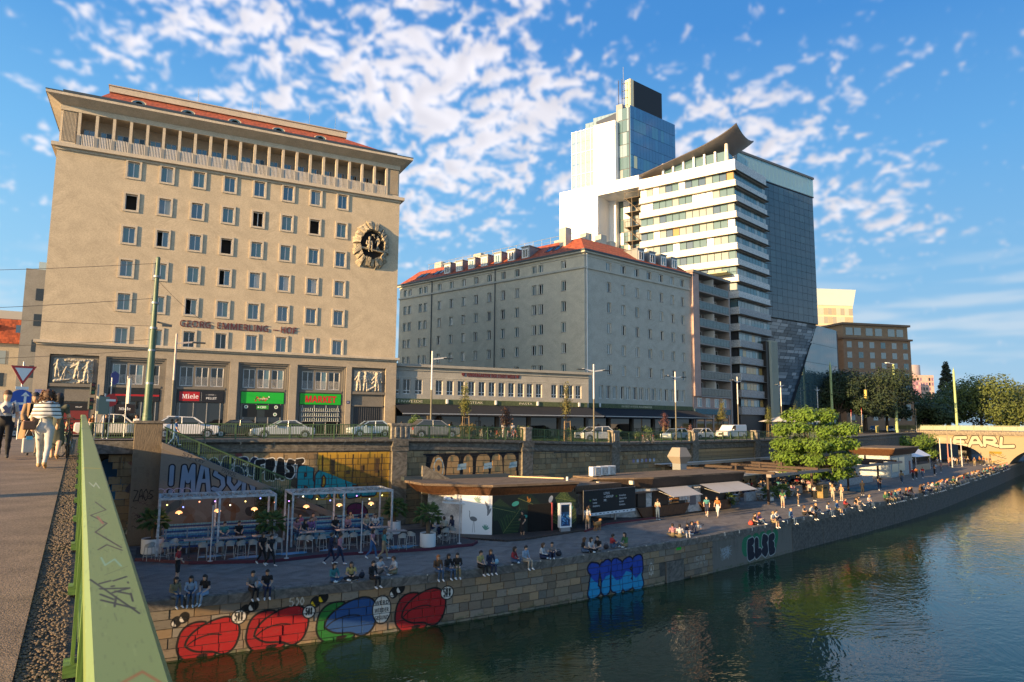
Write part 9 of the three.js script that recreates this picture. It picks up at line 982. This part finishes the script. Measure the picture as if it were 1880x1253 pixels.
seatSpots.forEach(([x, z, a, i]) => { if (rnd() < 0.9) person('edge', [x, QUAY + 0.45, z], a, pick(['white', 'beige', 'light blue', 'grey', 'white', 'tan', 'navy', 'pink', 'black']), pick(['beige', 'denim', 'black', 'khaki']), { long: rnd() < 0.5, shorts: rnd() < 0.3, hair: pick(['dark', 'brown', 'fair']) }, `at the ${'first second third fourth fifth sixth seventh eighth ninth tenth eleventh twelfth thirteenth fourteenth'.split(' ')[i]} sunny terrace table`, GT); });
{ const bm = M([0.3, 0.2, 0.12], 0.7, { map: TX.wood }); let k = 0; for (let r = 0; r < 4; r++) for (let i = 0; i < 9; i++) { const s = sOf(55 + i * 4.3 + (r % 2) * 2, 12) , p = bank(s, 11.8 + r * 1.15); const t = thing('terrace_bench', `low wooden bench, ${['front', 'second', 'third', 'rear'][r]} row, ${'first second third fourth fifth sixth seventh eighth ninth'.split(' ')[i]} from the snack kiosk`, 'bench', [p.x, QUAY, p.z], p.ang, 'benches under the brown pergola'); obj('seat', bx(-1.5, 1.5, 0.4, 0.45, -0.22, 0.22), bm, t); for (const q of [-1.3, 1.3]) obj('leg', bx(q - 0.05, q + 0.05, 0, 0.4, -0.2, 0.2), bm, t); for (let j = -1; j <= 1; j++) { if (rnd() < 0.26) continue; const q = bank(s + j * 0.95, 11.8 + r * 1.15); person('edge', [q.x, QUAY + 0.45, q.z], edgeFace(q) + R(-1, 1) + (r % 2 ? Math.PI : 0), pick(['black', 'navy', 'white', 'grey', 'teal', 'brown', 'red', 'light blue', 'white']), pick(['black', 'denim', 'navy']), { long: rnd() < 0.5, hair: pick(['dark', 'dark', 'brown', 'fair']), cell: 0.045 }, `on the ${['front', 'second', 'third', 'rear'][r]} bench row, ${'first second third fourth fifth sixth seventh eighth ninth'.split(' ')[i]} bench, ${['left', 'middle', 'right'][j + 1]} seat`, GT); } } }
// dog -------------------------------------------------------------------
{ const c = (a, b, r, r2) => ({ a, b, r, r2, t: 0 }), g = surface([c([-0.28, 0.5, 0], [0.25, 0.52, 0], 0.14, 0.17), c([0.25, 0.56, 0], [0.42, 0.72, 0], 0.11, 0.08), c([0.42, 0.74, 0], [0.52, 0.74, 0], 0.09, 0.075), c([0.52, 0.72, 0], [0.65, 0.69, 0], 0.055, 0.04), c([0.42, 0.8, 0.07], [0.4, 0.7, 0.1], 0.03, 0.025), c([0.42, 0.8, -0.07], [0.4, 0.7, -0.1], 0.03, 0.025), c([-0.32, 0.55, 0], [-0.55, 0.72, 0], 0.05, 0.03), ...[-0.09, 0.09].flatMap((z) => [c([0.24, 0.48, z], [0.25, 0.25, z], 0.07, 0.042), c([0.25, 0.25, z], [0.24, 0.03, z], 0.038, 0.035), c([0.24, 0.03, z], [0.29, 0.025, z], 0.035, 0.028), c([-0.26, 0.46, z], [-0.18, 0.28, z], 0.09, 0.05), c([-0.18, 0.28, z], [-0.31, 0.17, z], 0.045, 0.034), c([-0.31, 0.17, z], [-0.29, 0.03, z], 0.032, 0.032), c([-0.29, 0.03, z], [-0.23, 0.025, z], 0.034, 0.028)])], 0.024, 0.04); const d = new THREE.Mesh(g, [M([0.33, 0.16, 0.05], 0.85)]); d.name = numbered('dog'); d.castShadow = d.receiveShadow = true; d.position.set(30.1, QUAY - 0.015, -44.1); d.rotation.y = 0.4; scene.add(d); tag(d, 'golden brown dog standing beside the person in white', 'dog'); }
// people on the street
[['stand', 31.6, -63.0, 0.3, 'white', 'white', { long: 1 }, 'left of the white dressed pair behind the railing'], ['stand', 32.7, -63.2, -0.2, 'white', 'white', {}, 'right of the white dressed pair behind the railing']].forEach(([p, x, z, t, a, b, o, w]) => person(p, [x, streetY(x) - 0.02, z], t, a, b, o, w, 'people on the street'));
person('walk', [1.25, -0.95, -50.9], 1.5, 'blue', 'blue', {}, 'down the staircase', 'people on the street').position.y = QUAY + 6.55 - (Math.floor((1.25 - 0.6) / (13.2 / 36)) + 0.5) * (6.5 / 36);
[['stand', -3.1, -57.6, 0.2, 'black', 'black', {}, 'by the traffic light'], ['stand', -4.0, -58.6, 0.5, 'orange', 'black', {}, 'by the traffic light'], ['stand', -1.2, -58.9, -0.5, 'white', 'black', {}, 'at the kerb behind the no entry sign'], ['stand', -0.4, -60, -0.5, 'black', 'denim', {}, 'at the kerb behind the short railing']].forEach(([p, x, z, t, a, b, o, w]) => person(p, [x, SY(x), z], t, a, b, o, w, 'people on the street'));
for (let i = 0; i < 10; i++) { const s = 24 + i * 4, p = bank(s, 31 + R(0, 1.2)); person('edge', [p.x, streetY(p.x) + 0.53, p.z], R(0, 6), pick(tops), pick(bots), { long: rnd() < 0.5, cell: 0.045 }, 'at a table under the navy awning', 'guests under the awning'); const t = thing('cafe_chair', 'first second third fourth fifth sixth seventh eighth ninth tenth'.split(' ')[i] + ' dark cafe chair from the left under the navy awning', 'chair', [p.x, streetY(p.x) + 0.08, p.z], 0, 'chairs under the awning'); obj('seat', bx(-0.22, 0.22, 0.41, 0.45, -0.22, 0.22), metalDark, t); for (const [a, b] of [[1, 1], [1, -1], [-1, 1], [-1, -1]]) obj('leg', cyl(a * 0.19, 0, 0.41, b * 0.19, 0.015, 0.015, 5), metalDark, t); }
// ---------------------------------------------------------------- passers-by on the bridge
const BD = (z) => deckY(-z) + 0.012, stripes = noiseTex(128, (u, v) => { const k = (v * 1) % 1; return k > 0.72 ? 0.03 : 0.9; }, true, 1); stripes.repeat.set(1, 1 / 0.085);
function walker(pos, turn, top, legs, o, mats, label) { const p = person(o.pose || 'walk', pos, turn, top, legs, { ...o, cell: 0.017, label }, '', 'passers-by on the bridge'); Object.entries(mats).forEach(([i, m]) => { p.material = p.material.slice(); p.material[i] = m; }); return p; }
const wTurn = Math.PI - 0.05;
{
  const p = walker([-2.22, BD(-19), -19], wTurn, 'white', 'white', { long: 1, hair: 'brown', shoes: 'tan', size: 1.03 }, { 1: M([0.75, 0.72, 0.66], 0.9, { map: stripes }), 4: HR.brown }, 'person with long curly hair in white trousers and striped shawl walking away');
  const hg = []; for (let i = 0; i < 260; i++) { const u = rnd(), a = R(-2.4, 2.4), y = 1.72 - u * 0.52, r = (0.1 + 0.09 * Math.min(1, u * 2.2)) * R(0.7, 1.06); hg.push(new THREE.TorusGeometry(R(0.018, 0.03), 0.009, 4, 7).rotateX(R(0, 3)).rotateY(R(0, 3)).translate(Math.sin(a) * r, y, 0.05 - Math.cos(a) * r * 0.8)); } obj('curly_hair', hg, M([0.11, 0.05, 0.02], 0.75), p);
  obj('shawl', (() => { const P = [], I = [], n = 36, m = 8; for (let j = 0; j <= m; j++) for (let i = 0; i <= n; i++) { const a = i / n * 6.2832, v = j / m, rx = lerp(0.12, 0.31, Math.pow(v, 0.6)), rz = lerp(0.1, 0.2, Math.pow(v, 0.6)), y = 1.49 - v * 0.36 - 0.03 * Math.sin(a * 5) * v; P.push(Math.sin(a) * rx * (1 + 0.05 * Math.sin(a * 9) * v), y, Math.cos(a) * rz * (1 + 0.06 * Math.sin(a * 7) * v)); } for (let j = 0; j < m; j++) for (let i = 0; i < n; i++) { const a = j * (n + 1) + i; I.push(a, a + n + 1, a + 1, a + 1, a + n + 1, a + n + 2); } const g = new THREE.BufferGeometry(); g.setAttribute('position', new THREE.Float32BufferAttribute(P, 3)); g.setIndex(I); g.computeVertexNormals(); const uv = []; for (let i = 0; i < P.length / 3; i++) uv.push(P[i * 3], P[i * 3 + 1]); g.setAttribute('uv', new THREE.Float32BufferAttribute(uv, 2)); return g; })(), M([0.78, 0.75, 0.68], 0.9, { map: stripes, side: THREE.DoubleSide }), p);
  const b = thing('tote_bag', 'white tote bag carried by the person in white trousers', 'bag', [-2.5, BD(-19) + 0.36, -18.95], 0.3); obj('pouch', rbx(-0.12, 0.12, 0, 0.34, -0.04, 0.04, 0.035), M([0.62, 0.6, 0.57], 0.9, { map: TX.cloth }), b); obj('handle', merge([bar([-0.08, 0.38, 0.03], [0, 0.62, 0.03], 0.008), bar([0.08, 0.38, 0.03], [0, 0.62, 0.03], 0.008)]), M([0.5, 0.48, 0.45], 0.9), b); obj('blue_print', bx(-0.06, 0.06, 0.3, 0.38, 0.05, 0.056), M([0.1, 0.4, 0.6], 0.6), b);
  const s = thing('shoulder_bag', 'small brown shoulder bag at the hip of the person in white trousers', 'bag', [-2.5, BD(-19) + 0.98, -18.86], 0.2); obj('pouch', rbx(-0.13, 0.13, -0.1, 0.1, -0.04, 0.04, 0.03), M([0.12, 0.06, 0.035], 0.6), s); obj('strap', bar([0.05, 0.1, 0], [0.22, 0.52, -0.05], 0.01), M([0.12, 0.06, 0.035], 0.6), s);
}
{ const p = walker([-2.98, BD(-23.2), -23.2], 0.1, 'black', 'tan', { long: 1, hair: 'dark', shoes: 'dark' }, {}, 'person in a long tan coat walking towards the camera'); obj('open_coat', (() => { const P = [], I = [], n = 30, m = 10; for (let j = 0; j <= m; j++) for (let i = 0; i <= n; i++) { const a = 0.55 + i / n * (6.2832 - 1.1), v = j / m, rx = lerp(0.2, 0.33, v), rz = lerp(0.15, 0.3, v), y = 1.46 - v * 0.98; P.push(Math.sin(a) * rx * (1 + 0.06 * Math.sin(a * 8) * v), y, Math.cos(a) * rz * (1 + 0.06 * Math.sin(a * 6) * v)); } for (let j = 0; j < m; j++) for (let i = 0; i < n; i++) { const a = j * (n + 1) + i; I.push(a, a + n + 1, a + 1, a + 1, a + n + 1, a + n + 2); } const g = new THREE.BufferGeometry(); g.setAttribute('position', new THREE.Float32BufferAttribute(P, 3)); g.setIndex(I); g.computeVertexNormals(); return muv(g); })(), M([0.36, 0.23, 0.12], 0.9, { map: TX.cloth, side: THREE.DoubleSide }), p); obj('coat_sleeve', merge([bar([0.2, 1.42, 0.04], [0.27, 1.12, -0.06], 0.075, 0.06, 10), bar([0.27, 1.12, -0.06], [0.24, 0.94, -0.03], 0.06, 0.055, 10)]), M([0.36, 0.23, 0.12], 0.9, { map: TX.cloth }), p); obj('coat_sleeve', merge([bar([-0.2, 1.42, 0.0], [-0.26, 1.12, 0.1], 0.075, 0.06, 10), bar([-0.26, 1.12, 0.1], [-0.22, 0.98, 0.2], 0.06, 0.055, 10)]), M([0.36, 0.23, 0.12], 0.9, { map: TX.cloth }), p); }
{ const p = walker([-3.5, BD(-22.4), -22.4], 0.12, 'white', 'black', { hair: 'brown', shoes: 'dark', size: 1.02 }, {}, 'smiling person in a white printed t-shirt and black trousers at the left edge'); obj('shirt_print', prism([[-0.1, -0.12], [-0.03, -0.03], [-0.09, 0.05], [-0.02, 0.12], [0.04, 0.04], [0.1, 0.1], [0.08, -0.04], [0.11, -0.12], [0.02, -0.08]], 0.01).translate(0, 1.26, 0.17), M([0.03, 0.05, 0.12], 0.8), p); obj('backpack_strap', merge([bar([0.14, 1.42, 0.1], [0.16, 1.14, 0.14], 0.025), bar([0.14, 1.42, 0.1], [0.15, 1.44, -0.08], 0.025)]), M([0.02, 0.025, 0.05], 0.8), p); }
walker([-2.3, BD(-21.8), -21.9], wTurn, 'green', 'green', { dress: 1, shorts: 1, long: 1, shoes: 'tan' }, { 1: M([0.1, 0.11, 0.08], 0.9, { map: TX.cloth }) }, 'person in a dark dress half hidden behind the striped shawl');
walker([edgeX(31) - 1.1, BD(-31), -31], 1.6, 'green', 'denim', { hair: 'brown', pose: 'stand' }, { 1: M([0.08, 0.5, 0.12], 0.8) }, 'person in a bright green t-shirt behind the parked bicycles');
renderer.render(scene, camera);
